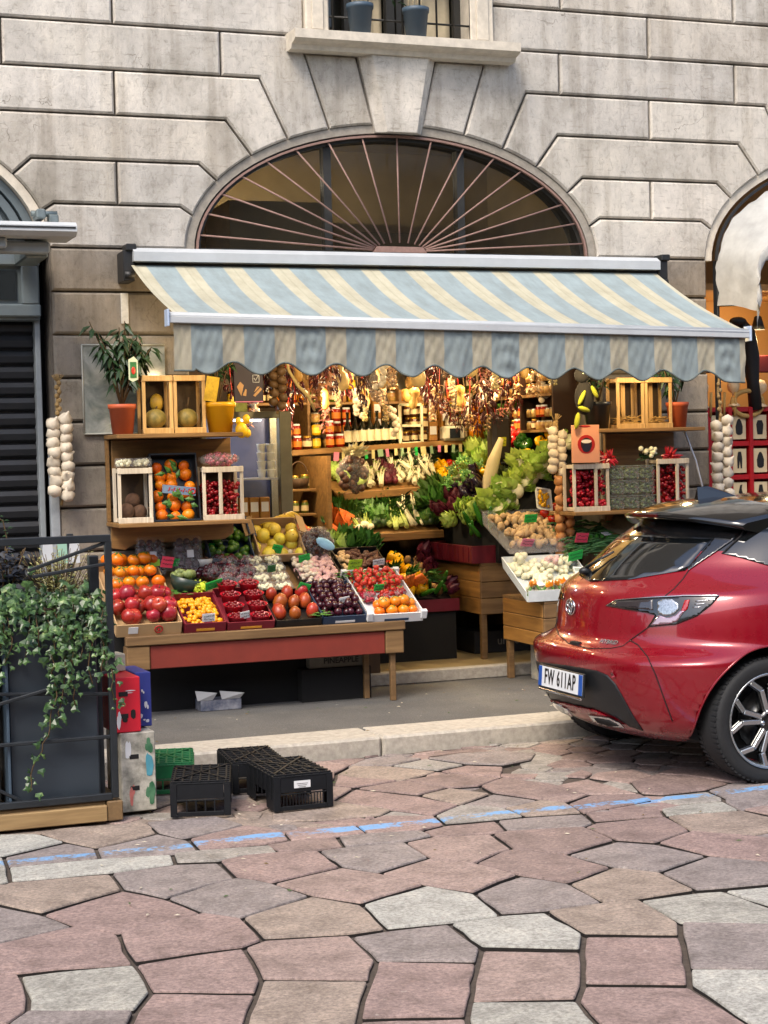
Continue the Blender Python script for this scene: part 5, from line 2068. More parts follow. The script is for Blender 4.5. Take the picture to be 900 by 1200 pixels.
APPLE = pf('apple', 'apple', [(0, .008), (.02, .0), (.036, .014), (.046, .038), (.044, .06), (.03, .078), (.014, .078), (0, .068)], m_apple, .018)
ORANGE = pf('orange', 'orange', rprof(.038, .95, .06), m_orange)
MANDO = pf('leafy_mandarin', 'mandarin', rprof(.034, .86, .1), m_orange, None, 2)
PERSIM = pf('persimmon', 'persimmon', rprof(.041, .85, .12), m_persim, None, 4, 12, .75)
LIME = pf('lime', 'lime', [(0, 0), (.012, .004), (.024, .02), (.027, .034), (.022, .052), (.009, .064), (0, .067)], m_lime)
QUINCE = pf('yellow_quince', 'quince', [(0, 0), (.028, .006), (.044, .03), (.042, .056), (.028, .08), (.012, .09), (0, .088)], m_quince, .01)
PLUM = pf('plum', 'plum', rprof(.026, 1.05, .1, 6), m_plum, None, None, 9)
STRAW = pf('strawberry', 'strawberry', [(0, 0), (.01, .004), (.018, .018), (.02, .03), (.012, .038), (0, .039)], m_straw, None, 4, 8, .4)
MANGO = pf('mango', 'mango', [(0, 0), (.03, .012), (.045, .045), (.042, .085), (.022, .112), (0, .118)], m_mango, .006)

# ------------------------------------------------------------------ the long bench, its sloping deck
CS, SN = cos(atan2(.5, 1)), sin(atan2(.5, 1))
SLOPE = Matrix(((1, 0, 0), (0, CS, -SN), (0, SN, CS)))


def D(x, s, h=0.0):
    return Vector((x, 10.42 + s * CS - h * SN, .612 + s * SN + h * CS))


bench = thing('fruit_bench', 'long wooden fruit bench with red front board and slim legs', 'bench', (3.08, 10.4, PZ))
mb = MB()
mb.bx(2.15, 3.995, 10.375, 10.43, .552, .612, 0, .006)
emit('front_rail', mb, m_bench, bench)
for x0, x1 in ((2.155, 2.30), (3.86, 3.985)):
    mb = MB()
    mb.bx(x0, x1, 10.385, 10.50, .40, .549, 0, .006)
    emit('corner_block', mb, m_bench, bench)
mb = MB()
mb.bx(2.303, 3.857, 10.398, 10.43, .402, .549, 0, .004)
emit('front_board', mb, mat('red brown painted board', '74281b', .6, .15, 6), bench)
mb = MB()
mb.bx(3.955, 3.985, 10.503, 11.05, .43, .6, 0, .004)
emit('side_board', mb, m_bench, bench)
for x, y in ((2.21, 10.44), (3.92, 10.44), (3.80, 10.62), (2.26, 10.75), (2.3, 11.0), (3.8, 11.02)):
    mb = MB()
    mb.bx(x - .018, x + .018, y - .018, y + .018, PZ, .405 if y < 10.5 else .55, 0, .004)
    emit('leg', mb, m_bench, bench)
mb = MB()
mb.box(D(3.08, .42, -.03), (1.80, .86, .025), 0, SLOPE)
emit('sloping_deck', mb, m_bench, bench)
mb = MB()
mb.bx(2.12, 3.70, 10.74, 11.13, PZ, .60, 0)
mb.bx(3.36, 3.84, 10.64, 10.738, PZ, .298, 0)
o = emit('black_block', mb, mat('black underlay', '0d0c0b', .95, .2, 10))  # solid black block filling the space under the bench
tag(o, 'plain black block under the fruit bench', 'plinth')


def tray(name, label, x0, x1, s0, s1, h, m, group=None, print_m=None, lift=0.0, corner=False, cat='tray'):
    t = thing(name, label, cat, D((x0 + x1) / 2, s0, lift), group)
    th = .008
    cx, cs = (x0 + x1) / 2, (s0 + s1) / 2
    mb = MB()
    mb.box(D(cx, cs, lift + .004), (x1 - x0, s1 - s0, .008), 0, SLOPE)
    emit('tray_floor', mb, m, t)
    for k, (c, sz) in enumerate(((D(cx, s0, lift + h / 2), (x1 - x0, th, h)), (D(cx, s1, lift + h * .6), (x1 - x0, th, h * 1.2)),
                                 (D(x0, cs, lift + h * .5), (th, s1 - s0 - .01, h * .98)), (D(x1, cs, lift + h * .5), (th, s1 - s0 - .01, h * .98)))):
        mb = MB()
        mb.box(c, sz, 0, SLOPE)
        emit('tray_wall', mb, m, t)
    if print_m:
        mb = MB()
        n = int((x1 - x0) / .05)
        mb.box(D(cx, s0 - .0055, lift + h * .34), ((x1 - x0) * .45, .002, h * .24), 0, SLOPE)
        emit('printed_band', mb, print_m, t)
    if corner:
        for x in (x0, x1):
            for s in (s0, s1):
                mb = MB()
                mb.box(D(x, s, lift + h * .8), (.04, .03, h * .9), 0, SLOPE, .003)
                emit('corner_tab', mb, m, t)
    return t


def heap(proto, x0, x1, s0, s1, nx, ns, h, label, group, jit=.006, tilt=.5, scale=1.0, layers=1, skip=0.0, rise=.0):
    for L in range(layers):
        for i in range(nx - L):
            for j in range(ns - L):
                if random.random() < skip:
                    continue
                x = x0 + (x1 - x0) * (i + .5 + L * .5) / nx + rnd(-jit, jit)
                s = s0 + (s1 - s0) * (j + .5 + L * .5) / ns + rnd(-jit, jit)
                p = D(x, s, h + L * .045 * scale + rise * j)
                place(proto, USED, p, (rnd(-tilt, tilt) + .3, rnd(-tilt, tilt), rnd(0, 6.28)), scale * rnd(.86, 1.1), label, group)


def pile(name, label, cat, x0, x1, s0, s1, h, r, m, n, hump=.03, nn=(6, 4), sq=(1, 1, 1), fn=D):
    """many small fruits past picking apart singly, as real balls in one object"""
    mb = MB()
    for _ in range(n):
        a, b = random.random(), random.random()
        x, s = x0 + (x1 - x0) * a, s0 + (s1 - s0) * b
        k = hump * sin(pi * a) * sin(pi * b)
        q = r * rnd(.8, 1.2)
        mb.ball(fn(x, s, h + k + rnd(-.01, .01)), (q * sq[0], q * sq[1], q * sq[2]), nn[0], nn[1], 0, (rnd(0, 3), rnd(0, 3), rnd(0, 3)))
    o = emit(name, mb, m)
    return tag(o, label, cat, None, 'stuff')


def price_card(p, label, m, rot=(.3, 0, 0), w_=.085, h_=.055, lines=2, parent=None):
    t = thing('price_card', label, 'price card', p, 'price cards')
    R = Euler(rot).to_matrix()
    mb = MB()
    p = Vector(p)
    mb.box(p + R @ Vector((0, 0, h_ / 2)), (w_, .003, h_), 0, R)
    emit('card', mb, m, t)
    mb = MB()
    for k in range(lines):
        z = h_ * (.7 - .38 * k)
        x = -w_ * .38
        while x < w_ * .36:
            l = rnd(.006, .014)
            mb.beam(p + R @ Vector((x, -.003, z + rnd(-.004, .004))), p + R @ Vector((x + l, -.003, z + rnd(-.007, .007))), .002, .003)
            x += l + rnd(.002, .006)
    emit('handwriting', mb, m_marker, t)
    return t


tray('fruit_box', 'plain brown cardboard box of apples and persimmons at the bench end', 2.10, 2.505, .0, .80, .085, m_kraft)
mb = MB()
P = [D(2.36 + .024 * cos(t * pi / 8), -.007, .045 + .024 * sin(t * pi / 8)) for t in range(16)]
mb.tube(P, .004, 5, closed=True)
mb.ball(D(2.36, -.007, .045), (.01, .003, .01), 8, 6)
fb = bpy.data.objects['fruit_box']
emit('round_logo', mb, mat('red print', 'a31a1a', .6, .1), fb)
mb = MB()
mb.box(D(2.20, -.006, .045), (.06, .003, .045), 0, SLOPE)
emit('white_label', mb, m_whitec, fb)
heap(APPLE, 2.12, 2.50, .02, .40, 4, 3, .045, 'shiny red apple in the front of the cardboard box', 'red apples in the cardboard box', .008, .6, 1.12, 2)
heap(PERSIM, 2.13, 2.50, .42, .80, 4, 3, .06, 'orange persimmon heaped behind the red apples', 'persimmons behind the apples', .008, .4, 1.1, 2, 0, .012)

tray('fruit_tray', 'crimson printed tray of small yellow kumquats', 2.53, 2.79, -.005, .34, .07, m_crim, 'printed fruit trays', mat('gold print', 'c98d2c', .5, .1))
pile('kumquats', 'small orange yellow kumquats filling the crimson tray', 'kumquats', 2.545, 2.775, .01, .33, .04, .0155, mat('kumquat peel', 'e09a14', .4, .15, 8), 110, .045, (7, 5), (1, 1, 1.25))
tray('fruit_tray', 'crimson printed tray holding red punnets of berries', 2.805, 3.11, -.005, .40, .06, m_crim, 'printed fruit trays', mat('gold print', 'c98d2c'))
PUN = proto_thing('berry_punnet', 'punnet')
mb = MB()
mb.lathe([(.0, 0), (.05, 0), (.066, .055), (.071, .058), (.062, .056), (.048, .006), (0, .006)], 14, (0, 0, 0), 0, None, True, .75)
emit('punnet_cup', mb, mat('red translucent plastic', 'b11a2c', .25, .1, 6), PUN)
mb = MB()
for _ in range(16):
    a, q = rnd(0, 6.28), sqrt(random.random()) * .05
    mb.ball((q * cos(a), q * .7 * sin(a), .045 + rnd(0, .016)), rnd(.009, .014), 6, 4)
emit('berries', mb, mat('deep red berry', '6d0d14', .25, .35, 30), PUN)
for i in range(2):
    for j in range(4):
        place(PUN, USED, D(2.885 + .145 * i + rnd(-.006, .006), .05 + .098 * j, .015 + .022 * j), (.3, 0, rnd(-.1, .1)), 1.0,
              'red plastic punnet of dark berries in the crimson tray', 'red berry punnets')
tray('fruit_tray', 'black tray of blushed mangoes in paper cups', 3.125, 3.425, -.005, .36, .055, m_blackp, 'printed fruit trays')
heap(MANGO, 3.13, 3.42, .0, .36, 3, 3, .015, 'orange red mango nested in the black tray', 'mangoes in the black tray', .006, .35, .95)
tray('fruit_tray', 'navy blue tray of dark plums', 3.44, 3.735, -.005, .42, .06, m_navy, 'printed fruit trays', m_whitec)
heap(PLUM, 3.45, 3.725, .01, .41, 6, 7, .03, 'dark purple plum in the navy blue tray', 'plums in the blue tray', .006, .5, 1.0, 2)
tray('fruit_tray', 'white printed tray of strawberries and persimmons at the right bench end', 3.75, 4.125, -.02, .54, .065, m_whitec, 'printed fruit trays', m_navy, corner=True)
heap(PERSIM, 3.80, 4.11, -.01, .15, 4, 2, .02, 'orange persimmon in the front of the white tray', 'persimmons in the white tray', .006, .3, .98, 2)
heap(STRAW, 3.765, 4.11, .28, .54, 10, 6, .04, 'red strawberry in the back of the white tray', 'strawberries in the white tray', .006, 1.2, 1.0, 2)


def bag(name, label, p, r, m_in, rin, n, cat, group=None, lean=.0, film=True, knot=True, flat=1.0, leaf=0):
    """a cellophane bag with its contents showing"""
    t = thing(name, label, cat, p, group)
    p = Vector(p)
    mb = MB()
    for _ in range(n):
        a, b = rnd(0, 6.28), rnd(-1, 1)
        k = sqrt(1 - b * b) * random.random() ** .33
        mb.ball(p + Vector((k * cos(a) * r[0] * .88, k * sin(a) * r[1] * .88 * flat, r[2] * (1 + b * .85))), rin * rnd(.8, 1.15), 7, 5)
    o = emit('bag_contents', mb, m_in, t)
    if film:
        mb = MB()
        prof = []
        for i in range(9):
            a = -pi / 2 + pi * i / 8
            prof.append((max(0, cos(a)) * 1.0, 1 + sin(a)))
        if knot:
            prof = prof[:-2] + [(.25, 2.05), (.10, 2.25), (.2, 2.5), (.02, 2.5)]
        mb.lathe([(q * r[0] * (1 if 0 < q else 0), z * r[2]) for q, z in prof], 14, p, 0, None, True, r[1] / r[0])
        for i, v in enumerate(mb.v):
            mb.v[i] = (v[0] + rnd(-.1, .1) * r[0], v[1] + rnd(-.1, .1) * r[1], v[2] + rnd(-.04, .04) * r[2])
        emit('film', mb, m_film, t)
    return t


for i, (x, s) in enumerate(((3.82, .215), (3.95, .22), (4.05, .225))):
    bag('cherry_bag', 'small red bag of cherries between strawberries and persimmons, %s of three' % ('leftmost', 'middle', 'rightmost')[i],
        D(x, s, .02), (.055, .045, .035), m_cherry, .016, 26, 'bag', 'cherry bags in the white tray', knot=False)
price_card(D(3.90, .26, .075), 'small green price card stuck among the persimmons in the white tray', m_tagg, (.5, 0, .1), .07, .05)
price_card(D(3.38, .30, .08), 'green price card beside the mangoes', m_tagg, (.5, .3, .15), .085, .06)
price_card(D(2.80, .36, .10), 'large tilted green price card above the berry punnets', m_tagg, (.55, -.25, .1), .12, .06)
price_card(D(2.54, .62, .12), 'pink price card between the persimmons and the green bowl', m_tagp, (.3, .15, .2), .085, .075)

# bowl of figs, kiwano
t = thing('green_bowl', 'dark green rounded bowl of prickly green figs by the pink card', 'bowl', D(2.62, .42, .02))
mb = MB()
mb.lathe([(0, 0), (.05, 0), (.095, .05), (.108, .11), (.10, .112), (.085, .055), (.04, .015), (0, .015)], 20, D(2.62, .44, .02), 0, Euler((.1, .25, 0)).to_matrix())
emit('bowl_shell', mb, mat('dark green gourd shell', '25342b', .35, .25, 6), t)
fig = pf('green_fig', 'fig', [(0, 0), (.018, .006), (.024, .025), (.014, .045), (0, .055)], mat('green fig skin', '6d7a45', .6, .25, 20, rnd=.2))
for k in range(14):
    a, q = rnd(0, 6.28), sqrt(random.random()) * .065
    place(fig, USED, D(2.63, .45, .02) + Vector((q * cos(a), q * sin(a), .095 + (.07 - q) * .4)), (rnd(-.8, .8), rnd(-.8, .8), 0), 1.0,
          'small green fig in the dark green bowl', 'figs in the green bowl')
t = thing('spiky_melon', 'bright yellow green spiky horned melon above the kumquats', 'melon', D(2.71, .40, .06))
mb = MB()
c0 = D(2.71, .40, .085)
mb.ball(c0, (.052, .04, .042), 14, 9)
for k in range(60):
    a, b = rnd(0, 6.28), rnd(-1.3, 1.4)
    d = Vector((cos(a) * cos(b), sin(a) * cos(b), sin(b)))
    q = c0 + Vector((d.x * .05, d.y * .038, d.z * .04))
    mb.tube([q, q + d * .016], [.007, .001], 5)
emit('spiny_skin', mb, mat('yellow green rind', 'b7c832', .45, .2, 20), t)

# red bags of grapes, punnets, deep trays behind
spots = [(2.93, .50), (3.04, .47), (2.86, .62), (2.98, .61), (3.09, .60), (3.02, .73), (2.93, .75), (3.12, .72)]
for i, (x, s) in enumerate(spots):
    bag('grape_bag', 'clear bag of dark red grapes behind the berry punnets', D(x, s, .01), (.068, .055, .052), mat('dark red grape', '4f0f1c', .2, .35, 20, rnd=.2), .0165, 34,
        'bag', 'grape bags behind the punnets', knot=i % 3 == 0)
t = thing('white_bowl', 'small white ribbed bowl of brown seeds beside the grape bags', 'bowl', D(2.83, .74, .02))
mb = MB()
mb.lathe([(0, 0), (.035, 0), (.055, .03), (.06, .055), (.055, .055), (.03, .012), (0, .012)], 18, D(2.83, .74, .04))
emit('bowl_shell', mb, mat('white glazed china', 'd2cfc8', .3, .05), t)
mb = MB()
for k in range(40):
    a, q = rnd(0, 6.28), sqrt(random.random()) * .045
    mb.ball(D(2.83, .74, .04) + Vector((q * cos(a), q * sin(a), .05 + rnd(0, .012))), .008, 5, 4)
emit('seeds', mb, m_brown, t)
CLP = proto_thing('clear_punnet', 'punnet')
mb = MB()
mb.box((0, 0, .03), (.115, .085, .06), 0, None, .01)
emit('clear_lid', mb, m_film, CLP)
mb = MB()
for k in range(22):
    mb.ball((rnd(-.045, .045), rnd(-.03, .03), rnd(.015, .045)), rnd(.010, .016), 6, 4)
emit('punnet_contents', mb, m_white, CLP)
for i in range(2):
    for j in range(4):
        place(CLP, USED, D(3.175 + .125 * i, .43 + .1 * j, .01 + .012 * j), (.42, 0, rnd(-.1, .1)), 1.0,
              'clear punnet of pale mushrooms left of the shallots', 'mushroom punnets')
tray('deep_tray', 'dark deep tray of pale pink shallots', 3.44, 3.735, .455, .90, .05, m_blackp)
pile('shallots', 'pale pink shallots loose in the deep dark tray', 'shallots', 3.45, 3.725, .46, .89, .035, .019, m_pink, 150, .03, (6, 5), (1, 1, 1.2))
pile('garlic_bulbs', 'loose white garlic at the left side of the shallots', 'garlic', 3.44, 3.58, .46, .85, .06, .018, m_garlic, 40, .02, (6, 5))
tray('deep_tray', 'dark tray of dried brown dates behind the strawberries', 3.77, 4.10, .57, .88, .05, m_blackp)
pile('dates', 'wrinkled brown dates in the tray behind the strawberries', 'dates', 3.86, 4.09, .58, .87, .03, .015, m_brown, 90, .02, (6, 4), (1, 1, 1.7))
pile('walnuts', 'pale walnuts at the left of the brown dates', 'walnuts', 3.78, 3.87, .58, .87, .03, .019, m_mush, 24, .01, (6, 5))
price_card(D(3.83, .56, .07), 'lime green star shaped price card in front of the walnuts', m_tagl, (.45, 0, .1), .10, .075)
price_card(D(3.34, .80, .09), 'green price card at the top of the mushroom punnets', m_tagg, (.4, .2, .3), .08, .06)

# back row: limes, quinces, big bag, packs of plums
def back_box(name, label, x0, x1, y, z, hgt, m, tilt=.75):
    t = thing(name, label, 'box', ((x0 + x1) / 2, y, z))
    R = Euler((tilt, 0, 0)).to_matrix()
    o = Vector(((x0 + x1) / 2, y, z))
    wd = x1 - x0
    q = lambda a, b, c: o + R @ Vector((a, b, c))
    for c, sz in (((0, hgt / 2, 0), (wd, hgt, .008)), ((-wd / 2, hgt / 2, .05), (.008, hgt, .10)), ((wd / 2, hgt / 2, .05), (.008, hgt, .10)),
                  ((0, 0, .035), (wd, .008, .07)), ((0, hgt, .05), (wd, .008, .10))):
        mb = MB()
        mb.box(q(*c), sz, 0, R)
        emit('box_wall', mb, m, t)
    for s in (-1, 1):
        mb = MB()
        mb.box(q(s * (wd / 2 + .03), hgt * .75, .11), (.07, hgt * .5, .006), 0, R @ Euler((0, s * .5, 0)).to_matrix())
        emit('box_flap', mb, m, t)
    return q


q = back_box('lime_box', 'dark open box of small green limes leaning under the shelf', 2.87, 3.17, 11.10, .98, .34, m_navy)
for i in range(6):
    for j in range(7):
        place(LIME, USED, q(-.125 + .05 * i + rnd(-.008, .008), .03 + .047 * j, .02 + rnd(0, .03)), (rnd(0, 3), rnd(0, 3), 0), rnd(.9, 1.1),
              'small dark green lime in the leaning box', 'limes in the leaning box')
q = back_box('quince_box', 'open kraft box of yellow quinces beside the limes', 3.21, 3.53, 11.10, .99, .32, m_kraft)
for i in range(4):
    for j in range(4):
        place(QUINCE, USED, q(-.115 + .077 * i + rnd(-.006, .006), .03 + .08 * j, .02 + rnd(0, .015)), (rnd(-.6, .6), 1.3 + rnd(-.3, .3), rnd(0, 6)), rnd(.95, 1.1),
              'yellow quince in the kraft box', 'quinces in the kraft box')
t = bag('chestnut_bag', 'big clear bag of chestnuts with a blue and white label', (3.64, 11.10, 1.0), (.125, .07, .11), m_chest, .021, 110, 'bag', knot=False)
mb = MB()
mb.ball((3.67, 11.01, 1.10), (.075, .012, .035), 12, 6, 0, (0, .5, 0))
emit('blue_label', mb, mat('pale blue label', '8fc0dd', .4, .15, 20), t)
pile('loose_chestnuts', 'loose brown chestnuts below the big clear bag', 'chestnuts', 3.55, 3.74, .83, .93, .03, .02, m_chest, 26, .02, (7, 5))
mb = MB()
for k in range(7):
    pts = [Vector((3.30 + .03 * k + .012 * j, 11.30 + .01 * k, 1.235 + .02 * sin(j * .9) + .008 * k)) + Vector((.02 * j, 0, 0)) for j in range(5)]
    mb.tube(pts, [.006, .016, .018, .015, .005], 7)
o = emit('banana_bunch', mb, mat('ripe banana peel', 'cfa92e', .5, .2, 12))
tag(o, 'yellow bananas lying above the quince box', 'bananas')
t = thing('paper_crown', 'crumpled kraft paper sticking up behind the quinces', 'paper', (3.27, 11.36, 1.2))
mb = MB()
for k in range(6):
    x = 3.20 + .05 * k
    mb.add([(x, 11.36, 1.18), (x + .06, 11.37, 1.18), (x + .05 + rnd(-.03, .03), 11.35 + rnd(-.03, .03), 1.25 + rnd(0, .08)), (x + .01, 11.34, 1.24)], [(0, 1, 2), (0, 2, 3)])
emit('paper_sheet', mb, m_kraft, t)
pile('orange_lentils', 'bright orange dried pulses heaped in a bowl behind the chestnut bag', 'pulses', 3.52, 3.68, 0, .12, .06, .012, mat('orange pulse', 'e0661a', .6, .15, 20), 120, .04, (5, 4), (1, 1, 1), lambda x, s, h: Vector((x, 11.34 + s, 1.12 + h)))
t = thing('pulse_bowl', 'small wooden bowl holding the bright orange pulses', 'bowl', (3.60, 11.40, 1.08))
mb = MB()
mb.lathe([(0, 0), (.06, 0), (.095, .07), (.09, .072), (.05, .012), (0, .012)], 16, (3.60, 11.40, 1.10))
emit('bowl_shell', mb, m_bench, t)
for i, x in enumerate((2.47, 2.72)):
    t = thing('plum_pack', ('left upright clear pack of dark plums with a green label', 'right upright clear pack of dark plums with a white label')[i], 'plum pack', (x, 11.05, .93), 'upright plum packs')
    R = Euler((-.2, 0, 0)).to_matrix()
    o0 = Vector((x, 11.03, .92))
    for r_ in range(5):
        for c_ in range(3):
            mb = MB()
            mb.ball(o0 + R @ Vector((-.055 + .055 * c_ + rnd(-.005, .005), 0, .04 + .05 * r_)), .031 * rnd(.9, 1.05), 8, 6)
            emit('plum', mb, mat('purple red plum', '4a1f2c', .3, .3, 6, second='2c0f1b', rnd=.3), t)
    mb = MB()
    mb.box(o0 + R @ Vector((0, 0, .145)), (.19, .075, .27), 0, R, .015)
    emit('clear_shell', mb, m_film, t)
    mb = MB()
    mb.box(o0 + R @ Vector((.01, -.041, .15)), (.045, .003, .05), 0, R)
    emit('label', mb, m_whitec, t)
    if i == 0:
        mb = MB()
        mb.box(o0 + R @ Vector((.02, -.041, .10)), (.06, .003, .045), 0, R)
        emit('green_label', mb, m_tagl, t)
heap(PLUM, 2.66, 2.86, .62, .78, 5, 4, .02, 'dark red plum loose below the upright packs', 'loose plums below the packs', .006, .5, 1.05, 1)

# ------------------------------------------------------------------ left wall shelf
lsh = thing('wall_shelf', 'two tier wooden wall shelf of crates and pots left of the door', 'shelf', (2.63, W, 1.1))
mb = MB()
mb.bx(2.20, 3.03, 10.72, 11.14, 1.84, 1.868, 0, .004)
emit('shelf_board', mb, m_shelfw, lsh)
mb = MB()
mb.bx(2.20, 3.06, 10.72, 11.14, 1.272, 1.298, 0, .004)
emit('shelf_board', mb, m_shelfw, lsh)
mb = MB()
mb.bx(2.24, 3.03, 11.10, 11.14, 1.60, 1.835, 0, .004)
emit('back_plank', mb, m_shelfw, lsh)
mb = MB()
P = [(2.22, 1.265), (2.22, 1.13), (2.30, 1.115), (2.36, 1.15), (2.5, 1.155), (2.98, 1.16), (3.04, 1.20), (3.04, 1.265)]
mb.prism(P, 11.06, 11.10)
emit('apron_plank', mb, m_shelfw, lsh)
for x in (2.215, 3.035):
    mb = MB()
    mb.bx(x - .012, x + .012, 11.1, 11.14, 1.30, 1.838, 0, .003)
    emit('upright', mb, m_shelfw, lsh)


def standing_crate(label, x0, x1, y, z, hgt, m, group, dep=.16, bars=(), cat='crate'):
    """a small wooden crate stood on end, open to the front"""
    t = thing('wooden_crate', label, cat, ((x0 + x1) / 2, y, z), group)
    b = .022
    for x in (x0 + b / 2, x1 - b / 2):
        for yy in (y + .008, y + dep):
            mb = MB()
            mb.box((x, yy, z + hgt / 2), (b, .014, hgt), 0, None, .002)
            emit('post', mb, m, t)
    for zz in (z + .014, z + hgt - .02):
        mb = MB()
        mb.bx(x0 + b, x1 - b, y + .001, y + dep, zz - .013, zz + .013, 0, .002)
        emit('rail', mb, m, t)
        mb = MB()
        mb.bx(x0 + .001, x1 - .001, y - .009, y - .001, zz - .018, zz + .018, 0, .002)
        emit('front_slat', mb, m, t)
    for fx in bars:
        mb = MB()
        mb.box((x0 + (x1 - x0) * fx, y - .002, z + hgt / 2), (.024, .012, hgt - .07), 0, None, .002)
        emit('front_post', mb, m, t)
    mb = MB()
    mb.bx(x0 + b, x1 - b, y + dep + .008, y + dep + .014, z, z + hgt)
    emit('back_panel', mb, mat('dark crate backing', '3a2a16', .8, .2, 6), t)
    return t


m_melon = mat('mottled melon rind', '6e6a34', .6, .35, 16, second='a0873f', bump=.3)
for i, (x0, x1) in enumerate(((2.385, 2.585), (2.59, 2.80))):
    standing_crate(('left pine crate holding a small mottled melon', 'right pine crate holding a small mottled melon')[i], x0, x1, 10.78, 1.872, .37, m_pinez, 'melon crates on the left shelf')
    t = thing('melon', ('round mottled melon inside the left pine crate', 'round mottled melon inside the right pine crate')[i], 'melon', ((x0 + x1) / 2, 10.86, 1.90))
    mb = MB()
    mb.ball(((x0 + x1) / 2, 10.86, 1.965), (.072, .066, .064), 18, 10)
    emit('rind', mb, m_melon, t)
    mb = MB()
    mb.tube([((x0 + x1) / 2, 10.86, 2.02), ((x0 + x1) / 2 + .01, 10.85, 2.10 if i else 2.045)], .006, 5)
    emit('stalk', mb, m_stem, t)
    if i == 0:
        mb = MB()
        mb.ball(((x0 + x1) / 2 + .02, 10.90, 2.07), (.045, .04, .06), 12, 8)
        o = emit('small_gourd', mb, mat('yellow gourd rind', 'b08d2a', .5, .2, 8))
        tag(o, 'yellow gourd behind the melon in the left pine crate', 'gourd')
t = standing_crate('pale crate of brown coconuts at the left end of the lower shelf', 2.21, 2.435, 10.78, 1.302, .35, m_whitew, 'crates on the lower left shelf')
for k, (x, z) in enumerate(((2.28, 1.375), (2.365, 1.365), (2.33, 1.44))):
    mb = MB()
    mb.ball((x, 10.86 + .02 * k, z), .052, 12, 8)
    o = emit('coconut', mb, mat('hairy coconut husk', '4d3524', .9, .35, 40, .6))
    tag(o, 'round brown coconut in the pale end crate', 'coconut', 'coconuts in the pale crate')
for k, (x, z, lab) in enumerate(((2.27, 1.655, 'clear punnet of green figs on top of the coconut crate'), (2.385, 1.655, 'clear punnet of yellow berries on top of the coconut crate'))):
    o = place(CLP, USED, (x, 10.85, z), (0, 0, 0), 1.0, lab, 'punnets on the coconut crate')
t = standing_crate('whitewashed crate of red cherries on the lower left shelf', 2.765, 3.04, 10.78, 1.302, .345, m_whitew, 'crates on the lower left shelf', bars=(.43,))
pile('cherries', 'shiny red cherries heaped in the whitewashed left shelf crate', 'cherries', 2.79, 3.01, 0, .14, .0, .0135, m_cherry, 260, .0, (7, 5), (1, 1, 1),
     lambda x, s, h: Vector((x, 10.80 + s, 1.33 + rnd(0, .22))))
t = bag('grape_bag', 'loose clear bag of pink grapes on top of the cherry crate', (2.90, 10.84, 1.648), (.14, .08, .045), mat('pink grape', 'a0525c', .25, .25, 20), .014, 70, 'bag', knot=False)
# the tray of leafy mandarins leaning on the wall
t = thing('mandarin_box', 'dark tilted box of leafy mandarins with a printed label strip', 'box', (2.60, 10.82, 1.30))
R = Euler((-.22, 0, 0)).to_matrix()
mo = Vector((2.60, 10.80, 1.302))
mq = lambda a, b, c: mo + R @ Vector((a, b, c))
for c, s in (((0, .1, .225), (.31, .01, .45)), ((-.152, .05, .225), (.01, .10, .45)), ((.152, .05, .225), (.01, .10, .45)), ((0, .05, .006), (.30, .10, .012)), ((0, .05, .445), (.31, .10, .012))):
    mb = MB()
    mb.box(mq(*c), s, 0, R)
    emit('box_wall', mb, m_blackp, t)
k = 0
for r_ in range(6):
    for c_ in range(3):
        if (r_, c_) in ((2, 2), (1, 1)):
            pass
        place(MANDO if (r_ + c_) % 2 else ORANGE, USED, mq(-.095 + .095 * c_ + rnd(-.008, .008), .045, .02 + .068 * r_ + rnd(-.004, .004)), (rnd(-1.6, -.8), rnd(-.3, .3), rnd(-.5, .5)), 1.12,
              'leafy orange mandarin in the dark tilted box' if (r_ + c_) % 2 else 'leafless orange mandarin in the dark tilted box', 'leafy mandarins' if (r_ + c_) % 2 else 'plain mandarins')
mb = MB()
mb.box(mq(.02, -.012, .20), (.22, .004, .055), 0, R @ Euler((0, .12, 0)).to_matrix())
lb = emit('label_strip', mb, mat('steel blue label', '5d6f86', .5, .1, 10), t)
mb = MB()
Rr = R @ Euler((0, .12, 0)).to_matrix()
for k in range(9):
    x = -.07 + k * .016
    mb.beam(mq(.02, -.012, .20) + Rr @ Vector((x, -.004, -.012 + .008 * (k % 2))), mq(.02, -.012, .20) + Rr @ Vector((x + .010, -.004, .014 * ((k + 1) % 2))), .003, .006)
mb.tube([mq(.02, -.012, .20) + Rr @ Vector((.09 + .016 * cos(j * pi / 6), -.004, .016 * sin(j * pi / 6))) for j in range(12)], .005, 5, closed=True)
emit('label_print', mb, mat('red print', 'a31a1a'), lb)
for k in range(9):
    pass
mb = MB()
for _ in range(16):
    a = rnd(0, 6.28)
    mb.leaf(mq(rnd(-.11, .11), -.012, rnd(.02, .36)), (cos(a), -.5, sin(a)), (0, -1, 0), rnd(.05, .08), .035)
o = emit('mandarin_leaves', mb, m_leaf, t)


def pot(name, label, p, r, h, m, cat='plant pot', group=None):
    t = thing(name, label, cat, p, group)
    mb = MB()
    mb.lathe([(0, 0), (r * .78, 0), (r * .98, h * .84), (r * 1.06, h * .85), (r * 1.08, h), (r * .98, h), (r * .95, h * .9), (0, h * .88)], 20, p)
    emit('pot_shell', mb, m, t)
    mb = MB()
    mb.lathe([(r * .94, h * .885), (0, h * .90)], 16, p)
    emit('soil', mb, mat('dark soil', '2a1d13', .95, .3, 40), t)
    return t


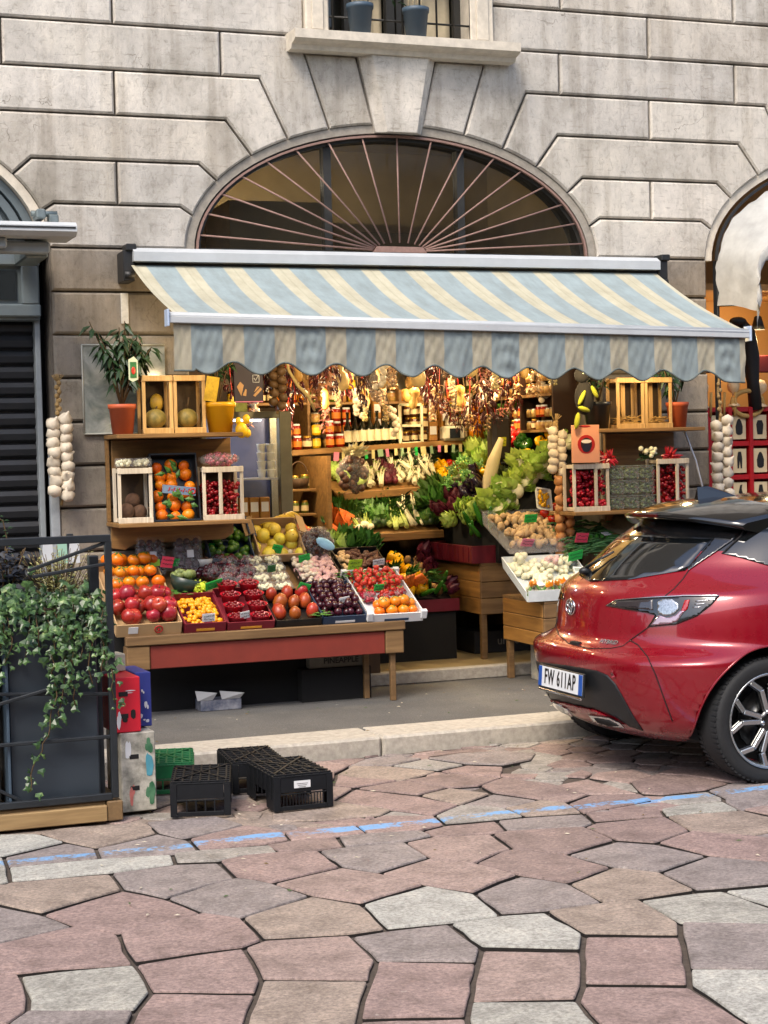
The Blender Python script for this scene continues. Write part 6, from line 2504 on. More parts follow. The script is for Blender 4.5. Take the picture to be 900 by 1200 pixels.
def bush(name, parent_t, p, n, spread, L, Wd, m, droop=.5, stems=6, hgt=.3, m_st=None, lobes=0, seed=1):
    """stems carrying leaves"""
    rr = random.Random(seed)
    p = Vector(p)
    sb, lb_ = MB(), MB()
    for s in range(stems):
        a = rr.uniform(0, 6.28)
        q = spread * rr.uniform(.3, 1)
        tip = p + Vector((q * cos(a), q * sin(a) * .7, hgt * rr.uniform(.7, 1.1)))
        mid = p.lerp(tip, .5) + Vector((rr.uniform(-.02, .02), 0, hgt * .12))
        sb.tube([p, mid, tip], [.006, .005, .003], 5)
        for k in range(n // stems):
            t = rr.uniform(.3, 1.0)
            b = (p.lerp(mid, t * 2) if t < .5 else mid.lerp(tip, t * 2 - 1))
            aa = rr.uniform(0, 6.28)
            lb_.leaf(b, (cos(aa), sin(aa), rr.uniform(-droop - .4, .5 - droop)), (0, 0, 1), L * rr.uniform(.7, 1.25), Wd * rr.uniform(.8, 1.2), 0, .3, lobes)
    emit('stem', sb, m_st or m_stem, parent_t)
    emit(name, lb_, m, parent_t)


t = pot('potted_pepper_plant', 'bushy dark leaved plant in a terracotta pot on the left shelf end', (2.265, 10.84, 1.87), .085, .19, m_terra, 'potted plant')
bush('foliage', t, (2.265, 10.86, 2.04), 280, .22, .10, .038, m_leafd, .7, 14, .50, None, 0, 3)
t = thing('hanging_card', 'small octagonal picture card with a red fruit hung in the dark plant', 'card', (2.30, 10.66, 2.2))
mb = MB()
mb.prism([(2.275, 2.21), (2.30, 2.195), (2.335, 2.21), (2.335, 2.33), (2.31, 2.355), (2.275, 2.335)], 10.655, 10.659)
emit('card', mb, mat('pale card rim', 'c9cfae', .5, .1), t)
mb = MB()
mb.prism([(2.285, 2.22), (2.325, 2.22), (2.325, 2.32), (2.285, 2.32)], 10.652, 10.656)
emit('card_picture', mb, mat('green picture print', '2f6b35', .5, .3, 60), t)
mb = MB()
mb.ball((2.305, 10.652, 2.265), (.014, .003, .025), 8, 6)
emit('fruit_print', mb, m_straw, t)
t = pot('potted_lemon_tree', 'bright yellow pot with a thin branched leafy shrub and yellow card', (2.91, 10.84, 1.87), .098, .195, m_yell, 'potted plant')
bush('foliage', t, (2.90, 10.86, 2.04), 80, .13, .07, .03, m_leafd, .4, 8, .42, None, 0, 5)
mb = MB()
mb.box((2.84, 10.77, 2.15), (.085, .003, .16), 0, (.1, .15, .0))
emit('yellow_card', mb, mat('yellow card print', 'c9a52a', .5, .35, 20), t)
t = thing('lemon_net', 'bright yellow lemons hanging from the end of the left shelf', 'lemons', (3.02, 10.80, 1.83))
for k, (dx, dz, r_) in enumerate(((0, 0, .042), (.035, .07, .026), (-.02, .06, .02), (.04, -.02, .024))):
    mb = MB()
    mb.ball((3.03 + dx, 10.76, 1.88 + dz), (r_, r_, r_ * 1.25), 10, 8)
    emit('lemon', mb, mat('lemon peel', 'e5b716', .4, .1, 20, .1), t)
# clear sheet poster on the pier
t = thing('plastic_sheet', 'grey faded plastic framed sheet on the stone pier behind the dark plant', 'poster', (2.2, 11.12, 1.87))
mb = MB()
mb.bx(2.07, 2.62, 11.125, 11.140, 1.88, 2.46)
nt = NT('faded picture print')
v = nt.coord('World')
nt.col(nt.ramp(nt.noise(v, 5, 4, .6, .5), [(.3, s2l('4d5a52')), (.5, s2l('868a84')), (.62, s2l('a5a79f')), (.75, s2l('6f7a55'))]))
nt.set(Roughness=.15)
emit('sheet', mb, nt.m, t)
mb = MB()
for a, b in (((2.07, 1.88), (2.07, 2.46)), ((2.07, 2.46), (2.62, 2.46)), ((2.07, 1.88), (2.62, 1.88))):
    mb.tube([(a[0], 11.122, a[1]), (b[0], 11.122, b[1])], .006, 5)
emit('edging', mb, mat('pale plastic edge', 'a7a79c', .5, .1), t)
mb = MB()
mb.bx(2.34, 2.39, 11.135, 11.149, 2.60, 2.80, 0, .002)
o = emit('peeling_notice', mb, mat('peeled white sticker', 'b9b5ab', .8, .2, 30))
tag(o, 'peeling white sticker remnant on the stone left of the awning', 'sticker')


def garlic_braid(label, x, y, z0, z1, n, m, r, two=True, braid=.25, name='garlic_braid', cat='garlic braid', m_rope=None):
    t = thing(name, label, cat, (x, y, z0))
    mb = MB()
    pts = [Vector((x + .01 * sin(k * 1.3), y, z0 - .02 + (z1 - z0) * k / 16)) for k in range(17)]
    mb.tube(pts, .010, 6)
    for k in range(9):
        z = z1 - braid * k / 9
        mb.ball((x + .008 * (-1) ** k, y - .006, z), (.016, .014, .018), 6, 5)
    for k in range(10):
        a = rnd(-1.2, 1.2)
        mb.tube([(x, y, z1), (x + .05 * sin(a), y - .02, z1 + .03 + .03 * cos(a))], .003, 4)
    emit('plaited_stems', mb, m_rope or mat('dried stem', '8a7148', .85, .25, 40), t)
    for k in range(n):
        s = (-1) ** k if two else 0
        z = z0 + r + (z1 - braid - z0) * k / n
        c = Vector((x + s * r * .85 + rnd(-.006, .006), y - .02 - rnd(0, .02), z))
        R = Euler((rnd(-.6, .2), s * .9 + rnd(-.3, .3), rnd(0, 6))).to_matrix()
        mb = MB()
        prof = [(0, -r * .75), (r * .5, -r * .8), (r * .95, -r * .3), (r, .05 * r), (r * .7, r * .6), (r * .25, r * .95), (r * .12, r * 1.35), (0, r * 1.4)]
        nn = 12
        b0 = len(mb.v)
        mb.lathe(prof, nn)
        for i in range(b0, len(mb.v)):
            v = Vector(mb.v[i])
            a = atan2(v.y, v.x)
            q = 1 + .07 * cos(a * 6)
            mb.v[i] = tuple(c + R @ Vector((v.x * q, v.y * q, v.z)))
        emit('bulb', mb, m, t)
    return t


garlic_braid('white garlic braid hanging beside the black roller shutter', 1.895, 11.06, 1.44, 2.21, 17, m_garlic, .047)
garlic_braid('white garlic braid hanging on the right stone pier by the stocking shop', 6.80, 11.05, 1.30, 2.30, 15, m_garlic, .047, True, .42)

# ------------------------------------------------------------------ things under and beside the bench
t = thing('blue_carton', 'flattened blue and white carton in the shade under the bench', 'carton', (2.78, 10.60, PZ))
mb = MB()
mb.bx(2.66, 2.93, 10.58, 10.72, PZ, PZ + .07, 0, .004)
emit('carton_base', mb, mat('blue carton print', '2b3d63', .6, .4, 14, second='8f8f95'), t)
for x0, x1, tz in ((2.64, 2.74, .05), (2.80, 2.92, .04)):
    mb = MB()
    mb.add([(x0, 10.58, PZ + .07), (x1, 10.58, PZ + .07), (x1 + .02, 10.54, PZ + .07 + tz), (x0 - .02, 10.56, PZ + .09 + tz)], [(0, 1, 2, 3)])
    emit('carton_flap', mb, m_whitec, t)
t = thing('pineapple_carton', 'grey printed fruit carton standing behind the bench legs', 'carton', (3.62, 10.66, PZ))
mb = MB()
mb.bx(3.42, 3.80, 10.66, 10.735, .30, .40, 0, .004)
emit('carton_side', mb, mat('grey white carton', '6a655b', .7, .15, 14), t)
text('carton_lettering', 'PINEAPPLE', (3.64, 10.657, .345), .052, m_ink, t, '-y', 1.0, .001, .001)


# ================================================================== the right hand stand and wall shelf
rst = thing('right_stand', 'stepped wooden stand of vegetable trays right of the door', 'stand', (5.4, 11.4, PZ))
for (x0, x1, y0, y1, z0, z1) in ((5.02, 5.80, 10.42, 11.10, .36, .66), (5.03, 5.80, 11.50, 12.55, .50, .86)):
    n = 3
    for k in range(n):
        za, zb = z0 + (z1 - z0) * k / n, z0 + (z1 - z0) * (k + 1) / n
        mb = MB()
        mb.bx(x0, x0 + .025, y0 + .03, y1, za + .002, zb - .002, 0, .004)
        emit('side_plank', mb, wood('amber planks', '7a5322', 'a8793a', 3, 1), rst)
        mb = MB()
        mb.bx(x0 + .0, x1, y0, y0 + .025, za + .002, zb - .002, 0, .004)
        emit('front_plank', mb, m_bench, rst)
    for x, y in ((x0 + .03, y0 + .04), (x0 + .03, y1 - .05), (x1 - .05, y0 + .04)):
        mb = MB()
        mb.bx(x - .022, x + .022, y - .022, y + .022, (PZ if y0 < 11 and y < 11.13 else FZ), z0 + .01, 0, .004)
        emit('leg', mb, m_bench, rst)
    mb = MB()
    mb.bx(x0, x1, y0 + .0, y1, z1, z1 + .02)
    emit('stand_top', mb, m_bench, rst)


def S2(x, y, h=0.0):
    """sloping vegetable display of the right hand stand"""
    k = min(1, max(0, (y - 10.40) / .9))
    return Vector((x, y, .665 + .50 * k + h))


m_bluep = mat('white tray with blue print', 'c6cbc9', .5, .15, 12)


def right_tray(label, x0, x1, y0, y1, h, m, name='vegetable_tray'):
    t = thing(name, label, 'tray', (0, 0, 0) if False else S2((x0 + x1) / 2, y0))
    za, zb = S2(0, y0).z + .005, S2(0, y1).z + .005
    def slab(P0, P1, P2, P3, nm):
        mb = MB()
        n = (Vector(P1) - Vector(P0)).cross(Vector(P3) - Vector(P0)).normalized() * .007
        V = [Vector(p) for p in (P0, P1, P2, P3)]
        mb.add([v for v in V] + [v + n for v in V], [(0, 3, 2, 1), (4, 5, 6, 7), (0, 1, 5, 4), (1, 2, 6, 5), (2, 3, 7, 6), (3, 0, 4, 7)])
        emit(nm, mb, m, t)
    slab((x0, y0, za), (x1, y0, za), (x1, y1, zb), (x0, y1, zb), 'tray_floor')
    slab((x0, y0, za), (x1, y0, za), (x1, y0 - .01, za + h), (x0, y0 - .01, za + h), 'tray_wall')
    slab((x0, y1, zb), (x0, y0, za), (x0 - .01, y0, za + h), (x0 - .01, y1, zb + h), 'tray_wall')
    slab((x1, y0, za), (x1, y1, zb), (x1 + .01, y1, zb + h), (x1 + .01, y0, za + h), 'tray_wall')
    slab((x1, y1, zb), (x0, y1, zb), (x0, y1 + .01, zb + h), (x1, y1 + .01, zb + h), 'tray_wall')
    return t


t = right_tray('white tray of bagged vegetables and courgette flowers at the stand corner', 4.90, 5.42, 10.42, 10.80, .075, m_bluep)
mb = MB()
mb.box((4.892, 10.6, S2(0, 10.6).z + .045), (.003, .22, .03), 0, (math.atan2(.4, .9), 0, 0))
emit('blue_print', mb, mat('blue print', '4f7fae', .5, .1), t)
t = right_tray('clear lined tray of tan mushrooms with a green card', 5.02, 5.48, 10.95, 11.40, .10, m_film, 'mushroom_tray')
pile('mushrooms', 'tan mushrooms heaped in the clear lined tray', 'mushrooms', 5.05, 5.45, 10.98, 11.38, .05, .030, m_mush, 150, .03, (8, 5), (1, .8, .55), S2)
price_card(S2(5.26, 11.12, .12), 'green price card standing among the tan mushrooms', m_tagg, (.25, 0, .25), .115, .06)
price_card(S2(5.38, 10.66, .12), 'bright green price card on the dark bag behind the white tray', m_tagg, (.35, -.15, .25), .13, .07)
price_card(S2(5.53, 10.86, .12), 'coral pink price card in the green beans', m_tagp, (.3, .05, .25), .115, .07)
price_card(S2(5.10, 10.86, .11), 'soft pink price card under the clear film', mat('soft pink card', 'd77a98', .6, .1), (.5, .1, .3), .11, .06)
price_card(S2(5.68, 11.28, .10), 'magenta price card behind the tomatoes', mat('magenta card', 'a01a4a', .6, .1), (.3, .0, .2), .13, .08)
for i, (x, y, mm) in enumerate(((5.02, 10.78, m_white), (5.12, 10.72, m_white), (5.24, 10.74, m_pink), (5.33, 10.72, m_white))):
    bag('vegetable_bag', 'clear bag of pale fennel pieces in the white corner tray', S2(x, y, .01), (.075, .07, .05), mm, .022, 20, 'bag', 'clear bags in the corner tray', knot=i % 2 == 0)
bag('salad_bag', 'dark green bag of beans under the bright green card', S2(5.36, 10.74, .0), (.085, .07, .06), m_leafd, .02, 40, 'bag', None, knot=False)
pile('pale_roots', 'pale fennel pieces and roots filling the white corner tray', 'roots', 4.92, 5.40, 10.50, 10.80, .03, .022, m_white, 90, .03, (7, 5), (1, 1, 1.6), S2)
for i, (x, s, lab, m) in enumerate(((2.62, .72, 'small green price card in front of the plum packs', m_tagg), (2.93, .90, 'green price card below the lime box', m_tagg), (3.52, .70, 'green price card in the middle of the shallots', m_tagg),
                                    (3.62, .12, 'white price card among the front plums', m_whitec), (2.92, .02, 'white price card on the front of the berry punnets', m_whitec), (2.68, .01, 'white price card on the front of the kumquats', m_whitec),
                                    (4.02, .60, 'white price card at the right of the dates', m_whitec), (3.25, .58, 'dark green price card among the clear mushroom punnets', mat('dark green card', '1c5a2a', .6, .1)))):
    price_card(D(x, s, .07), lab, m, (.4, rnd(-.2, .2), rnd(-.1, .3)), rnd(.06, .09), rnd(.045, .06))
for i, (x, s, lab) in enumerate(((3.45, .03, 'fresh green leaves tucked between mangoes and plums'), (2.56, .38, 'fresh green leaves tucked above the kumquats'), (3.76, .5, 'fresh green leaves at the left of the strawberries'))):
    mb = MB()
    for k in range(12):
        a = rnd(0, 6.28)
        mb.leaf(D(x + rnd(-.05, .05), s + rnd(-.03, .03), .06), (cos(a), sin(a), .4), (0, 0, 1), rnd(.05, .08), .03)
    tag(emit('leaf_garnish', mb, m_leaf), lab, 'leaves', 'leaf garnishes on the bench', 'stuff')
FLOWER = proto_thing('courgette_flower', 'courgette flower')
mb = MB()
for k in range(5):
    a = 2 * pi * k / 5
    mb.leaf((0, 0, 0), (cos(a) * .5, sin(a) * .5, 1), (cos(a), sin(a), 0), .06, .035, 0, -.1)
emit('petal', mb, mat('orange petal', 'e88a12', .5, .15, 10, rnd=.12), FLOWER)
mb = MB()
mb.tube([(0, 0, -.07), (0, 0, .005)], [.011, .009], 7)
emit('courgette', mb, m_leaf, FLOWER)
for i in range(9):
    place(FLOWER, USED, S2(4.94 + .053 * i, 10.455 + rnd(-.01, .02), .075), (rnd(.3, .9), rnd(-.3, .3), rnd(0, 6)), 1.0,
          'orange courgette flower along the front of the corner tray', 'courgette flowers')
for i, (x, y, z) in enumerate(((5.02, 10.50, .07), (5.13, 10.50, .07))):
    mb = MB()
    mb.box(S2(x, y, z), (.08, .05, .006), 0, (.45, 0, .1))
    o = emit('white_label', mb, m_whitec)
    tag(o, ('left white paper label on the bags above the flowers', 'right white paper label on the bags above the flowers')[i], 'label')


def foam_tray(label, p, rot, m_in, rin, n):
    t = thing('foam_tray', label, 'foam tray', p)
    R = Euler(rot).to_matrix()
    p = Vector(p)
    mb = MB()
    P0 = [(-.06, -.085), (.06, -.085), (.07, -.075), (.07, .075), (.06, .085), (-.06, .085), (-.07, .075), (-.07, -.075)]
    vs = [p + R @ Vector((a * .8, b * .8, 0)) for a, b in P0] + [p + R @ Vector((a, b, .03)) for a, b in P0] + [p + R @ Vector((a * .86, b * .88, .028)) for a, b in P0] + [p + R @ Vector((a * .75, b * .76, .008)) for a, b in P0]
    fs = [tuple(range(8))[::-1], tuple(range(24, 32))]
    for k in range(3):
        fs += [(k * 8 + i, k * 8 + (i + 1) % 8, (k + 1) * 8 + (i + 1) % 8, (k + 1) * 8 + i) for i in range(8)]
    mb.add(vs, fs)
    emit('foam_dish', mb, mat('white foam', 'd6d8d2', .5, .04), t)
    mb = MB()
    for _ in range(n):
        mb.ball(p + R @ Vector((rnd(-.045, .045), rnd(-.055, .055), rnd(.015, .028))), rin * rnd(.7, 1.2), 6, 4)
    emit('dish_contents', mb, m_in, t)
    return t


foam_tray('white foam tray of pale green sprouts next to the car window', S2(5.36, 10.50, .09), (.75, .1, .1), m_leafp, .016, 40)
foam_tray('upright shrink wrapped white foam tray of yellow flowers above the mushrooms', S2(5.42, 11.25, .20), (1.25, .15, .2), m_pepy, .014, 30)
bean = MB()
for k in range(260):
    a = rnd(-.9, .9)
    p = S2(rnd(5.44, 5.92), rnd(10.84, 11.16), rnd(.02, .10))
    d = Vector((cos(a), sin(a) * .6, rnd(-.25, .25))) * rnd(.05, .085)
    bean.tube([p - d, p + Vector((0, 0, .008)), p + d], [.004, .0075, .003], 5)
o = emit('green_beans', bean, mat('green bean skin', '3d6b34', .45, .2, 14))
tag(o, 'heap of long green beans around the coral price card', 'beans', None, 'stuff')
TOM = pf('tomato', 'tomato', rprof(.045, .8, .15), mat('tomato skin', 'b3210f', .2, .12, 5, rnd=.12), None, 5)
for x, y, h in ((5.50, 11.20, .05), (5.57, 11.22, .06), (5.53, 11.25, .10), (5.47, 11.26, .06)):
    place(TOM, USED, S2(x, y, h), (rnd(-.4, .4), rnd(-.4, .4), rnd(0, 6)), 1.15, 'large red tomato beside the brown onion strand', 'tomatoes by the onion strand')
t = thing('courgette_pack', 'wrapped green courgettes with a white label behind the beans', 'courgettes', S2(5.78, 11.05, .06))
for k in range(4):
    mb = MB()
    p = S2(5.70 + .045 * k, 11.02, .06)
    mb.tube([p + Vector((-.04, -.06, 0)), p, p + Vector((.04, .07, .03))], [.014, .02, .012], 8)
    emit('courgette', mb, m_pepg, t)
mb = MB()
mb.box(S2(5.80, 10.98, .10), (.07, .05, .005), 0, (.4, 0, .3))
emit('white_label', mb, m_whitec, t)
mb = MB()
mb.lathe([(.16, 0), (.165, .012), (.09, .02), (.08, .08), (0, .09)], 20, S2(5.98, 11.08, .08), 0, (.4, .1, 0))
o = emit('straw_hat', mb, mat('dark straw', '5d523b', .85, .2, 60, .3))
tag(o, 'dim straw hat lying under the right wall shelf', 'hat')

# heads of vegetables --------------------------------------------------
def leafball(name, cat, r, m, m2, n=46, L=.09, Wd=.07, seed=1, open_=.5, core=True):
    t = proto_thing(name, cat)
    rr = random.Random(seed)
    if core:
        mb = MB()
        mb.ball((0, 0, r * .9), r * .8, 10, 7)
        emit('heart', mb, m2, t)
    mb = MB()
    for k in range(n):
        a, b = rr.uniform(0, 6.28), rr.uniform(-.2, 1.3)
        d = Vector((cos(a) * cos(b), sin(a) * cos(b), sin(b)))
        mb.leaf(Vector((0, 0, r * .75)) + d * r * .72, d * open_ + Vector((0, 0, .75)), d, L * rr.uniform(.7, 1.2), Wd * rr.uniform(.8, 1.2), 0, rr.uniform(-.1, .4))
    emit('outer_leaf', mb, m, t)
    return t


LETT = leafball('lettuce', 'lettuce', .07, m_leafp, m_leafp, 50, .09, .08, 2)
CHARD = leafball('leafy_greens', 'greens', .07, m_leaf, m_leafd, 50, .13, .08, 4, .8)
RADI = leafball('radicchio', 'radicchio', .055, m_rad, m_rad, 36, .07, .06, 3, .3)
CAUL = leafball('cauliflower', 'cauliflower', .075, m_leafp, m_white, 14, .10, .09, 6, .9)
ARTI = leafball('artichoke', 'artichoke', .04, mat('artichoke leaf', '5b6b3c', .6, .3, 14, rnd=.15), m_leafd, 60, .04, .035, 8, .35)


def stalky(name, cat, n, L, r, m, m_top, lf=20, base=None, seed=1):
    t = proto_thing(name, cat)
    rr = random.Random(seed)
    mb = MB()
    tips = []
    for k in range(n):
        a = 2 * pi * k / n + rr.uniform(-.2, .2)
        q = rr.uniform(.2, 1) * r
        tp = Vector((q * cos(a) * 2.0, q * sin(a) * 2.0, L * rr.uniform(.75, 1)))
        mb.tube([(q * cos(a) * .6, q * sin(a) * .6, 0), (q * cos(a), q * sin(a), L * .45), tp], [.014, .012, .007], 6)
        tips.append(tp)
    emit('stalk', mb, m, t)
    if base:
        mb = MB()
        mb.ball((0, 0, base * .7), (base, base * .75, base * .85), 12, 8)
        emit('bulb', mb, m_white, t)
    mb = MB()
    for k in range(lf):
        tp = rr.choice(tips)
        a = rr.uniform(0, 6.28)
        mb.leaf(tp * rr.uniform(.85, 1.0), (cos(a), sin(a), rr.uniform(0, 1.2)), (0, 0, 1), L * rr.uniform(.2, .4), L * .14)
    emit('leaf', mb, m_top, t)
    return t


CELERY = stalky('celery', 'celery', 9, .28, .03, mat('celery stalk', 'a9b864', .45, .15, 10, rnd=.1), m_leaf, 34, None, 2)
FENNEL = stalky('fennel_bulb', 'fennel', 6, .17, .025, m_leafp, m_leaf, 24, .05, 3)
CHICO = stalky('white_chicory', 'chicory', 12, .2, .028, m_white, m_leafp, 14, None, 4)
LEEK = stalky('leek', 'leek', 3, .33, .013, m_white, m_leafd, 12, None, 5)
CARROT = proto_thing('carrot_bunch', 'carrots')
mb = MB()
for k in range(6):
    x = -.04 + .016 * k
    mb.tube([(x * 1.1, rnd(-.01, .01), .19), (x, 0, .1), (x * .8, 0, .0)], [.015, .013, .003], 7)
emit('carrot', mb, m_carrot, CARROT)
mb = MB()
for k in range(16):
    mb.leaf((rnd(-.04, .04), 0, .19), (rnd(-.5, .5), rnd(-.4, .4), 1), (0, 1, 0), .13, .03)
emit('leafy_top', mb, m_leaf, CARROT)


def pepper(name, m):
    t = proto_thing(name, 'pepper')
    mb = MB()
    b0 = len(mb.v)
    mb.lathe([(0, .004), (.02, 0), (.034, .02), (.042, .06), (.040, .085), (.02, .094), (0, .085)], 16)
    for i in range(len(mb.v)):
        v = Vector(mb.v[i])
        a = atan2(v.y, v.x)
        q = 1 + .12 * cos(a * 4)
        mb.v[i] = (v.x * q, v.y * q, v.z)
    emit('flesh', mb, m, t)
    mb = MB()
    mb.tube([(0, 0, .085), (.006, 0, .115)], [.007, .005], 6)
    emit('stalk', mb, m_leaf, t)
    return t


PEPY, PEPR, PEPG = pepper('yellow_pepper', m_pepy), pepper('red_pepper', m_pepr), pepper('green_pepper', m_pepg)
AUB = proto_thing('aubergine', 'aubergine')
mb = MB()
mb.lathe([(0, 0), (.035, .01), (.052, .05), (.046, .10), (.028, .15), (.016, .165), (0, .166)], 14)
emit('flesh', mb, m_aub, AUB)
mb = MB()
mb.lathe([(.024, .152), (.018, .172), (.007, .18), (.006, .20), (0, .20)], 8)
emit('cap', mb, m_leaf, AUB)
ONION = pf('onion', 'onion', [(0, 0), (.02, .004), (.036, .03), (.03, .055), (.01, .072), (.004, .085), (0, .085)], m_onion)
POT = pf('tan_root', 'root vegetable', [(0, 0), (.022, .008), (.03, .035), (.026, .07), (.01, .085), (0, .086)], m_potato)
ZUCC = pf('courgette', 'courgette', [(0, 0), (.014, .005), (.02, .05), (.019, .13), (.012, .17), (.009, .185), (0, .186)], m_pepg)


def scatter(items, where, fn, nx, ny, jit=.3, tilt=(.6, .35), sc=(.85, 1.1), lift=.0):
    """vegetables set out in rough rows; items = [(prototype, label noun, group)], one kind to each stretch"""
    x0, x1, y0, y1 = where
    for i in range(nx):
        k = int(i * len(items) / nx)
        pr, lab, grp = items[k]
        for j in range(ny):
            x = x0 + (x1 - x0) * (i + .5 + rnd(-jit, jit)) / nx
            y = y0 + (y1 - y0) * (j + .5 + rnd(-jit, jit)) / ny
            place(pr, USED, fn(x, y, lift + rnd(0, .02)), (tilt[0] + rnd(-.35, .35), rnd(-tilt[1], tilt[1]), rnd(-.6, .6)), rnd(*sc), lab, grp)


# back bank of the right stand: rises steeply to the window head
def S3(x, y, h=0.0):
    k = (y - 11.45) / .85
    return Vector((x, y, 1.0 + .68 * (x - 5.0) / .8 + .22 * k + h))


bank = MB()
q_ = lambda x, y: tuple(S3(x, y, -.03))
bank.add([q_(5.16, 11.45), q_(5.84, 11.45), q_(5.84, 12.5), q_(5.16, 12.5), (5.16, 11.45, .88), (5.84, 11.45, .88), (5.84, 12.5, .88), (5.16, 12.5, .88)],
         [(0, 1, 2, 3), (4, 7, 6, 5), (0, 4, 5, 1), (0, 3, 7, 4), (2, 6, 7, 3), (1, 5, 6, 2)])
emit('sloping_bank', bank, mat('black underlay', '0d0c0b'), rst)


def sidebank(items, x0, x1, nx, ny):
    """bands of vegetables rising from the counter edge to the right wall"""
    for j in range(ny):
        pr, lab, grp = items[int(j * len(items) / ny)]
        for i in range(nx):
            x = x0 + (x1 - x0) * (i + .5 + rnd(-.3, .3)) / nx
            y = 11.47 + (12.45 - 11.47) * (j + .5 + rnd(-.3, .3)) / ny
            place(pr, USED, S3(x, y, rnd(0, .03)), (rnd(0, .8), -.5 + rnd(-.5, .5), rnd(-.8, .8)), rnd(.8, 1.1), lab, grp)


rb = ' on the steep right hand bank'
sidebank([(ZUCC, 'dark green courgette at the counter edge', 'courgettes at the counter edge'), (LETT, 'pale lettuce at the counter edge', 'lettuces at the counter edge'), (RADI, 'purple radicchio at the counter edge', 'radicchio at the counter edge'),
          (CHARD, 'leafy greens at the counter edge', 'greens at the counter edge')], 5.0, 5.15, 2, 10)
sidebank([(CAUL, 'creamy cauliflower' + rb, 'cauliflowers on the right bank'), (AUB, 'dark glossy aubergine' + rb, 'aubergines on the right bank'), (AUB, 'dark glossy aubergine' + rb, 'aubergines on the right bank'), (FENNEL, 'white fennel bulb' + rb, 'fennel on the right bank')], 5.16, 5.36, 3, 9)
sidebank([(CAUL, 'creamy cauliflower' + rb, 'cauliflowers on the right bank'), (ARTI, 'grey green artichoke' + rb, 'artichokes on the right bank'), (PEPY, 'yellow pepper' + rb, 'yellow peppers on the right bank'), (LETT, 'pale lettuce' + rb, 'lettuces on the right bank')], 5.36, 5.58, 3, 9)
sidebank([(CAUL, 'creamy cauliflower' + rb, 'cauliflowers on the right bank'), (PEPY, 'yellow pepper' + rb, 'yellow peppers on the right bank'), (PEPG, 'green pepper' + rb, 'green peppers on the right bank'), (PEPR, 'red pepper' + rb, 'red peppers on the right bank'), (CHARD, 'leafy greens' + rb, 'greens on the right bank')], 5.58, 5.82, 3, 9)
ON_ = garlic_braid('long strand of brown onions hanging in front of the vegetable bank', 5.47, 11.02, .80, 1.52, 20, m_onion, .042, True, .05, 'onion_strand', 'onion strand')
garlic_braid('pale garlic strand above the brown onions by the cherry crate', 5.44, 11.05, 1.50, 1.90, 12, m_garlic, .04, True, .08)
mb = MB()
mb.tube([(5.20, 12.0, 1.16), (5.30, 11.95, 1.42), (5.33, 11.9, 1.62), (5.40, 11.9, 1.80)], [.07, .055, .05, .02], 10)
o = emit('cream_sack', mb, mat('cream cloth', 'cdbf98', .85, .12, 8, .2))
tag(o, 'long cream cloth sack leaning against the dark vegetable bank', 'sack')
mb = MB()
mb.bx(5.36, 5.52, 11.95, 12.1, 1.62, 1.98, 0, .03)
o = emit('dark_case', mb, mat('dark brown box', '20150f', .6, .2))
tag(o, 'dark brown box above the cream sack', 'box')
price_card((5.42, 11.93, 1.74), 'yellow price card on the dark brown box', mat('yellow card', 'b6b51f', .6, .1), (.1, 0, .1), .07, .07)
# red crate with salad on the inner counter
t = thing('red_crate', 'dark red plastic crate of mixed greens along the inner counter edge', 'crate', (5.06, 11.6, .88))
for c, s in (((5.06, 11.505, .945), (.19, .012, .13)), ((4.97, 11.98, .945), (.012, .94, .13)), ((5.06, 12.455, .945), (.19, .012, .13)), ((5.06, 11.98, .886), (.17, .92, .012))):
    mb = MB()
    mb.box(c, s, 0, None, .003)
    emit('crate_wall', mb, mat('dark red plastic', '5c0f1e', .45, .12, 10), t)
for k in range(9):
    mb = MB()
    mb.bx(4.958, 4.9635, 11.56 + .1 * k, 11.585 + .1 * k, .89, 1.0)
    emit('crate_rib', mb, mat('dark red plastic', '5c0f1e'), t)
mb = MB()
mb.tube([(5.0, 12.55, .82), (4.97, 12.5, .70), (4.98, 12.48, .5), (4.99, 12.45, .28), (5.0, 12.45, .22)], [.03, .07, .06, .08, .05], 10)
o = emit('cloth_bag', mb, mat('cream cloth', 'cdbf98'))
tag(o, 'cream cloth bag hanging at the far end of the inner counter', 'bag')
t = thing('black_carton', 'black printed carton on the floor under the inner counter', 'carton', (5.3, 11.9, FZ))
mb = MB()
mb.bx(5.12, 5.65, 11.85, 12.25, FZ, FZ + .17, 0, .004)
emit('carton_side', mb, mat('black carton', '141312', .6, .1), t)
text('carton_lettering', 'united', (5.42, 11.847, FZ + .09), .09, mat('dim grey print', '6d675c', .6, .1), t, '-y', 1.0, .001, .001)
t = thing('grey_carton', 'pale patterned carton on the ground under the corner stand', 'carton', (5.35, 10.8, PZ))
mb = MB()
mb.bx(5.16, 5.5, 10.72, 10.95, PZ, .33, 0, .004)
emit('carton_side', mb, mat('patterned carton', '9aa0a4', .6, .3, 18, second='c9c2ad'), t)

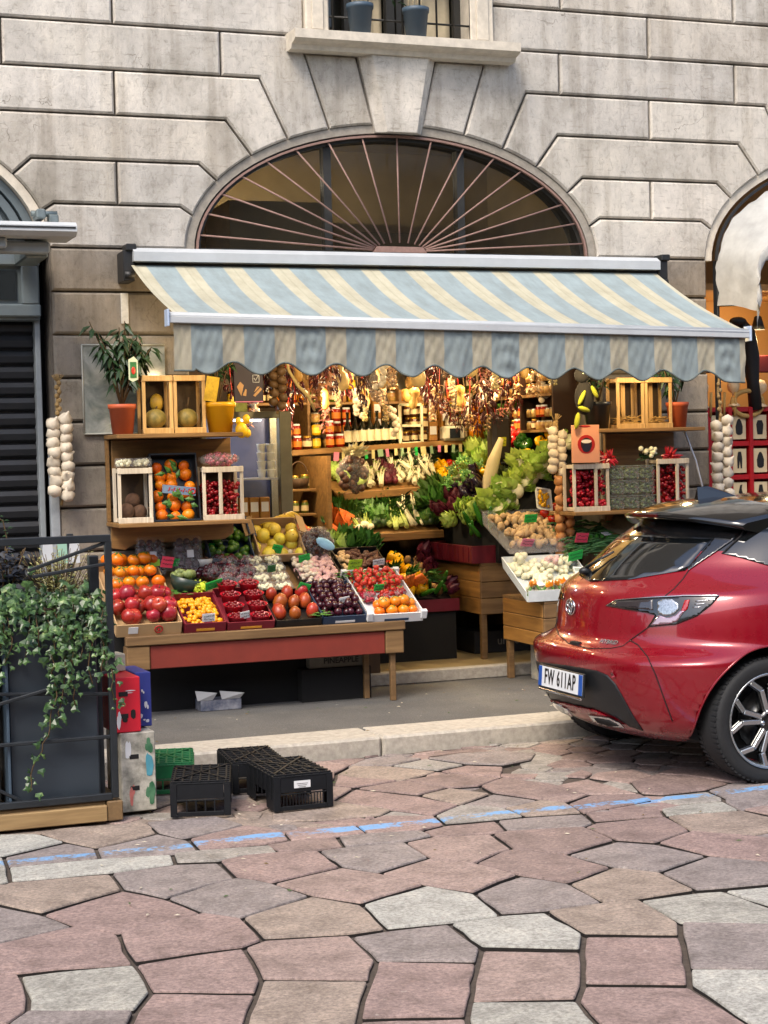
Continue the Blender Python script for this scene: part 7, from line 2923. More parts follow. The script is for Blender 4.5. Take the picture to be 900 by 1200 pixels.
# right wall shelf
rsf = thing('wall_shelf', 'two tier wooden wall shelf of cherry crates and tubs right of the door', 'shelf', (6.0, W, 1.1))
for z in (1.815, 1.235):
    mb = MB()
    mb.bx(5.62 if z > 1.5 else 5.42, 6.48, 10.72, 11.14, z, z + .026, 0, .004)
    emit('shelf_board', mb, m_shelfw, rsf)
mb = MB()
mb.bx(5.87, 6.44, 11.10, 11.14, 1.55, 1.81, 0, .004)
emit('back_plank', mb, m_shelfw, rsf)
mb = MB()
mb.bx(5.87, 6.44, 11.10, 11.14, 1.0, 1.23, 0, .004)
emit('back_plank', mb, m_shelfw, rsf)
for i, (x0, x1) in enumerate(((5.80, 6.02), (6.025, 6.245))):
    standing_crate(('left empty pine crate with straw on the upper right shelf', 'right empty pine crate with straw on the upper right shelf')[i], x0, x1, 10.78, 1.843, .36, m_pinez, 'straw crates on the right shelf', bars=(.5,) if i < 0 else ())
    mb = MB()
    for k in range(60):
        p = Vector((rnd(x0 + .03, x1 - .03), rnd(10.80, 10.92), 1.875 + rnd(0, .05)))
        a = rnd(0, 6.28)
        d = Vector((cos(a), sin(a) * .3, rnd(-.2, .35))) * .05
        mb.tube([p - d, p + d], .0022, 4)
    o = emit('straw', mb, mat('straw colour', 'b08c4e'))
    tag(o, ('loose straw in the left empty pine crate', 'loose straw in the right empty pine crate')[i], 'straw', None, 'stuff')
    mb = MB()
    mb.box(((x0 + x1) / 2, 10.90, 2.02), (.03, .02, .30), 0, None, .003)
    o2 = emit('inner_slat', mb, m_pinez)  # upright inner slat of the crate, a separate object
    tag(o2, ('upright inner slat of the left straw crate', 'upright inner slat of the right straw crate')[i], 'stake')
standing_crate('pale crate of red cherries below the lips picture', 5.43, 5.715, 10.76, 1.264, .335, m_whitew, 'cherry crates on the right shelf', bars=(.62,))
pile('cherries', 'red cherries heaped in the pale crate below the lips picture', 'cherries', 5.46, 5.69, 0, .14, 0, .0145, m_cherry, 250, 0, (7, 5), (1, 1, 1), lambda x, s, h: Vector((x, 10.78 + s, 1.295 + rnd(0, .25))))
standing_crate('pale crate of red cherries at the pier end of the lower right shelf', 6.10, 6.36, 10.76, 1.264, .355, m_whitew, 'cherry crates on the right shelf', bars=(.62,))
pile('cherries', 'red cherries heaped in the pale crate at the pier end', 'cherries', 6.13, 6.34, 0, .14, 0, .0145, m_cherry, 230, 0, (7, 5), (1, 1, 1), lambda x, s, h: Vector((x, 10.78 + s, 1.295 + rnd(0, .26))))
TUB = proto_thing('olive_tub', 'tub')
mb = MB()
mb.box((0, 0, .048), (.118, .10, .096), 0, None, .012)
emit('tub_wall', mb, m_film, TUB)
mb = MB()
for k in range(46):
    mb.ball((rnd(-.047, .047), rnd(-.042, .03), rnd(.012, .082)), .0125, 6, 4)
emit('olives', mb, mat('green olive', '4d6130', .35, .3, 20), TUB)
mb = MB()
mb.box((0, 0, .099), (.124, .106, .008), 0, None, .003)
emit('tub_lid', mb, mat('clear grey lid', '8b958f', .25, .15, 10, alpha=.35), TUB)
for r_ in range(3):
    for c_ in range(3):
        place(TUB, USED, (5.79 + .124 * c_ + rnd(-.003, .003), 10.83, 1.263 + .106 * r_), (0, 0, rnd(-.06, .06)), 1.0,
              'lidded clear tub of green olives in the %s row, %s of three' % (('bottom', 'middle', 'top')[r_], ('leftmost', 'middle', 'rightmost')[c_]), 'stacked olive tubs')
t = thing('lips_picture', 'box front picture of open red lips with a dark berry', 'picture', (5.53, 10.74, 1.60))
mb = MB()
mb.bx(5.415, 5.625, 10.725, 10.75, 1.605, 1.87, 0, .002)
emit('panel', mb, mat('skin pink print', 'c98a6a', .5, .12, 3), t)
def ell_p(cx, cz, a, b, n=18, t0=0, t1=2 * pi):
    return [(cx + a * cos(t0 + (t1 - t0) * i / n), cz + b * sin(t0 + (t1 - t0) * i / n)) for i in range(n)]
for P, m, y in ((ell_p(5.52, 1.735, .068, .066), mat('lip red print', '9c1f1c', .35, .1, 6), 10.7235), (ell_p(5.52, 1.735, .044, .046), mat('dark mouth print', '2a0d0e', .5, .1), 10.7225),
                (ell_p(5.52, 1.71, .034, .03), mat('blackberry print', '1a1c2b', .4, .3, 40), 10.7215), (ell_p(5.52, 1.755, .04, .013), mat('white teeth print', 'cfc6bb', .4, .05), 10.721),
                (ell_p(5.51, 1.862, .045, .007), mat('lip red print', '9c1f1c'), 10.7225)):
    mb = MB()
    mb.prism(P, y, y + .002)
    emit('picture_print', mb, m, t)
for x, z, lab in ((5.72, 1.63, 'bright red paper flower beside the lips picture'), (6.22, 1.635, 'bright red paper flower on the pier end cherry crate')):
    mb = MB()
    for k in range(34):
        a = rnd(0, 6.28)
        mb.leaf((x + rnd(-.03, .03), 10.78, z), (cos(a), rnd(-1, .2), sin(a) * .8), (0, -1, 0), rnd(.05, .085), .03)
    o = emit('red_flower', mb, mat('red tinsel', 'a80f16', .3, .2, 20))
    tag(o, lab, 'flower')
t = thing('white_flowers', 'small bunch of white flowers with green leaves above the olive tubs', 'flowers', (6.04, 10.8, 1.60))
mb = MB()
for k in range(16):
    mb.ball((6.05 + rnd(-.07, .07), 10.80 + rnd(-.03, .03), 1.64 + rnd(0, .06)), rnd(.014, .02), 7, 5)
emit('blossom', mb, m_white, t)
mb = MB()
for k in range(24):
    a = rnd(0, 6.28)
    mb.leaf((6.05 + rnd(-.05, .05), 10.80, 1.62), (cos(a), -.3, abs(sin(a))), (0, 0, 1), .07, .03)
emit('leaf', mb, m_leafd, t)
t = pot('potted_shrub', 'terracotta pot with dark drooping leaves at the pier end of the upper right shelf', (6.32, 10.84, 1.843), .078, .18, m_terra, 'potted plant')
bush('foliage', t, (6.31, 10.85, 2.0), 60, .24, .10, .035, m_leafd, .6, 8, .32, None, 0, 9)
t = pot('dark_pot', 'black pot with leafy stems and a soft toy on the upper right shelf', (5.66, 10.82, 1.843), .098, .19, m_blackp, 'plant pot')
bush('foliage', t, (5.68, 10.84, 2.02), 70, .15, .08, .03, m_leafd, .4, 8, .34, None, 0, 10)
t = thing('soft_toy', 'black and lime yellow soft toy bird hanging by the black pot', 'soft toy', (5.52, 10.74, 1.9))
mb = MB()
mb.ball((5.52, 10.74, 2.06), (.07, .06, .12), 14, 9)
mb.ball((5.50, 10.73, 2.22), (.055, .05, .055), 14, 9)
emit('toy_body', mb, mat('black plush', '15120f', .95, .2, 30), t)
for c, r, ro in (((5.475, 10.69, 2.06), (.016, .02, .06), (0, .5, 0)), ((5.575, 10.69, 2.10), (.016, .02, .05), (0, -.5, 0)), ((5.49, 10.69, 1.98), (.05, .02, .018), (0, .3, 0)), ((5.44, 10.70, 1.90), (.02, .02, .06), (0, .2, 0))):
    mb = MB()
    mb.ball(c, r, 10, 6, 0, ro)
    emit('toy_band', mb, mat('lime yellow plush', '8a8d1c', .9, .1, 30), t)
mb = MB()
mb.ball((5.49, 10.678, 2.235), .012, 8, 6)
mb.ball((5.545, 10.682, 2.24), .012, 8, 6)
emit('toy_eye', mb, m_white, t)
mb = MB()
P = [(5.56, 2.24), (5.69, 2.22), (5.70, 2.30), (5.675, 2.35), (5.60, 2.36), (5.565, 2.33)]
mb.prism(P, 10.70, 10.706)
o = emit('cream_tag', mb, mat('cream card tag', 'cfa98a', .6, .08))
tag(o, 'large cream card tag hanging above the soft toy', 'tag')
mb = MB()
mb.tube([(6.46, 11.0, 1.84), (6.50, 10.9, 1.6), (6.56, 10.85, 1.26)], .008, 5)
o = emit('hanging_cable', mb, m_whitec)
tag(o, 'white cable running down from the right shelf end', 'cable')
# ================================================================== inside the shop
def T(a, b, y):
    """three vegetable tiers along the back, each sloping up towards the wall"""
    return Vector((a, y, b))


tiers = thing('vegetable_tiers', 'three long wooden vegetable tiers along the back of the shop', 'shelves', (5.0, 12.9, FZ))
# (front height left, right, front y, x range)
TB = ((1.055, 1.075, 12.25, 4.15, 5.05), (1.375, 1.435, 12.62, 4.33, 5.66), (1.715, 1.80, 12.95, 3.72, 5.86))
for zl, zr, y, x0, x1 in TB:
    mb = MB()
    mb.beam((x0, y, zl), (x1, y, zr), .026, .06 if y < 12.9 else .045, 0, (0, 0, 1), .004)
    emit('front_board', mb, m_shelfw, tiers)
    mb = MB()
    d = .42
    up = .16 if y < 12.9 else 0.0
    mb.add([(x0, y + .015, zl), (x1, y + .015, zr), (x1, y + d, zr + up), (x0, y + d, zl + up), (x0, y + .015, zl - .02), (x1, y + .015, zr - .02), (x1, y + d, zr + up - .02), (x0, y + d, zl + up - .02)],
           [(0, 1, 2, 3), (4, 7, 6, 5), (0, 4, 5, 1), (0, 3, 7, 4), (1, 5, 6, 2), (2, 6, 7, 3)])
    emit('shelf_board', mb, m_shelfw, tiers)
mb = MB()
mb.bx(4.13, 4.16, 12.3, 13.3, FZ, 1.70)
emit('upright', mb, m_shelfw, tiers)


def tier_fn(i):
    zl, zr, y0, x0, x1 = TB[i]

    def f(x, s, h=0.0):
        k = (x - x0) / (x1 - x0)
        return Vector((x, y0 + .05 + s, zl + (zr - zl) * k + .05 + s * .38 + h))
    return f


A0, B0 = tier_fn(0), tier_fn(1)
scatter([(CARROT, 'orange carrot bunch on the lowest tier', 'carrots on the lowest tier'), (FENNEL, 'white fennel bulb on the lowest tier', 'fennel on the lowest tier'),
         (CHARD, 'dark leafy greens on the lowest tier', 'greens on the lowest tier'), (CELERY, 'pale celery bunch on the lowest tier', 'celery on the lowest tier'),
         (LEEK, 'long leek on the lowest tier', 'leeks on the lowest tier'), (CHARD, 'dark leafy greens on the lowest tier', 'greens on the lowest tier')],
        (4.2, 5.05, .0, .32), A0, 20, 4, .3, (-.75, .6), (.55, .8))
scatter([(LETT, 'pale green lettuce on the middle tier', 'lettuces on the middle tier'), (CHICO, 'white chicory head on the middle tier', 'chicory on the middle tier'), (RADI, 'purple radicchio head on the middle tier', 'radicchio on the middle tier'),
         (CHICO, 'white chicory head on the middle tier', 'chicory on the middle tier'), (LEEK, 'long leek on the middle tier', 'leeks on the middle tier'),
         (PEPY, 'yellow pepper on the middle tier', 'yellow peppers on the middle tier'), (TOM, 'red tomato on the middle tier', 'tomatoes on the middle tier'), (CHARD, 'leafy greens on the middle tier', 'greens on the middle tier')],
        (4.4, 5.66, .0, .34), B0, 26, 4, .3, (-.75, .6), (.6, .85))
# hand written tickets hanging along the top shelf
cols = [mat('soft pink card', 'd77a98', .6, .1), mat('cream ticket', 'c9bd86', .6, .1), mat('sage ticket', '8fae86', .6, .1), m_tagg]
for k in range(19):
    x = 4.42 + .063 * k + rnd(-.008, .008)
    zf = 1.715 + (x - 3.72) / (5.86 - 3.72) * .085
    mb = MB()
    hh = rnd(.055, .075)
    mb.box((x, 12.925, zf - .015 - hh / 2), (.026 if k % 6 else .045, .003, hh), 0, (0, rnd(-.15, .15), 0))
    ci = (0, 1, 2, 1, 3, 1, 2)[k % 7]
    o = emit('price_ticket', mb, cols[ci])
    tag(o, ('pink', 'cream', 'sage green', 'bright green')[ci] + ' price ticket hanging under the jar shelf', 'price ticket', 'price tickets under the jar shelf')


# jars, bottles, tins: prototypes
def jar(name, r, h, m, mlid, label=None, cat='jar'):
    t = proto_thing(name, cat)
    mb = MB()
    mb.lathe([(0, 0), (r, .004), (r, h * .78), (r * .82, h * .86), (0, h * .86)], 12)
    emit('glass', mb, m, t)
    mb = MB()
    mb.lathe([(r * .86, h * .85), (r * .88, h * .99), (0, h)], 12)
    emit('lid', mb, mlid, t)
    if label:
        mb = MB()
        mb.lathe([(r * 1.02, h * .2), (r * 1.02, h * .62)], 12)
        emit('label', mb, label, t)
    return t


m_gold = mat('gold lid', 'b58d3a', .3, .1, 6, metal=.7)
JARS = [(jar('mustard_jar', .034, .095, mat('mustard yellow', 'c99a14', .25, .15, 10), m_blackp, mat('yellow label', 'd8b93a', .5, .1)), 'yellow mustard jar'),
        (jar('preserve_jar', .036, .10, mat('brown preserve', '4a2412', .2, .2, 10), m_gold, mat('cream label', 'cdbb92', .6, .1, 20)), 'brown preserve jar'),
        (jar('sauce_jar', .035, .11, mat('red sauce', '8c1d10', .22, .2, 10), m_whitec, mat('orange label', 'c9761f', .6, .15, 20)), 'red sauce jar'),
        (jar('honey_jar', .036, .09, mat('amber honey', 'b06c12', .15, .1, 10), m_gold), 'amber honey jar'),
        (jar('green_jar', .033, .105, mat('green pesto', '4c5a1c', .3, .2, 10), m_gold, mat('cream label', 'cdbb92')), 'green pesto jar')]
BOT = proto_thing('oil_bottle', 'bottle')
mb = MB()
mb.lathe([(0, 0), (.032, .004), (.032, .15), (.012, .20), (.012, .26), (.015, .265), (.015, .275), (0, .275)], 12)
emit('glass', mb, mat('dark bottle glass', '11160c', .1, .2, 5), BOT)
mb = MB()
mb.lathe([(.033, .035), (.033, .125)], 12)
emit('label', mb, mat('ivory label', 'd8cfae', .6, .08, 20), BOT)
BOX = proto_thing('pasta_packet', 'packet')
mb = MB()
mb.box((0, 0, .08), (.075, .05, .16), 0, None, .006)
emit('packet', mb, mat('ochre packet', 'b5842d', .6, .3, 20, second='7d4a1c'), BOX)
mb = MB()
mb.box((0, -.026, .09), (.055, .003, .07), 0)
emit('packet_label', mb, m_whitec, BOX)
TIN = jar('tin', .037, .08, mat('tin side', '8d3a1c', .35, .4, 14, second='c9b068'), mat('tin lid', '9c9a93', .3, .1, metal=.8), None, 'tin')
GOODS = JARS + [(BOX, 'ochre goods packet'), (TIN, 'printed tin')]


def row(x0, x1, y, zfn, step, where, picks, stack=1, group=None):
    x = x0
    k = 0
    while x < x1:
        pr, lab = picks[int(k / rnd(1.5, 2.6)) % len(picks)]
        for s in range(stack if random.random() < .75 else 1):
            place(pr, USED, (x, y + rnd(-.015, .015), zfn(x) + s * .105), (0, 0, rnd(-.4, .4)), rnd(.92, 1.08), lab + ' ' + where, lab + 's ' + where)
        x += step * rnd(.9, 1.15)
        k += 1


zt = lambda x: 1.738 + (x - 3.72) / (5.86 - 3.72) * .085
row(3.78, 4.35, 13.02, zt, .085, 'left on the jar shelf', [JARS[0], JARS[2], JARS[1], JARS[0]], 2)
row(4.40, 4.50, 13.02, zt, .085, 'midway on the jar shelf', [JARS[2]], 2)
x = 4.55
for k in range(8):
    place(BOT, USED, (x, 13.0 + rnd(-.01, .01), zt(x)), (0, 0, rnd(-.2, .2)), 1.0, 'dark oil bottle with an ivory label on the jar shelf', 'oil bottles on the jar shelf')
    x += .063
row(5.05, 5.8, 13.03, zt, .085, 'right on the jar shelf', [GOODS[1], GOODS[5], GOODS[4], GOODS[3], GOODS[6]], 3)
row(3.82, 5.8, 13.2, zt, .085, 'at the back of the jar shelf', [GOODS[5], GOODS[1], GOODS[3], GOODS[6], GOODS[2]], 3)
hsh = thing('upper_goods_shelf', 'upper wooden shelves of jars and packets on the back wall', 'shelves', (4.8, 13.5, 2.1))
for z in (2.14, 2.46):
    mb = MB()
    mb.bx(3.6, 5.86, 13.25, 13.72, z - .024, z, 0, .004)
    emit('shelf_board', mb, m_shelfw, hsh)
    row(3.68, 5.8, 13.34, lambda x: z, .085, 'on the %s back wall shelf' % ('lower' if z < 2.3 else 'upper'), GOODS, 2)
for x in (4.3, 5.1):
    mb = MB()
    mb.bx(x - .012, x + .012, 13.24, 13.7, 1.85, 2.75)
    emit('upright', mb, m_shelfw, hsh)
# pale trimmed box frame with dolls, robot box
t = thing('white_display_frame', 'white open display frame of red and orange tins on the jar shelf', 'display frame', (5.1, 12.98, 1.77))
for a, b in (((4.98, 1.785), (4.98, 2.10)), ((5.17, 1.79), (5.17, 2.10)), ((4.98, 2.10), (5.17, 2.10)), ((4.98, 1.93), (5.17, 1.93)), ((4.98, 1.785), (5.17, 1.79))):
    mb = MB()
    mb.beam((a[0], 12.95, a[1]), (b[0], 12.95, b[1]), .02, .018, 0, (0, 1, 0))
    emit('frame_bar', mb, m_white, t)
t = thing('till_scale', 'small white shop scale with a square dark display on the jar shelf', 'scale', (5.44, 12.93, 1.80))
mb = MB()
mb.bx(5.34, 5.54, 12.9, 13.0, 1.80, 1.92, 0, .02)
mb.bx(5.385, 5.475, 12.91, 12.98, 1.922, 2.0, 0, .008)
emit('case', mb, mat('grey white plastic', 'bdb9a6', .4, .06), t)
mb = MB()
mb.bx(5.395, 5.485, 12.892, 12.90, 1.82, 1.90)
emit('display', mb, mat('dark display', '20242a', .2, .2), t)
for x in (5.41, 5.455):
    mb = MB()
    mb.ball((x, 12.908, 1.965), .010, 6, 5)
    emit('knob', mb, m_blackp, t)

# dark cabinet on the right with tins
cab = thing('dark_cabinet', 'dark open shelving of stacked tins along the right shop wall', 'cabinet', (5.75, 12.0, 1.8))
m_dkv = mat('dark varnish', '2a170c', .45, .2, 6)
mb = MB()
mb.bx(5.835, 5.858, 11.52, 12.7, 1.75, 2.9)
emit('cabinet_back', mb, m_dkv, cab)
for y in (11.53, 12.1, 12.69):
    mb = MB()
    mb.bx(5.66, 5.833, y - .012, y + .012, 1.78, 2.9)
    emit('cabinet_side', mb, m_dkv, cab)
for z in (1.86, 2.13, 2.38):
    mb = MB()
    mb.bx(5.655, 5.833, 11.545, 12.68, z - .02, z, 0)
    emit('cabinet_shelf', mb, m_shelfw, cab)
    for i in range(13):
        for s in range(2):
            if abs(11.60 + .08 * i - 12.1) > .04:
                pr, lab = random.choice([GOODS[6], GOODS[6], GOODS[1], GOODS[2]])
                place(pr, USED, (5.70, 11.60 + .08 * i, z + .095 * s), (0, 0, rnd(0, 6)), .85, lab + ' on the dark right wall shelving', lab + 's on the dark shelving')
t = bag('red_bag', 'shiny red wrapped panettone hanging by the dark cabinet', (5.60, 12.3, 1.80), (.12, .09, .05), m_pepr, .03, 30, 'bag', None, knot=False)

# the glazed fridge left of the door
fr = thing('glass_fridge', 'tall glass fronted fridge with grey metal posts inside the door', 'fridge', (3.45, 12.1, FZ))
m_fr = mat('brushed grey metal', '75715f', .4, .12, 12, metal=.5)
for x0, x1, y0, y1, z0, z1 in ((3.60, 3.69, 11.78, 11.86, FZ, 2.03), (3.02, 3.60, 11.78, 11.83, 1.98, 2.03), (3.02, 3.06, 11.78, 12.3, FZ, 2.0)):
    mb = MB()
    mb.bx(x0, x1, y0, y1, z0, z1, 0, .004)
    emit('post', mb, m_fr, fr)
mb = MB()
mb.bx(3.70, 3.715, 11.86, 12.35, FZ + .1, 1.98)
emit('side_pane', mb, m_film, fr)
mb = MB()
mb.bx(3.70, 3.76, 12.35, 12.4, FZ, 2.03)
emit('rear_post', mb, m_fr, fr)
for z in (1.55, 1.25, .9):
    mb = MB()
    mb.bx(3.06, 3.60, 11.84, 12.35, z - .012, z)
    emit('fridge_shelf', mb, mat('pale fridge shelf', '9fa3ab', .3, .1), fr)
mb = MB()
mb.bx(3.02, 3.76, 12.38, 12.42, FZ, 2.0)
emit('fridge_back', mb, mat('bluish fridge lining', '454c6b', .4, .08), fr)
mb = MB()
mb.bx(3.3, 3.5, 11.9, 12.0, 1.965, 1.975)
emit('tube_lamp', mb, (lambda n: (n.col((.7, .8, 1)), n.b.inputs['Emission Color'].__setattr__('default_value', (.65, .78, 1, 1)), n.set(Emission_Strength=5), n.m)[-1])(NT('lit tube')), fr)
ld = bpy.data.lights.new('tube_light', 'POINT')
ld.energy = 1.2
ld.color = (.75, .82, 1)
ld.shadow_soft_size = .06
lo = bpy.data.objects.new('tube_light', ld)
COL.objects.link(lo)
lo.parent = fr
lo.location = Vector((3.35, 11.98, 1.9)) - Vector(fr.location)
CUP = proto_thing('yogurt_cup', 'cup')
mb = MB()
mb.lathe([(0, 0), (.025, 0), (.033, .055), (.036, .06), (0, .06)], 12)
emit('cup', mb, mat('white cup', 'd8d8cf', .4, .05), CUP)
for i in range(2):
    for j in range(4):
        place(CUP, USED, (3.50 + .07 * i, 11.92, 1.552 + .062 * j), (0, 0, 0), 1.0, 'white yogurt cup stacked in the glass fridge', 'yogurt cups in the fridge')
for i in range(6):
    place(BOX, USED, (3.12 + .08 * i, 11.95, 1.252), (0, 0, 0), 1.0, 'ochre packet on the lower fridge shelf', 'packets in the fridge')
for i in range(5):
    place(CLP, USED, (3.14 + .1 * i, 11.93, .905), (0, 0, 0), 1.0, 'clear food punnet at the bottom of the fridge', 'punnets in the fridge')
# chalkboard with drawn cones and a tick
t = thing('drawn_signboard', 'dark purple signboard with drawn paper cones and a ticked square', 'sign', (3.27, 11.42, 2.05))
mb = MB()
mb.bx(3.165, 3.375, 11.40, 11.415, 2.08, 2.42, 0, .003)
emit('board', mb, mat('dark plum board', '2a1f30', .6, .1, 6), t)
m_tan = mat('tan drawn print', 'b98d5c', .6, .1, 20)
for P in ([(3.185, 2.19), (3.215, 2.125), (3.235, 2.20), (3.21, 2.225)], [(3.225, 2.13), (3.25, 2.125), (3.255, 2.17), (3.245, 2.175)], [(3.30, 2.13), (3.315, 2.12), (3.365, 2.17), (3.355, 2.185)], [(3.305, 2.15), (3.32, 2.16), (3.35, 2.19), (3.33, 2.19)]):
    mb = MB()
    mb.prism(P, 11.397, 11.40)
    emit('drawing', mb, m_tan, t)
mb = MB()
for a, b in (((3.30, 2.22), (3.30, 2.27)), ((3.30, 2.27), (3.345, 2.27)), ((3.345, 2.27), (3.345, 2.22)), ((3.345, 2.22), (3.30, 2.22)), ((3.308, 2.25), (3.32, 2.232)), ((3.32, 2.232), (3.35, 2.285))):
    mb.tube([(a[0], 11.397, a[1]), (b[0], 11.397, b[1])], .003, 4)
emit('ticked_square', mb, m_whitec, t)
mb = MB()
mb.bx(3.17, 3.37, 11.399, 11.402, 2.083, 2.09)
emit('board_edge', mb, mat('soft pink card', 'd77a98'), t)
mb = MB()
mb.bx(3.31, 3.40, 11.9, 11.93, 1.99, 2.12)
o = emit('small_notice', mb, mat('yellow green notice', '9aa04a', .6, .3, 30))
tag(o, 'small yellow and green notice below the drawn signboard', 'notice')

# hanging goods under the ceiling ---------------------------------------
def hang(pr, x, y, z, label, group, sc=1.0):
    place(pr, USED, (x, y, z), (rnd(-.2, .2), rnd(-.2, .2), rnd(0, 6.28)), sc, label, group)


CHILI = proto_thing('chilli_bunch', 'chillies')
mb = MB()
for k in range(46):
    a, z = rnd(0, 6.28), -rnd(0, .26)
    q = .05 * (1 - abs(z + .13) / .2)
    p = Vector((q * cos(a), q * sin(a), z))
    mb.tube([p, p + Vector((cos(a) * .02, sin(a) * .02, -.02)), p + Vector((cos(a) * .022, sin(a) * .022, -.055))], [.007, .008, .001], 5)
emit('pods', mb, mat('dried red chilli', '480b0a', .5, .45, 14, rnd=.4), CHILI)
mb = MB()
mb.tube([(0, 0, -.25), (0, 0, .25)], .004, 5)
emit('string', mb, mat('red string', 'a8231a', .8, .1), CHILI)
GOURD = proto_thing('hanging_gourd', 'gourd')
mb = MB()
mb.lathe([(0, -.17), (.03, -.15), (.045, -.10), (.03, -.05), (.05, -.02), (.055, .02), (.03, .05), (0, .055)], 14)
emit('gourd_shell', mb, mat('golden gourd', 'c98d3a', .45, .2, 8, second='d8b56a', rnd=.15), GOURD)
mb = MB()
mb.tube([(0, 0, .05), (0, 0, .30)], .006, 5)
emit('string', mb, mat('red string', 'a8231a'), GOURD)
GARL = proto_thing('garlic_cluster', 'garlic')
for k in range(9):
    mb = MB()
    a, z = rnd(0, 6.28), -.04 * k * .7
    mb.ball((.03 * cos(a), .03 * sin(a), z), .03, 8, 6)
    emit('bulb', mb, m_garlic, GARL)
mb = MB()
mb.tube([(0, 0, -.2), (0, 0, .2)], .006, 5)
emit('string', mb, m_stem, GARL)
DRY = proto_thing('dried_flower_bunch', 'dried flowers')
mb = MB()
for k in range(60):
    a, q = rnd(0, 6.28), rnd(0, .07)
    z = -rnd(.02, .22)
    mb.leaf((q * cos(a) * .6, q * sin(a) * .6, z), (cos(a), sin(a), rnd(-1, .4)), (0, 0, 1), .05, .03)
emit('petals', mb, mat('dried pink petals', '9c5a48', .8, .4, 20, second='c9a07a', rnd=.4, hue=.04), DRY)
mb = MB()
mb.tube([(0, 0, -.1), (0, 0, .2)], .01, 5)
emit('stems', mb, m_stem, DRY)
CELLO = proto_thing('hanging_packet', 'packet')
mb = MB()
mb.lathe([(0, -.2), (.045, -.19), (.05, -.05), (.02, .02), (.035, .07), (0, .07)], 10, sq=.5)
emit('film', mb, m_film, CELLO)
mb = MB()
for k in range(30):
    mb.ball((rnd(-.033, .033), rnd(-.015, .015), -rnd(.06, .19)), .013, 5, 4)
emit('packet_contents', mb, mat('mixed dry goods', '8a5c2a', .5, .5, 60, second='d8bd83', rnd=.3, hue=.03), CELLO)
SAL = proto_thing('hanging_cheese', 'cheese')
mb = MB()
mb.lathe([(0, -.16), (.045, -.14), (.06, -.08), (.045, -.02), (.018, .0), (.03, .03), (0, .05)], 12)
emit('rind', mb, mat('pale cheese rind', 'd3b77a', .5, .15, 8, rnd=.12), SAL)
mb = MB()
mb.tube([(0, 0, .03), (0, 0, .25)], .004, 4)
emit('string', mb, m_stem, SAL)
CAN = proto_thing('tin_bucket', 'bucket')
mb = MB()
mb.lathe([(0, -.14), (.035, -.14), (.05, 0), (.053, 0), (.048, -.01), (.03, -.13), (0, -.13)], 14)
emit('bucket_side', mb, mat('galvanised tin', '8a8d88', .35, .15, 14, metal=.8), CAN)
mb = MB()
mb.tube([(.05 * cos(a * pi / 8), 0, .07 * sin(a * pi / 8)) for a in range(9)], .003, 4)
emit('handle', mb, m_stem, CAN)
kinds = [(CHILI, 'dark red dried chilli bunch', 1.0), (GOURD, 'golden hanging gourd', .8), (GARL, 'hanging garlic cluster', .8), (DRY, 'dried pink flower bunch', 1.0), (CELLO, 'hanging clear packet of dry goods', 1.0), (SAL, 'pale hanging cheese', .9), (CAN, 'hanging tin bucket', .9)]
seq = [0, 0, 0, 4, 4, 4, 3, 3, 1, 1, 2, 2, 5, 6]
k = 0
for y, z0, z1, n in ((11.55, 2.30, 2.52, 20), (11.85, 2.2, 2.50, 21), (12.25, 2.08, 2.46, 21), (12.6, 2.02, 2.42, 19)):
    for i in range(n):
        x = 3.42 + (5.72 - 3.42) * (i + rnd(.2, .8)) / n
        pr, lab, sc = kinds[random.choice(seq)]
        where = 'left' if x < 4.15 else ('middle' if x < 5.0 else 'right')
        hang(pr, x, y + rnd(-.08, .08), rnd(z0, z1), lab + ' under the ceiling, %s side' % where, lab + ' row hung on the ' + where, sc * rnd(.85, 1.15))
        k += 1
garlic_braid('long brown onion braid hanging beside the drawn signboard', 3.50, 11.5, 2.02, 2.50, 14, mat('dark onion skin', '5d4325', .55, .3, 14), .036, True, .06, 'onion_braid', 'onion braid')
mb = MB()
mb.tube([(3.55, 11.45, 2.42), (3.58, 11.45, 2.30), (3.64, 11.45, 2.20), (3.72, 11.46, 2.12), (3.78, 11.5, 2.02)], [.008, .011, .012, .013, .006], 7)
o = emit('dry_branch', mb, mat('pale dry branch', 'b09a63', .8, .2, 30))
tag(o, 'pale crooked dry branch hanging left of the lit lamp', 'branch')
# big swag of chillies and ornaments on the right
for k in range(15):
    a = pi * (1.05 + .9 * k / 14)
    hang(CHILI if k % 2 else DRY, 5.26 + .34 * cos(a), 12.0, 2.28 + .28 * sin(a), ('dark red chilli bunch in the swag by the scale' if k % 2 else 'dried flowers in the hanging swag by the scale'), 'chilli swag' if k % 2 else 'flower swag', .6)
# cellophane gift bag in the middle
t = bag('gift_bag', 'large cellophane gift bag of dried mushrooms hanging before the tiers', (4.28, 12.15, 1.40), (.13, .09, .15), m_brown, .028, 60, 'bag')
mb = MB()
for k in range(40):
    a = rnd(0, 6.28)
    mb.leaf((4.28 + rnd(-.03, .03), 12.13, 1.70), (cos(a), -.4 + rnd(-.3, .3), rnd(.1, 1.2)), (0, 1, 0), rnd(.08, .14), .04)
emit('crinkled_top', mb, mat('pale crinkled film', 'cfc7a5', .25, .15, 14, alpha=.7), t)
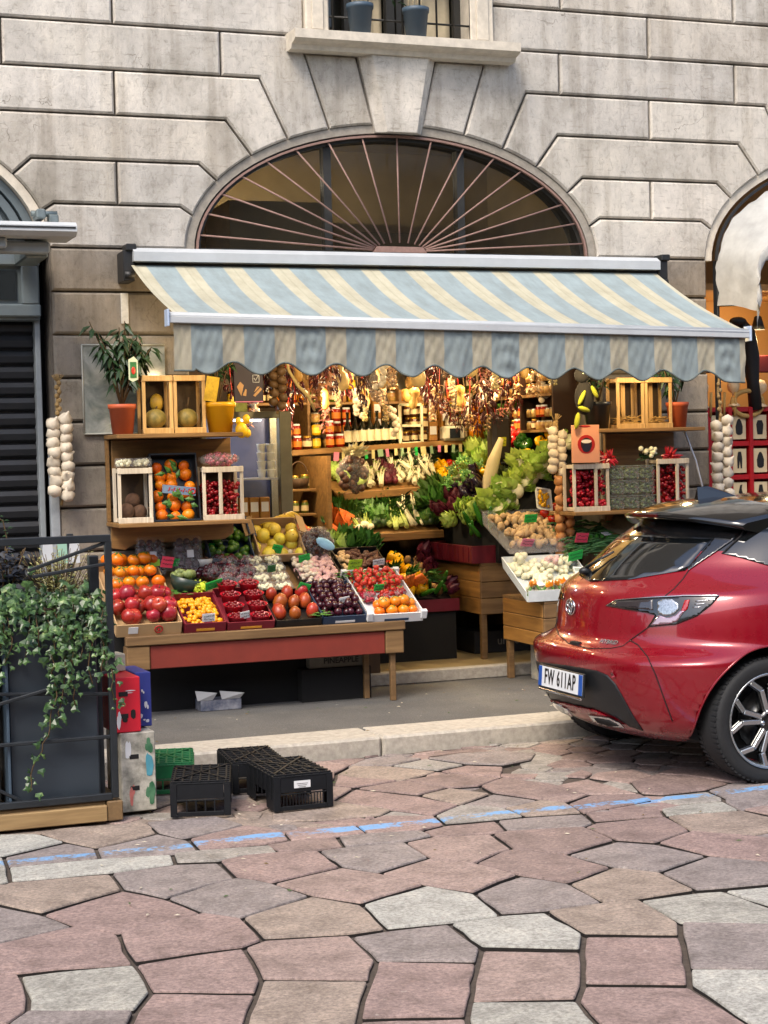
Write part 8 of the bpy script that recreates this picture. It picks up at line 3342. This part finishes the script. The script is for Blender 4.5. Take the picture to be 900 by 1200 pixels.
# low shelves with jars left of the tiers
lo_ = thing('low_jar_shelf', 'low wooden shelf of dark jars behind the glass fridge', 'shelves', (3.95, 12.6, 1.0))
for z in (1.05, 1.26, 1.45):
    mb = MB()
    mb.bx(3.74, 4.12, 12.55, 12.9, z - .02, z, 0, .003)
    emit('shelf_board', mb, m_shelfw, lo_)
    row(3.80, 4.1, 12.62, lambda x: z, .082, 'on the low jar shelf', [JARS[1], JARS[4], JARS[1]], 1)
t = thing('wicker_basket', 'small dark basket with a hooped handle above the low jar shelf', 'basket', (3.98, 12.6, 1.46))
mb = MB()
mb.lathe([(0, 0), (.07, 0), (.085, .08), (.08, .08), (.065, .01), (0, .01)], 14, (4.0, 12.62, 1.452))
emit('basket_side', mb, mat('dark wicker', '3f2a17', .8, .3, 60, .3), t)
mb = MB()
mb.tube([(4.0 + .08 * cos(a * pi / 10), 12.62, 1.53 + .13 * sin(a * pi / 10)) for a in range(11)], .006, 5)
emit('handle', mb, mat('dark wicker', '3f2a17'), t)
# low stand just inside the door: roots, peppers, greens
def L2(x, y, h=0.0):
    return Vector((x, y, .60 + .5 * (y - 11.7) + h))


ls = thing('low_stand', 'low dark stand of mixed vegetables just inside the door', 'stand', (4.45, 12.0, FZ))
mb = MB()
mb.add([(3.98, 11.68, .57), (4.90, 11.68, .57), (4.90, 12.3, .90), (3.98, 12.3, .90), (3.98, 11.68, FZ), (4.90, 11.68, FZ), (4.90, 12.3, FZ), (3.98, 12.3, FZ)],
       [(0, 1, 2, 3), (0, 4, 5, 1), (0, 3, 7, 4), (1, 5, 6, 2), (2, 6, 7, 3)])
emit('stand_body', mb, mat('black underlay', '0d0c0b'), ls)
mb = MB()
mb.bx(4.25, 4.92, 11.655, 11.675, .53, .62)
emit('front_panel', mb, mat('dark red plastic', '5c0f1e'), ls)
scatter([(QUINCE, 'yellow quince on the low inner stand', 'quinces on the low stand'), (CHARD, 'leafy greens on the low inner stand', 'greens on the low stand'), (POT, 'tan root vegetable on the low inner stand', 'roots on the low stand'),
         (PEPR, 'red pepper on the low inner stand', 'red peppers on the low stand'), (PEPY, 'yellow pepper on the low inner stand', 'yellow peppers on the low stand'), (POT, 'tan root vegetable on the low inner stand', 'roots on the low stand'), (RADI, 'purple radicchio on the low inner stand', 'radicchio on the low stand')],
        (4.0, 4.88, 11.72, 12.26), L2, 13, 7, .3, (.7, .7))
scatter([(CARROT, 'orange carrot bunch fronting the low inner stand', 'carrots on the low stand'), (ZUCC, 'green courgette fronting the low inner stand', 'courgettes on the low stand')], (4.3, 4.88, 11.70, 11.85), L2, 6, 2, .3, (1.0, .8), (.9, 1.1), .03)
scatter([(LETT, 'pale lettuce beside the quinces behind the bench', 'lettuces behind the bench'), (CHARD, 'leafy greens behind the bench', 'greens behind the bench')], (3.75, 4.1, 11.35, 11.6), lambda x, y, h: Vector((x, y, .98 + h)), 4, 2)
mb = MB()
mb.bx(3.2, 4.1, 11.16, 11.66, FZ, .98)
o = emit('inner_counter', mb, m_wwall)
tag(o, 'brown wooden counter behind the upper end of the fruit bench', 'counter')
# little lamp in the loft behind the fanlight
lp = thing('loft_lamp', 'small warm lamp glowing behind the left fanlight pane', 'lamp', (3.62, W + 1.6, 3.38))
mb = MB()
mb.ball((3.62, W + 1.6, 3.38), (.05, .04, .018), 10, 6)
emit('bulb', mb, m_bulb, lp)
ld = bpy.data.lights.new('loft_light', 'POINT')
ld.energy = 150
ld.color = (1, .85, .6)
ld.shadow_soft_size = .06
lo = bpy.data.objects.new('loft_light', ld)
COL.objects.link(lo)
lo.parent = lp
lo.location = (0, -.25, .2)

# ================================================================== window pots
for k, x in enumerate((4.03, 4.44)):
    t = pot('window_pot', ('left blue grey pot with cut stems on the upper window sill', 'right blue grey pot with cut stems on the upper window sill')[k], (x, W - .10, 4.562), .088, .21, mat('blue grey plastic pot', '3c4c59', .5, .1, 10), 'plant pot', 'pots on the window sill')
    mb = MB()
    for j in range(4):
        xx = x - .05 + .033 * j
        mb.tube([(xx, W - .10, 4.74), (xx + rnd(-.01, .01), W - .10, 5.1)], .009, 6)
    emit('cut_stem', mb, mat('pale cane', 'cbb793', .7, .1, 20), t)
    if k:
        mb = MB()
        for j in range(26):
            a = rnd(0, 6.28)
            mb.leaf((x - .12 + rnd(-.05, .05), W - .09, 4.86 + rnd(-.06, .1)), (cos(a), sin(a), rnd(-.6, .4)), (0, 0, 1), .06, .025)
        emit('foliage', mb, m_leafd, t)

# ================================================================== terrace enclosure at the left
FY = 7.96
m_gate = mat('dark grey steel', '2e3236', .4, .15, 20, metal=.4)
en = thing('terrace_railing', 'dark grey steel terrace railing with crossed braces at the left edge', 'railing', (1.2, FY, .1))
xr = 1.575
def bar(nm, a, b, r=.018, n=None):
    mb = MB()
    mb.beam(a, b, r * 1.6, r * 1.6, 0, (0, 1, 0), .003)
    emit(nm, mb, m_gate, en)
bar('top_rail', (-.6, FY, 1.335), (xr + .012, FY, 1.335), .022)
bar('post', (xr, FY, .11), (xr, FY, 1.322), .02)
bar('bottom_rail', (-.6, FY, .118), (xr - .014, FY, .118), .02)
bar('rail', (-.6, FY, .40), (xr - .014, FY, .40), .011)
for a, b, yy in (((1.20, FY, 1.20), (xr - .01, FY, 1.315), 0), ((1.22, FY, 1.17), (xr - .01, FY, 1.215), 0), ((-.2, FY, .30), (xr - .01, FY, .71), .0), ((-.2, FY, .72), (xr - .01, FY, .60), .012), ((-.4, FY, 1.02), (1.14, FY, .13), .024)):
    bar('brace', (a[0], FY + yy, a[2]), (b[0], FY + yy, b[2]), .010)
bar('rear_rail', (xr, FY + .02, 1.335), (xr, FY + 1.0, 1.335), .022)
bar('rear_post', (xr, FY + 1.0, .11), (xr, FY + 1.0, 1.322), .02)
dk = thing('timber_platform', 'low timber platform under the steel terrace railing', 'platform', (.6, FY, 0))
m_deck = wood('weathered deck timber', '7c6240', '9d8258', 3, 0)
mb = MB()
mb.bx(-.9, xr - .045, FY - .035, FY + .0, .008, .082, 0, .004)
emit('front_board', mb, m_deck, dk)
mb = MB()
mb.bx(xr - .042, xr + .03, FY - .03, FY + 1.05, .006, .098, 0, .004)
emit('side_board', mb, wood('dark deck timber', '5f4a30', '7c6240', 3, 1), dk)
for k in range(8):
    mb = MB()
    mb.bx(-.9, xr - .045, FY + .004 + .125 * k, FY + .122 + .125 * k, .07, .095, 0, .003)
    emit('deck_plank', mb, m_deck, dk)

pl = thing('planter', 'tall dark slate planter box behind the railing holding ivy', 'planter', (1.3, FY + .3, .1))
m_plant = mat('dark slate planter', '2b333b', .45, .15, 3, .1)
mb = MB()
mb.bx(1.10, 1.52, FY + .06, FY + .5, .10, .98, 0, .008)
emit('box_side', mb, m_plant, pl)
mb = MB()
mb.bx(1.115, 1.505, FY + .075, FY + .485, .975, .99)
emit('soil', mb, mat('dark soil', '2a1d13'), pl)
mb = MB()
mb.bx(1.085, 1.098, FY + .02, FY + .48, .10, .96, 0, .002)
emit('side_panel', mb, mat('blue grey panel', '3d4c5a', .4, .1, 6), pl)
mb = MB()
mb.bx(1.505, 1.55, FY + .10, FY + .16, .10, 1.25, 0, .004)
o = emit('dark_upright', mb, m_gate, pl)
pl2 = thing('planter', 'second dark planter box cut off at the left photo edge', 'planter', (.7, FY + .3, .1))
mb = MB()
mb.bx(.40, 1.06, FY + .10, FY + .5, .10, .93, 0, .008)
emit('box_side', mb, mat('brown grey planter', '3a3733', .5, .15, 3), pl2)

# ivy: trailing stems with lobed leaves, over the front of the planter and through the bars
m_ivy = NT('ivy leaf')
v = m_ivy.coord('Object')
m_ivy.col(m_ivy.ramp(m_ivy.noise(v, 22, 4, .65), [(.28, s2l('13220f')), (.46, s2l('2c4722')), (.6, s2l('4f6d3b')), (.72, s2l('8f9f62')), (.8, s2l('b3b687'))]))
m_ivy.set(Roughness=.38)
m_ivy = m_ivy.m
ivy = thing('ivy_plant', 'trailing green ivy spilling over the planter and through the railing', 'ivy', (1.2, FY, .9))
rr = random.Random(4)
strands = [(1.02, 1.06, .66), (1.06, 1.05, .84), (1.11, 1.04, .78), (1.17, 1.05, .80), (1.23, 1.06, .84), (1.28, 1.05, .18), (1.31, 1.05, .50), (1.36, 1.06, .74), (1.40, 1.05, .56), (1.45, 1.05, .78), (1.49, 1.06, .66), (1.54, 1.10, .70), (1.575, .95, .56),
            (.98, 1.05, .70), (1.20, 1.10, .92), (1.33, 1.10, .9), (1.42, 1.10, .88), (1.05, 1.10, .92), (1.50, 1.10, .85)]
for k, (x, zt_, zb) in enumerate(strands):
    n = max(5, int((zt_ - zb) / .035))
    pts = []
    px_, py_ = x, FY + rr.uniform(-.02, .06)
    p = Vector((x + rr.uniform(-.03, .03), FY + .16, zt_ - .03))
    pts.append(p)
    for i in range(n):
        px_ += rr.uniform(-.016, .016) - (.012 if k == 5 and i > n * .5 else 0)
        pts.append(Vector((px_, FY + .03 - .05 * min(1, i / 3) + rr.uniform(-.015, .015), zt_ - (zt_ - zb) * (i + 1) / n)))
    sb, lb_ = MB(), MB()
    sb.tube(pts, .0028, 4)
    for i, p in enumerate(pts):
        for _ in range(4 if i < n * .5 else 2):
            a = rr.uniform(0, 6.28)
            s = rr.uniform(.018, .052) * (1.0 if i < n * .7 else .8)
            b = p + Vector((rr.uniform(-.035, .035), rr.uniform(-.03, .03), rr.uniform(-.03, .03)))
            lb_.leaf(b, (cos(a) * .8, -.35 + rr.uniform(-.3, .3), -.5 + sin(a) * .6), (0, -1, .35), s * 1.1, s, 0, .15, 3)
    so = emit('vine', sb, m_stem, ivy)
    emit('leaves', lb_, m_ivy, so)
lb_ = MB()
for _ in range(200):
    x = rr.uniform(.92, 1.56)
    c = Vector((x, FY + rr.uniform(-.04, .24), rr.gauss(1.04, .06) - .05 * abs(x - 1.25)))
    a = rr.uniform(0, 6.28)
    s = rr.uniform(.018, .058)
    lb_.leaf(c, (cos(a), -.4 + .5 * sin(a * 3), sin(a) * .7 - .2), (0, -1, .6), s * 1.1, s, 0, .15, 3)
emit('crown', lb_, m_ivy, ivy)
gt = thing('dry_shrub', 'pale yellow green wispy shrub in the planter above the ivy', 'shrub', (1.34, FY + .2, 1.0))
lb_, sb = MB(), MB()
for k in range(130):
    a, q = rr.uniform(0, 6.28), rr.uniform(0, .16)
    b = Vector((1.38 + q * .4 * cos(a), FY + .26 + q * .4 * sin(a), 1.0))
    tpp = Vector((1.38 + 1.35 * q * cos(a), FY + .26 + q * sin(a), 1.0 + rr.uniform(.12, .30)))
    sb.tube([b, b.lerp(tpp, .6) + Vector((0, 0, .02)), tpp], .0018, 3)
    for j in range(7):
        p = b.lerp(tpp, rr.uniform(.35, 1.0))
        aa = rr.uniform(0, 6.28)
        lb_.leaf(p, (cos(aa), sin(aa), .9), (0, 0, 1), rr.uniform(.015, .03), .007)
emit('stem', sb, m_stem, gt)
emit('foliage', lb_, mat('pale dry foliage', '8f8f4c', .7, .3, 14, second='b5ae72'), gt)
dkp = thing('dark_shrub', 'dark purplish leaved shrub at the left edge above the ivy', 'shrub', (1.1, FY + .25, 1.0))
bush('foliage', dkp, (1.10, FY + .24, .98), 170, .17, .06, .035, mat('dark purple leaf', '22262f', .5, .3, 14), .1, 12, .30, None, 0, 12)
tw = thing('thin_twig_plant', 'thin twig plant rising above the railing before the shutter', 'twig', (1.2, FY + .4, 1.0))
mb = MB()
mb.tube([(1.16, FY + .4, .98), (1.18, FY + .4, 1.25), (1.15, FY + .4, 1.42), (1.09, FY + .4, 1.47)], [.004, .0035, .003, .002], 4)
emit('stem', mb, m_stem, tw)
mb = MB()
for k in range(30):
    z = rr.uniform(1.2, 1.47)
    a = rr.uniform(0, 6.28)
    mb.leaf((1.17 - max(0, z - 1.40) * .8, FY + .4, z), (cos(a), sin(a), .3), (0, 0, 1), .03, .012)
emit('foliage', mb, m_leafd, tw)
t = thing('picnic_bowl', 'small white and green paper behind the planter foliage', 'paper', (1.4, FY + .42, 1.26))
mb = MB()
for x0, c in ((1.33, 0), (1.40, 1), (1.46, 0)):
    mb.add([(x0, FY + .42, 1.20), (x0 + .06, FY + .42, 1.20), (x0 + .055, FY + .41, 1.31), (x0 + .01, FY + .41, 1.31)], [(0, 1, 2, 3)], c)
emit('paper_sheet', mb, [m_whitec, mat('pale mint print', '9fc7b0', .6, .1)], t)

# ================================================================== cartons at the railing
def carton(name, label, c, s, rz, m, marks, holes=2, face_m=None):
    t = thing(name, label, 'carton', (c[0], c[1], c[2]))
    R = Euler((0, 0, rz)).to_matrix()
    o = Vector(c)
    mb = MB()
    mb.box(o + Vector((0, 0, s[2] / 2)), s, 0, R, .004)
    emit('carton_side', mb, m, t)
    for k in range(holes):
        z = s[2] * (.3 + .4 * k)
        mb = MB()
        mb.box(o + R @ Vector((s[0] * -.12, -s[1] / 2, z)), (.045, .006, .022), 0, R, .008)
        emit('hand_hole', mb, m_ink, t)
    for (dx, dz, w_, h_, mm, side) in marks:
        mb = MB()
        if side == 'f':
            for _ in range(1 if mm is m_ink or h_ < .01 else 3):
                q = 1 if mm is m_ink or h_ < .01 else rnd(.4, .8)
                ex, ez = (0, 0) if q == 1 else (rnd(-.3, .3) * w_, rnd(-.35, .35) * h_)
                P = [(ex + q * w_ / 2 * cos(j * .785) * rnd(.75, 1.1), ez + q * h_ / 2 * sin(j * .785) * rnd(.75, 1.1)) for j in range(8)]
                b0 = len(mb.v)
                mb.prism(P, -.0025 - .0004 * _, 0)
                for j in range(b0, len(mb.v)):
                    mb.v[j] = tuple(o + R @ (Vector(mb.v[j]) + Vector((dx, -s[1] / 2, dz))))
        else:
            mb.box(o + R @ Vector((s[0] / 2 + .001, dx, dz)), (.003, w_, h_), 0, R)
        emit('printed_patch', mb, mm, t)
    return t


m_redc = mat('red carton', 'c2142a', .55, .1, 8)
m_bluec = mat('royal blue carton', '2a3580', .55, .12, 8)
m_greenc = mat('green photo print', '2c6a45', .5, .35, 12, second='5f8a6a')
m_fotoc = mat('mixed photo print', '8d8c80', .5, .5, 16, second='c9c3b5')
carton('red_carton', 'bright red fruit carton standing on the lower carton by the railing', (1.66, 8.22, .395), (.135, .30, .265), .04, m_redc,
       [(.02, .20, .05, .006, m_whitec, 'f'), (.01, .19, .045, .004, m_whitec, 'f'), (.03, .085, .03, .05, m_ink, 'f'), (-.01, .06, .03, .03, m_ink, 'f'), (-.045, .08, .03, .12, m_whitec, 'f')])
carton('blue_carton', 'royal blue carton with white splashes behind the red one', (1.765, 8.33, .40), (.08, .30, .265), .04, m_bluec,
       [(.0, .17, .02, .03, m_whitec, 'f'), (.015, .11, .02, .05, m_whitec, 'f'), (-.015, .05, .03, .03, m_whitec, 'f'), (.01, .03, .03, .02, m_whitec, 'f')], 0)
t = carton('picture_carton', 'tall green and white picture printed carton on the cobbles by the railing', (1.705, 8.20, .012), (.17, .28, .38), .05, m_fotoc,
       [(.055, .33, .05, .09, m_greenc, 'f'), (.055, .20, .05, .16, mat('teal print', '4d8fa0', .5, .2, 14), 'f'), (.055, .06, .05, .12, m_greenc, 'f'), (-.03, .08, .03, .10, mat('pink print', 'b86a62', .5, .3, 20), 'f'), (-.05, .28, .03, .12, m_whitec, 'f')])
carton('small_kraft_box', 'small pale box on top of the red carton by the railing', (1.655, 8.34, .665), (.10, .12, .085), .1, mat('pale cream card', 'b5ad97', .7, .1), [], 0)

# ================================================================== plastic crates upside down on the cobbles
def plastic_crate(label, fl, fr_, depth, hgt, m, rz_extra=0.0, label_card=False, z=0.004, open_front=True):
    """fl, fr_: the two front bottom corners on the ground"""
    a, b = Vector((fl[0], fl[1], z)), Vector((fr_[0], fr_[1], z))
    X = (b - a)
    wd = X.length
    X.normalize()
    Yv = Vector((-X.y, X.x, 0))
    R = Matrix((X, Yv, Vector((0, 0, 1)))).transposed()
    o = (a + b) / 2
    t = thing('plastic_crate', label, 'plastic crate', o, 'plastic crates on the cobbles')
    q = lambda x, y, zz: o + R @ Vector((x, y, zz))

    def bxx(mb, x0, x1, y0, y1, z0, z1, bev=.002):
        mb.box(q((x0 + x1) / 2, (y0 + y1) / 2, (z0 + z1) / 2), (abs(x1 - x0), abs(y1 - y0), abs(z1 - z0)), 0, R, bev)
    h = wd / 2
    # base turned up: a lattice of ribs
    mb = MB()
    bxx(mb, -h, h, 0, depth, hgt - .012, hgt - .006)
    emit('base_sheet', mb, m, t)
    for k in range(9):
        mb = MB()
        y = depth * (k + .25) / 8.5
        bxx(mb, -h + .004, h - .004, y, y + .010, hgt - .006, hgt + .002)
        emit('base_rib', mb, m, t)
    for k in range(7):
        mb = MB()
        x = -h + wd * (k + .3) / 6.9
        bxx(mb, x, x + .009, .004, depth - .004, hgt - .006, hgt + .004)
        emit('base_rib', mb, m, t)
    for s in (-1, 1):
        mb = MB()
        c0 = q(0, depth / 2, hgt + .003)
        mb.beam(q(-h * .9, depth / 2 - s * depth * .42, hgt + .004), q(h * .9, depth / 2 + s * depth * .42, hgt + .004), .012, .006, 0)
        emit('cross_rib', mb, m, t)
    # corner posts
    for x in (-h, h):
        for y in (0, depth):
            mb = MB()
            sx, sy = (1 if x < 0 else -1), (1 if y == 0 else -1)
            bxx(mb, x, x + sx * .032, y, y + sy * .008, 0, hgt - .012)
            bxx(mb, x, x + sx * .008, y + sy * .008, y + sy * .032, 0, hgt - .012)
            emit('corner_post', mb, m, t)
    # end walls and long walls: solid upper band, slots, lower rim
    for y, sy in ((0, 1), (depth, -1)):
        mb = MB()
        bxx(mb, -h + .033, h - .033, y + sy * .002, y + sy * .008, hgt * .50, hgt - .013)
        emit('end_wall', mb, m, t)
        mb = MB()
        bxx(mb, -h + .033, h - .033, y, y + sy * .009, 0, .022)
        emit('rim', mb, m, t)
        mb = MB()
        bxx(mb, -h + .033, h - .033, y + sy * .001, y + sy * .008, hgt * .44, hgt * .475)
        emit('rim', mb, m, t)
        n = 5 if open_front else 15
        for k in range(1, n):
            mb = MB()
            x = -h + .033 + (wd - .066) * k / n
            ww = .008 if open_front else .004
            bxx(mb, x - ww / 2, x + ww / 2, y + sy * .002, y + sy * .007, .0225, hgt * .438, .001)
            emit('slat', mb, m, t)
    for x, sx in ((-h, 1), (h, -1)):
        mb = MB()
        bxx(mb, x + sx * .002, x + sx * .008, .033, depth - .033, hgt * .45, hgt - .013)
        emit('side_wall', mb, m, t)
        for k in range(6):
            mb = MB()
            y = .06 + (depth - .12) * k / 5
            bxx(mb, x - sx * .003, x + sx * .0015, y - .006, y + .006, hgt * .3, hgt - .014, .001)
            emit('side_rib', mb, m, t)
        for y0, y1 in ((.033, depth * .3), (depth * .7, depth - .033)):
            mb = MB()
            bxx(mb, x + sx * .002, x + sx * .008, y0, y1, 0, hgt * .445)
            emit('side_foot', mb, m, t)
    if label_card:
        mb = MB()
        mb.box(q(-.008, -.0025, hgt * .72), (.082, .003, .034), 0, R)
        emit('paper_label', mb, m_whitec, t)
        mb = MB()
        for k in range(3):
            mb.box(q(-.008, -.0045, hgt * .74 - .008 * k), (.055 - .01 * k, .001, .002), 0, R)
        emit('label_print', mb, m_ink, t)
    return t


m_blk = mat('black crate plastic', '111317', .62, .25, 16, .1, spec=.25)
m_grn = mat('green crate plastic', '176b3c', .45, .2, 12, .1)
g = lambda u, v: atz(u, v, 0.0)
plastic_crate('front left black plastic crate upside down with a slotted open end', g(200, 959), g(271, 956), .45, .165, m_blk)
plastic_crate('front right black plastic crate upside down with a small white label', g(322, 953), g(391, 946), .48, .172, m_blk, 0, True, .004, False)
plastic_crate('black plastic crate standing furthest back near the kerb', g(273, 931), g(337, 926), .45, .155, m_blk)
plastic_crate('bright green plastic crate behind the black ones by the cartons', g(164, 933), g(228, 930), .45, .155, m_grn)

# fruit and goods that look alike are told apart by where they lie
for o in [o for o in COL.objects if o.parent is None and o.type == 'EMPTY' and not o.get('label')]:
    if True:
        for ch in list(o.children_recursive):
            bpy.data.objects.remove(ch)
        bpy.data.objects.remove(o)
ORD = ['leftmost', 'second', 'third', 'fourth', 'fifth', 'sixth', 'seventh', 'eighth', 'ninth', 'tenth', 'eleventh', 'twelfth']
sets = {}
for o in COL.objects:
    if o.parent is None and o.get('category') and o.get('label'):
        sets.setdefault((o.get('group'), o['label']), []).append(o)


def seen_at(o):
    d = o.location - CAM_POS
    k = 2000 / d.dot(C_FWD)
    return d.dot(C_RIGHT) * k, d.dot(C_DOWN) * k


for (g, lab), os_ in sets.items():
    n = len(os_)
    if n < 2 or n > 60 or len(lab.split()) > 10:
        continue
    nr = 1 if n <= 7 else (n + 5) // 6
    os_.sort(key=lambda o: -seen_at(o)[1])
    per = -(-n // nr)
    for r_ in range(nr):
        rowo = sorted(os_[r_ * per:(r_ + 1) * per], key=lambda o: seen_at(o)[0])
        for i, o in enumerate(rowo):
            w_ = ORD[i] if i == 0 else ORD[i] + ' from left'
            if i == len(rowo) - 1 and i:
                w_ = 'rightmost'
            o['label'] = lab + ', ' + w_ + ('' if nr == 1 else ', ' + ('lowest row' if r_ == 0 else (ORD[r_] + ' row up')))
        if not g:
            for o in rowo:
                o['group'] = lab
